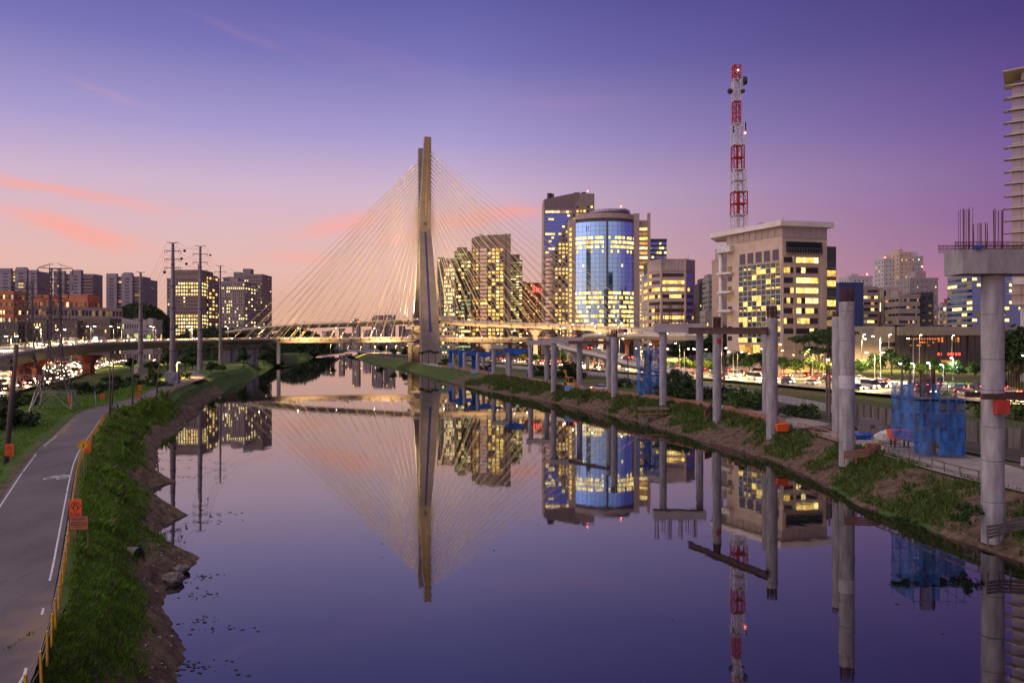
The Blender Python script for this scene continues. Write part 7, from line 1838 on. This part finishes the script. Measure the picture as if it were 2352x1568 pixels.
for k, (u, v, s, kd, lab) in enumerate(((2215, 1182, .55, 'dark', 'small dark bush at the foot of the near pier'), (1960, 1052, .55, 'dark', 'bush on the slope before the tall bare pier'), (2010, 1045, .35, 'mid', 'small bush on the slope by the pale block'), (1320, 905, .9, 'mid', 'leafy clump on the bank below the digger'), (1345, 912, .8, 'mid', 'leafy clump below the light blue panels'), (2080, 1190, .35, 'dark', 'small clump on the rubbly slope'), (1250, 892, .8, 'mid', 'leafy clump on the bank by the far portal'))):
    Y = yd(v, 2.6); bush(lab, gx(u, Y), Y, 2.2, s, kd, k, 'clumps on the right bank')
# palms at the mast foot
def palm(label, u, Y, h, seed):
    rg = random.Random(seed); T = thing('palm_tree', label, 'palm tree', (gx(u, Y), Y, 4), group='palms by the mast'); mb = MB(); mb.tube([(0, 0, -.3), (.1, 0, h * .5), (0, 0, h)], [.28, .2, .17], 8); mb.build('trunk', bark, T)
    for k in range(16):
        a = 2 * math.pi * k / 16 + rg.uniform(-.15, .15); up = rg.uniform(.1, .9); L_ = rg.uniform(2.6, 3.4); mb = MB(); n = 7; prev = None
        for i in range(n + 1):
            t = i / n; r_ = L_ * t; z = h + up * r_ * .9 - 1.0 * t * t * L_ * .55; p = Vector((r_ * math.cos(a), r_ * math.sin(a), z))
            if prev is not None:
                for s_ in (-1, 1):
                    side = Vector((-math.sin(a), math.cos(a), -.6)) * s_ * 1.0 * math.sin(math.pi * min(t + .12, 1)); 
                    if s_ < 0: side.z = -abs(side.z)
                    for f in (0, .5):
                        q = prev.lerp(p, f); mb.add([q, q + (p - prev) * .45, q + side + (p - prev) * 1.1, q + side + (p - prev) * .8], [(0, 1, 2, 3)])
            prev = p
        mb.build('frond', leaf_palm, T)
palm('leftmost palm in front of the bridge mast foot', 969, 445, 6.2, 1); palm('middle palm in front of the bridge mast foot', 984, 440, 7.0, 2); palm('rightmost palm in front of the bridge mast foot', 1000, 443, 6.4, 3); palm('distant palm beyond the mast on the far bank', 936, 545, 8.5, 4)

# wooded hills far off
def hill(name, u0, u1, vt, Y, depth, seed, n=9000):
    x0, x1 = gx(u0, Y), gx(u1, Y); ht = gz(vt, Y); rows = []
    for j in range(13):
        row = []
        for i in range(31):
            s_, t = i / 30, j / 12; f = math.sin(math.pi * s_) ** .7 * math.sin(math.pi * t) ** .7; row.append((lerp(x0, x1, s_), Y - depth / 2 + depth * t, 3 + (ht - 5) * f * (1 + .15 * nz2(s_ * 7, t * 5, 1, seed))))
        rows.append(row)
    o = grid_mesh(name, rows, mat('hill_soil', (.04, .045, .02), .95)); struct(o)
    rg = random.Random(seed); mb = MB()
    for _ in range(n):
        s_, t = rg.random(), rg.uniform(0, .62); f = math.sin(math.pi * s_) ** .7 * math.sin(math.pi * t) ** .7; c = Vector((lerp(x0, x1, s_), Y - depth / 2 + depth * t, 3 + (ht - 5) * f + rg.uniform(-1, 4) * (.4 + .6 * abs(nz2(s_ * 40, t * 20, 1, 3))) * Y / 600)); d_ = Vector((rg.gauss(0, 1), rg.gauss(0, 1) - .4, rg.gauss(0, 1) + .5)).normalized(); a = d_.orthogonal().normalized(); b = d_.cross(a); q = rg.uniform(.5, 1.2) * Y / 600
        mb.add([c - a * q, c + b * q * .7, c + a * q, c - b * q * .7], [(0, 1, 2, 3)])
    tag(mb.build('woodland', leaf_dark), 'dark wooded hillside', 'woodland', kind='stuff')
hill('hill', 225, 420, 696, 660, 120, 3); hill('hill', 350, 640, 752, 560, 90, 5, 8000); hill('hill', 600, 760, 756, 900, 140, 7, 6000)

# grass on the near banks
def grass(name, label, n, pick, hmin, hmax, mt, seed):
    rg = random.Random(seed); mb = MB(); V, Fc = [], []
    for _ in range(n):
        p = pick(rg)
        if p is None: continue
        x, y, z, s_ = p; a = rg.uniform(0, 6.28); h = rg.uniform(hmin, hmax) * s_; w = h * .16; lx, ly = rg.gauss(0, .4) * h, rg.gauss(0, .4) * h; ca, sa = math.cos(a) * w, math.sin(a) * w; o = len(V)
        V += [(x - ca, y - sa, z - .03), (x + ca, y + sa, z - .03), (x + lx * .4 + ca * .6, y + ly * .4 + sa * .6, z + h * .6), (x + lx, y + ly, z + h)]
        Fc += [(o, o + 1, o + 2), (o, o + 2, o + 3)]
    mb.v, mb.f, mb.m = V, Fc, [0] * len(Fc); return tag(mb.build(name, mt), label, 'grass', kind='stuff')
import bisect
rowYL = [r_[0][1] for r_ in rowsL]; rowYR = [r_[0][1] for r_ in rowsR]
def on_sheet(rows_, ys, Y, t):
    i = max(0, min(len(ys) - 2, bisect.bisect(ys, Y) - 1)); f = (Y - ys[i]) / (ys[i + 1] - ys[i]); n = len(rows_[0]) - 1; j = min(int(t * n), n - 1); g_ = t * n - j
    a = Vector(rows_[i][j]).lerp(Vector(rows_[i][j + 1]), g_); b = Vector(rows_[i + 1][j]).lerp(Vector(rows_[i + 1][j + 1]), g_); return a.lerp(b, f)
def pl_(rg):
    Y = 24 * math.exp(rg.uniform(0, math.log(170 / 24))); t = rg.uniform(.26, 1.0); p = on_sheet(rowsL, rowYL, Y, t)
    cover = (t - .27) * 2.8 + .55 * nz2(p.x, p.y, .22, 9) + .35 * nz2(p.x, p.y, .9, 4)
    if cover < rg.uniform(0.1, .75): return None
    return p.x, p.y, p.z, (1 + .6 * nz2(p.x, p.y, .7, 8) + 1.6 * max(0, nz2(p.x, p.y, .45, 12) - .22) * 3) * (1 + max(0, Y - 30) / 60)
grass('grass', 'dense green grass covering the upper left bank', 95000, pl_, .07, .20, grass_mat, 1)
grass('grass', 'dry tufts among the green grass of the left bank', 8000, pl_, .10, .28, grass_dry, 2)
def pr_(rg):
    Y = 60 * math.exp(rg.uniform(0, math.log(300 / 60))); t = rg.uniform(.12, 1.0); p = on_sheet(rowsR, rowYR, Y, t)
    cover = .32 + (t - .3) * .9 + 1.15 * nz2(p.x, p.y, .13, 19) + .5 * nz2(p.x, p.y, .6, 3)
    if cover < rg.uniform(.15, .8): return None
    return p.x, p.y, p.z, (1 + .7 * nz2(p.x, p.y, .5, 8)) * (1 + max(0, Y - 60) / 110)
grass('grass', 'rough green grass in patches on the right bank', 60000, pr_, .16, .42, grass_rough, 3)
grass('grass', 'dry straw tufts on the right bank', 22000, pr_, .14, .5, grass_dry, 4)
def pv_(rg):
    Y = 30 * math.exp(rg.uniform(0, math.log(230 / 30))); x = xpl(Y) - .3 - abs(rg.gauss(0, 1)) * 9
    if nz2(x, Y, .12, 5) + .25 < rg.uniform(-.4, .5): return None
    return x, Y, 4.3, 1 + Y / 60
grass('grass', 'lawn grass left of the path', 40000, pv_, .06, .16, grass_mat, 5)
# litter on the banks and flotsam on the water
rg = random.Random(31); mb = MB()
for _ in range(260):
    left = rg.random() < .5
    if left: Y = 35 * math.exp(rg.uniform(0, math.log(4.5))); p = on_sheet(rowsL, rowYL, Y, rg.uniform(.14, .5))
    else: Y = 62 * math.exp(rg.uniform(0, math.log(2.2))); p = on_sheet(rowsR, rowYR, Y, rg.uniform(.15, .6))
    s_ = rg.uniform(.02, .09); mb.cbox((p.x, p.y, p.z + .02), (s_ * 2, s_, s_ * .5), rg.uniform(0, 3))
tag(mb.build('litter', mat('litter', (.62, .58, .56), .7, c2=(.25, .22, .25), scale=5), ), 'scattered plastic litter on both banks', 'litter', kind='stuff')
mb = MB()
for _ in range(330):
    if rg.random() < .86:
        cl = rg.choice(((40.5, 1.2, 1.6), (46, 3.2, 1.3), (47.5, 2.2, .7), (52, 2.6, 1.0), (56, 1.6, 1.1), (73, 3.0, 1.6), (76.5, 2.6, 2.2), (70, 1.4, .6), (97, 3, 2.0), (104, 4, 3.0), (111, 4, 2.5), (118, 3, 2.0))); Y = cl[0] + rg.gauss(0, .32) * (1 + cl[0] / 90); x = xwl(cl[0]) + cl[1] + rg.gauss(0, cl[2]) * .8; x = max(x, xwl(Y) + .4)
    else: Y = rg.uniform(45, 160); x = lerp(xwl(Y), xwr(Y), rg.uniform(.1, .85))
    s_ = rg.uniform(.02, .085) * (1 + Y / 120); n = 6; o = len(mb.v); a0 = rg.uniform(0, 6)
    for i in range(n): mb.v.append((x + s_ * 1.5 * rg.uniform(.5, 1.2) * math.cos(i / n * 6.283 + a0), Y + s_ * rg.uniform(.5, 1.2) * math.sin(i / n * 6.283 + a0), .012 + .02 * rg.random()))
    mb.f.append(tuple(range(o, o + n))); mb.m.append(0)
tag(mb.build('debris', mat('flotsam', (.035, .03, .025), .9, c2=(.02, .025, .015), scale=3)), 'dark floating weed and flotsam on the river', 'flotsam', kind='stuff')

# ------------------------------------------------------------------ lamps
def street_lamp(label, u, v, Y, zb, group, power=0, c=(1.0, .86, .58), dbl=False, lens=None, arm=-1.4, r_=.09, name='street_lamp'):
    x, zt = gx(u, Y), gz(v, Y); T = thing(name, label, 'street lamp', (x - arm, Y, zb), group=group); h = zt - zb
    mb = MB(); mb.tube([(0, 0, 0), (0, 0, h * .6), (0, 0, h + .1)], [r_ * 1.3, r_, r_ * .75], 7); mb.build('pole', mat('lamp_pole', (.42, .40, .38), .5, .3), T)
    for s_ in ((1, -1) if dbl else (1,)):
        ax = arm * s_
        mb = MB(); mb.tube([(0, 0, h - .25), (ax * .6, 0, h + .05), (ax, 0, h + .1)], [.05, .045, .04], 5); mb.build('arm', steel, T)
        mb = MB(); mb.cbox((ax * 1.12, 0, h + .12), (.75, .32, .16)); lh = mb.build('lamp_head', steel, T)
        mb = MB(); mb.cbox((ax * 1.12, 0, h - .02), (.62, .28, .12)); mb.build('lens', lens or lamp_glow, lh)
    if power:
        l = bpy.data.lights.new('lamp_light', 'SPOT'); l.energy, l.color, l.shadow_soft_size, l.spot_size, l.spot_blend = power, c, .15, R(165), .5
        o = bpy.data.objects.new('lamp_light', l); col.objects.link(o); o.parent = T; o.location = (arm * 1.12, 0, h - .15)
    return T
warmc = (1.0, .74, .36)
for k, (u, v, Y, dbl, far_) in enumerate(((15, 772, 205, 1, 0), (86, 752, 250, 0, 0), (131, 757, 270, 1, 0), (202, 749, 310, 1, 0), (255, 749, 340, 0, 0), (273, 752, 350, 0, 0), (347, 749, 385, 0, 0), (353, 751, 395, 0, 0), (432, 749, 425, 0, 0), (436, 749, 428, 0, 0), (519, 750, 450, 0, 0), (596, 752, 466, 0, 0), (685, 753, 473, 0, 0), (773, 753, 479, 0, 0), (860, 754, 485, 0, 0))):
    street_lamp(f'{ORD[k]} lit lamp post counted along the left viaduct towards the mast', u, v, Y, gz(interp([(0, 808), (100, 796), (206, 788), (367, 783.5), (460, 781.5), (960, 777)], u), Y), 'lamps on the left viaduct', 26000, warmc, bool(dbl), arm=-1.2)
RL = [(1019, 758, 470, 0), (1050, 769, 455, 0), (1057, 772, 455, 0), (1144, 766, 440, 1), (1181, 759, 430, 1), (1211, 765, 420, 0), (1293, 753, 380, 1), (1298, 753, 384, 0), (1315, 745, 372, 1), (1361, 742, 360, 1), (1427, 742, 345, 1), (1379, 765, 350, 0), (1430, 778, 320, 1), (1495, 790.5, 300, 1), (1532, 801, 290, 1), (1553, 788, 285, 1), (1580, 801, 285, 0), (1594, 801, 283, 1), (1666, 799, 270, 1), (1675, 808, 268, 0), (1703, 808, 258, 1), (1751, 801, 262, 1), (1791, 791, 255, 0), (1858, 803, 262, 1), (1900, 825, 250, 0), (2087, 777, 220, 0)]
for k, (u, v, Y, on) in enumerate(RL):
    street_lamp(f'{ORD[k]} slender lit lamp counted along the right highway from the mast outwards', u, v, Y, 4.5, 'lamps along the right highway', 15000 if on else 0, (1, .66, .26) if k % 3 else (1, .82, .45), lens=lamp_white if k in (15, 20) else None, arm=-1.3 if k % 2 else 1.3)
street_lamp('brightest tall street lamp with a broad head beside the tallest bare pier', 2007, 772, 238, 4.5, 'lamps along the right highway', 90000, (1.0, .84, .45), arm=-2.0, r_=.13)
street_lamp('second bright lamp just left of the brightest street lamp', 1986, 778, 262, 4.5, 'lamps along the right highway', 50000, (1.0, .84, .45), arm=1.0)
for k, (u, v, Y) in enumerate(((2068, 835, 236), (2132, 833, 240), (2163, 837, 236), (2096, 834, 238), (2185, 822, 250))):
    street_lamp(f'{ORD[k]} low lamp on a short post in the garden before the mall', u, v, Y, 4.3, 'low lamps before the mall', 12000, (.8, 1.0, .75), arm=-.5, lens=lamp_white)
for k, (u, v, Y) in enumerate(((1850, 812, 297), (1888, 814, 301), (1902, 828, 262), (1720, 812, 300), (1822, 815, 296))):
    street_lamp(f'{ORD[k]} orange lamp glowing among the trees before the office', u, v, Y, 4.3, 'orange lamps before the office', 22000, (1, .55, .15), arm=.5, lens=lamp_orange)
for k, (u, v, Y) in enumerate(((1985, 768, 352), (2045, 768, 350), (2115, 769, 346), (2190, 770, 344))):  # lamp posts added to wash the mall wall with light
    street_lamp(f'{ORD[k]} added warm lamp that brightens the mall front', u, v, Y, 4.3, 'added lamps at the mall front', 45000, (1, .70, .32), arm=.6)
for k, (u, v, Y) in enumerate(((410, 832, 260), (115, 832, 300), (260, 828, 400), (170, 832, 320), (40, 842, 250), (355, 826, 420))):
    street_lamp(f'{ORD[k]} orange sodium lamp under the left viaduct', u, v, Y, 4.6, 'orange lamps under the left viaduct', 45000, (1.0, .52, .14), arm=.6, lens=lamp_orange)
for k, (u, v, Y) in enumerate(((760, 792, 760), (800, 795, 820), (829, 796, 830), (862, 795, 840), (888, 795, 850), (910, 794, 850), (935, 794, 820))):
    street_lamp(f'{ORD[k]} far sodium lamp in the orange-lit strip under the lower deck', u, v, Y, 4.5, 'far sodium lamps under the deck', 60000, (1.0, .50, .13), arm=.6, lens=lamp_orange)
for k, (s0, o) in enumerate([(60 + i * 42, -2.6) for i in range(9)]):  # median row added to brighten the left carriageways
    p, d_, r_ = along(left_hwy)[1](s0); q = p + r_ * o
    T = street_lamp(f'{ORD[k]} added twin-armed lamp brightening the left highway', CX + F * q.x / q.y, CY + (H - 14.5) * F / q.y, q.y, ZL + .1, 'added median lamps of the left highway', 95000, (1.0, .62, .24), True, arm=-2.0)
for k, (s0, o) in enumerate([(30 + i * 46, -2.6) for i in range(8)]):  # row added for the glow on the right highway surface
    p, d_, r_ = along(right_hwy)[1](s0); q = p + r_ * o
    if 180 < q.y < 215 and False: continue
    T = street_lamp(f'{ORD[k]} added twin-armed lamp brightening the right highway', CX + F * q.x / q.y, CY + (H - 13.5) * F / q.y, q.y, ZR + .1, 'added median lamps of the right highway', 48000, (1.0, .60, .20), True, arm=-2.0)

# green direction signs over the right highway
def gantry_sign(label, u0, u1, v0, v1, Y, lines):
    c = at((u0 + u1) / 2, v1, Y); w = gx(u1, Y) - gx(u0, Y); h = (v1 - v0) / F * Y; T = thing('direction_sign', label, 'sign', (c.x, c.y, 4.5)); z = c.z - 4.5; gm = mat('green_sign', (.01, .22, .09), .5)
    mb = MB(); mb.box(-w / 2, w / 2, -.06, .06, z, z + h); gb = mb.build('board', gm, T)
    mb = MB(); mb.beam((w * .4, .2, 0), (w * .4, .2, z + h), .2); mb.build('post', steel, T)
    mb = MB(); b = .12
    for x0, x1, z0, z1 in ((-w / 2, w / 2, z + h - b, z + h), (-w / 2, w / 2, z, z + b), (-w / 2, -w / 2 + b, z + b, z + h - b), (w / 2 - b, w / 2, z + b, z + h - b)): mb.box(x0, x1, -.075, -.062, z0, z1)
    mb.build('border', white_paint, gb)
    mb = MB()
    for (fx0, fx1, fz) in lines: mb.box(lerp(-w / 2, w / 2, fx0), lerp(-w / 2, w / 2, fx1), -.075, -.062, z + h * fz - h * .05, z + h * fz + h * .05)
    mb.beam((w * .33, -.07, z + h * .35), (w * .42, -.07, z + h * .65), .15, .012, up=(0, 1, 0)); mb.build('legend', white_paint, gb)
gantry_sign('green direction sign between widest portal and white-collared pier', 1615, 1642, 811, 822, 262, ((.08, .14, .72), (.28, .46, .74), (.5, .7, .74), (.1, .18, .45), (.28, .72, .48), (.3, .7, .28)))
gantry_sign('wide green direction sign beside the bridge mast foot', 1009, 1038, 798, 807, 470, ((.1, .4, .65), (.5, .8, .65), (.15, .7, .35)))
gantry_sign('small green sign under the loop ramp', 1371, 1381, 802, 806, 300, ((.1, .8, .6),))
T = thing('warning_sign', 'yellow diamond traffic sign under the brightest lamp', 'sign', at(2017, 880, 236)); mb = MB(); z = 5.2; s_ = .55; mb.add([(0, -.04, z - s_), (s_, -.04, z), (0, -.04, z + s_), (-s_, -.04, z), (0, 0, z - s_), (s_, 0, z), (0, 0, z + s_), (-s_, 0, z)], [(0, 1, 2, 3), (7, 6, 5, 4), (0, 4, 5, 1), (1, 5, 6, 2), (2, 6, 7, 3), (3, 7, 4, 0)]); mb.build('board', yellow_paint, T); mb = MB(); mb.beam((0, .05, 0), (0, .05, z), .1); mb.build('post', steel, T)
for k, (u, v, lab) in enumerate(((342, 782, 'glowing green and yellow roadside panel by the viaduct'), (315, 779, 'pale yellow roadside panel on the viaduct edge'))):
    T = thing('roadside_panel', lab, 'panel', at(u, v, 400)); mb = MB(); mb.box(-.9 - k * .6, .9 + k * .6, -.05, .05, 0.6, 2.8); mb.build('board', emit('panel_glow_%d' % k, (.55, .85, .08) if k == 0 else (.9, .75, .3), .8, sample=False), T); mb = MB(); mb.beam((0, .1, -.6), (0, .1, 1), .1); mb.build('post', steel, T)

# ------------------------------------------------------------------ traffic
head_m = emit('car_headlight', (1.0, .80, .42), 26, sample=False); tail_m = emit('car_taillight', (1.0, .05, .02), 22, sample=False)
def car_meshes(L_, W_, Hh, van=False):
    b = MB(); y0, y1 = -L_ / 2, L_ / 2; w = W_ / 2     # front is -Y
    zs = .55 * Hh if not van else .5 * Hh
    prof = [(y0, .38), (y0 + .05, .62), (y0 + .25, zs * .92), (y0 + L_ * .28, zs * 1.05), (y1 - .15, zs * 1.08), (y1, zs * .9), (y1 - .02, .38), (y1 - .3, .28), (y0 + .3, .28)]
    n = len(prof); b.add([(-w, y, z) for y, z in prof] + [(w, y, z) for y, z in prof], [tuple(range(n))[::-1], tuple(range(n, 2 * n))] + [(i, (i + 1) % n, n + (i + 1) % n, n + i) for i in range(n)][::1])
    c = MB(); ca = [(y0 + L_ * .27, zs * 1.03), (y0 + L_ * .42, Hh), (y1 - (.25 if van else L_ * .2), Hh), (y1 - .12, zs * 1.05)]
    if van: ca[0] = (y0 + .3, zs * .95); ca[1] = (y0 + .9, Hh)
    wi = w * .82; c.add([(-w * .94, ca[0][0], ca[0][1]), (-wi, ca[1][0], ca[1][1]), (-wi, ca[2][0], ca[2][1]), (-w * .94, ca[3][0], ca[3][1]), (w * .94, ca[0][0], ca[0][1]), (wi, ca[1][0], ca[1][1]), (wi, ca[2][0], ca[2][1]), (w * .94, ca[3][0], ca[3][1])], [(0, 1, 2, 3), (7, 6, 5, 4), (0, 4, 5, 1), (1, 5, 6, 2), (2, 6, 7, 3)])
    r_ = MB(); r_.box(-wi, wi, ca[1][0] + .05, ca[2][0] - .05, Hh - .01, Hh + .04)
    wh = MB(); wh.tube([(-.11, 0, 0), (.11, 0, 0)], .33, 10)
    hl = MB(); hl.cbox((0, 0, 0), (.42, .10, .2)); tl = MB(); tl.cbox((0, 0, 0), (.34, .08, .24))
    return b, c, r_, wh, hl, tl
paints = {'white': (.7, .7, .7), 'silver': (.42, .42, .44), 'black': (.03, .03, .035), 'grey': (.16, .16, .17), 'red': (.42, .03, .025), 'dark blue': (.03, .05, .16)}
CAR = {}
hb = MB(); hb.tube([(-.125, 0, 0), (.125, 0, 0)], .18, 8); hubm = hb.mesh('hubcap', steel)
def car(label, p, heading, colr, van, beam_on, group):
    """front looks along `heading`"""
    key = (colr, van)
    if key not in CAR:
        L_, W_, Hh = (5.2, 1.95, 2.3) if van else (4.4, 1.76, 1.46); b, c, r_, wh, hl, tl = car_meshes(L_, W_, Hh, van); pm_ = mat('car_paint_' + colr, paints[colr], .3, .2, c2=tuple(x * .9 for x in paints[colr]), scale=.5)
        CAR[key] = (b.mesh('body', pm_), c.mesh('window_band', dark_glass), r_.mesh('car_roof', pm_), wh.mesh('wheel', rubber), hl.mesh('headlight', head_m), tl.mesh('taillight', tail_m), L_, W_, Hh)
    b, c, r_, wh, hl, tl, L_, W_, Hh = CAR[key]; rz = math.atan2(heading.y, heading.x) + math.pi / 2
    T = thing('van' if van else 'car', label, 'van' if van else 'car', p, rz, group)
    link('body', b, T); link('window_band', c, T); link('car_roof', r_, T)
    for sx in (-1, 1):
        link('headlight', hl, T, (sx * W_ * .36, -L_ / 2 - .02, .66)); link('taillight', tl, T, (sx * W_ * .38, L_ / 2 - .0, .82))
        for sy in (-.31, .31): link('hubcap', hubm, link('wheel', wh, T, (sx * (W_ / 2 - .08), sy * L_, .33)))
    if beam_on:
        l = bpy.data.lights.new('headlight_beam', 'SPOT'); l.energy, l.color, l.spot_size, l.spot_blend, l.shadow_soft_size = 3500, (1, .66, .28), R(75), .8, .3
        o = bpy.data.objects.new('headlight_beam', l); col.objects.link(o); o.parent = T; o.location = (0, -L_ / 2 - .1, .75); o.rotation_euler = (R(78), 0, R(180))
    return T
rg = random.Random(99); ncar = 0
ck = list(paints)
used = {}
def stream(fr, offs, s0, s1, toward, gap, where, group, beams=True, lift=.03):
    global ncar
    tot, s_ = along(fr)
    for li, o in enumerate(offs):
        t = s0 + rg.uniform(0, gap); k = 0
        while t < min(s1, tot - 5):
            p, d_, r_ = s_(t); q = p + r_ * o + Vector((0, 0, lift)); hd = -d_ if toward else d_
            colr = rg.choice(ck); van = rg.random() < .13; kind_ = 'van' if van else 'car'
            lane = ORD[li]
            lab = f'{colr} {kind_}, {ORD[min(k, 29)]} in the {lane} lane of the {where}'
            car(lab, q, hd, colr, van, beams and q.y < 420 and k % 2 == 0, group); ncar += 1
            t += gap * rg.uniform(.6, 1.5); k += 1
# paths run away from the camera: offset positive = right of travel
stream(left_hwy, [2.0, 5.2, 8.6, 12.0, 15.4, 18.6], 55, 470, True, 17, 'left highway, headlights on', 'headlit traffic on the left highway')
stream(left_hwy, [-7, -10.4, -13.8], 60, 420, False, 42, 'left highway heading away', 'tail-lit traffic on the left highway', False)
stream(right_hwy, [-7, -10.4, -13.8, -17.2], 20, 420, True, 30, 'near carriageway of the right highway', 'headlit traffic on the right highway')
stream(right_hwy, [2.5, 6, 9.5, 13, 17], 20, 460, False, 20, 'far carriageway of the right highway', 'tail-lit traffic on the right highway', False)
stream(lo_fr, [-2.6, 1.0], 90, 470, True, 26, 'viaduct and lower deck', 'traffic on the lower deck', True, .05)
stream(lo_fr, [3.6], 500, 760, False, 22, 'lower deck beyond the mast', 'traffic on the lower deck', False, .05)
stream(up_fr, [-2.0], 60, 300, True, 40, 'upper deck', 'traffic on the upper deck', False, .05)
stream(loop_fr, [-1.4], 20, 220, True, 26, 'loop ramp', 'traffic on the loop ramp', True, .05)
# white car on the site
car('small white car parked on the site beside the orange net fence', (gx(1377, 208), 208.5, 3.82), Vector((-.9, .3, 0)), 'white', False, False, 'site vehicles')
print('cars', ncar, 'objects', len(bpy.data.objects))
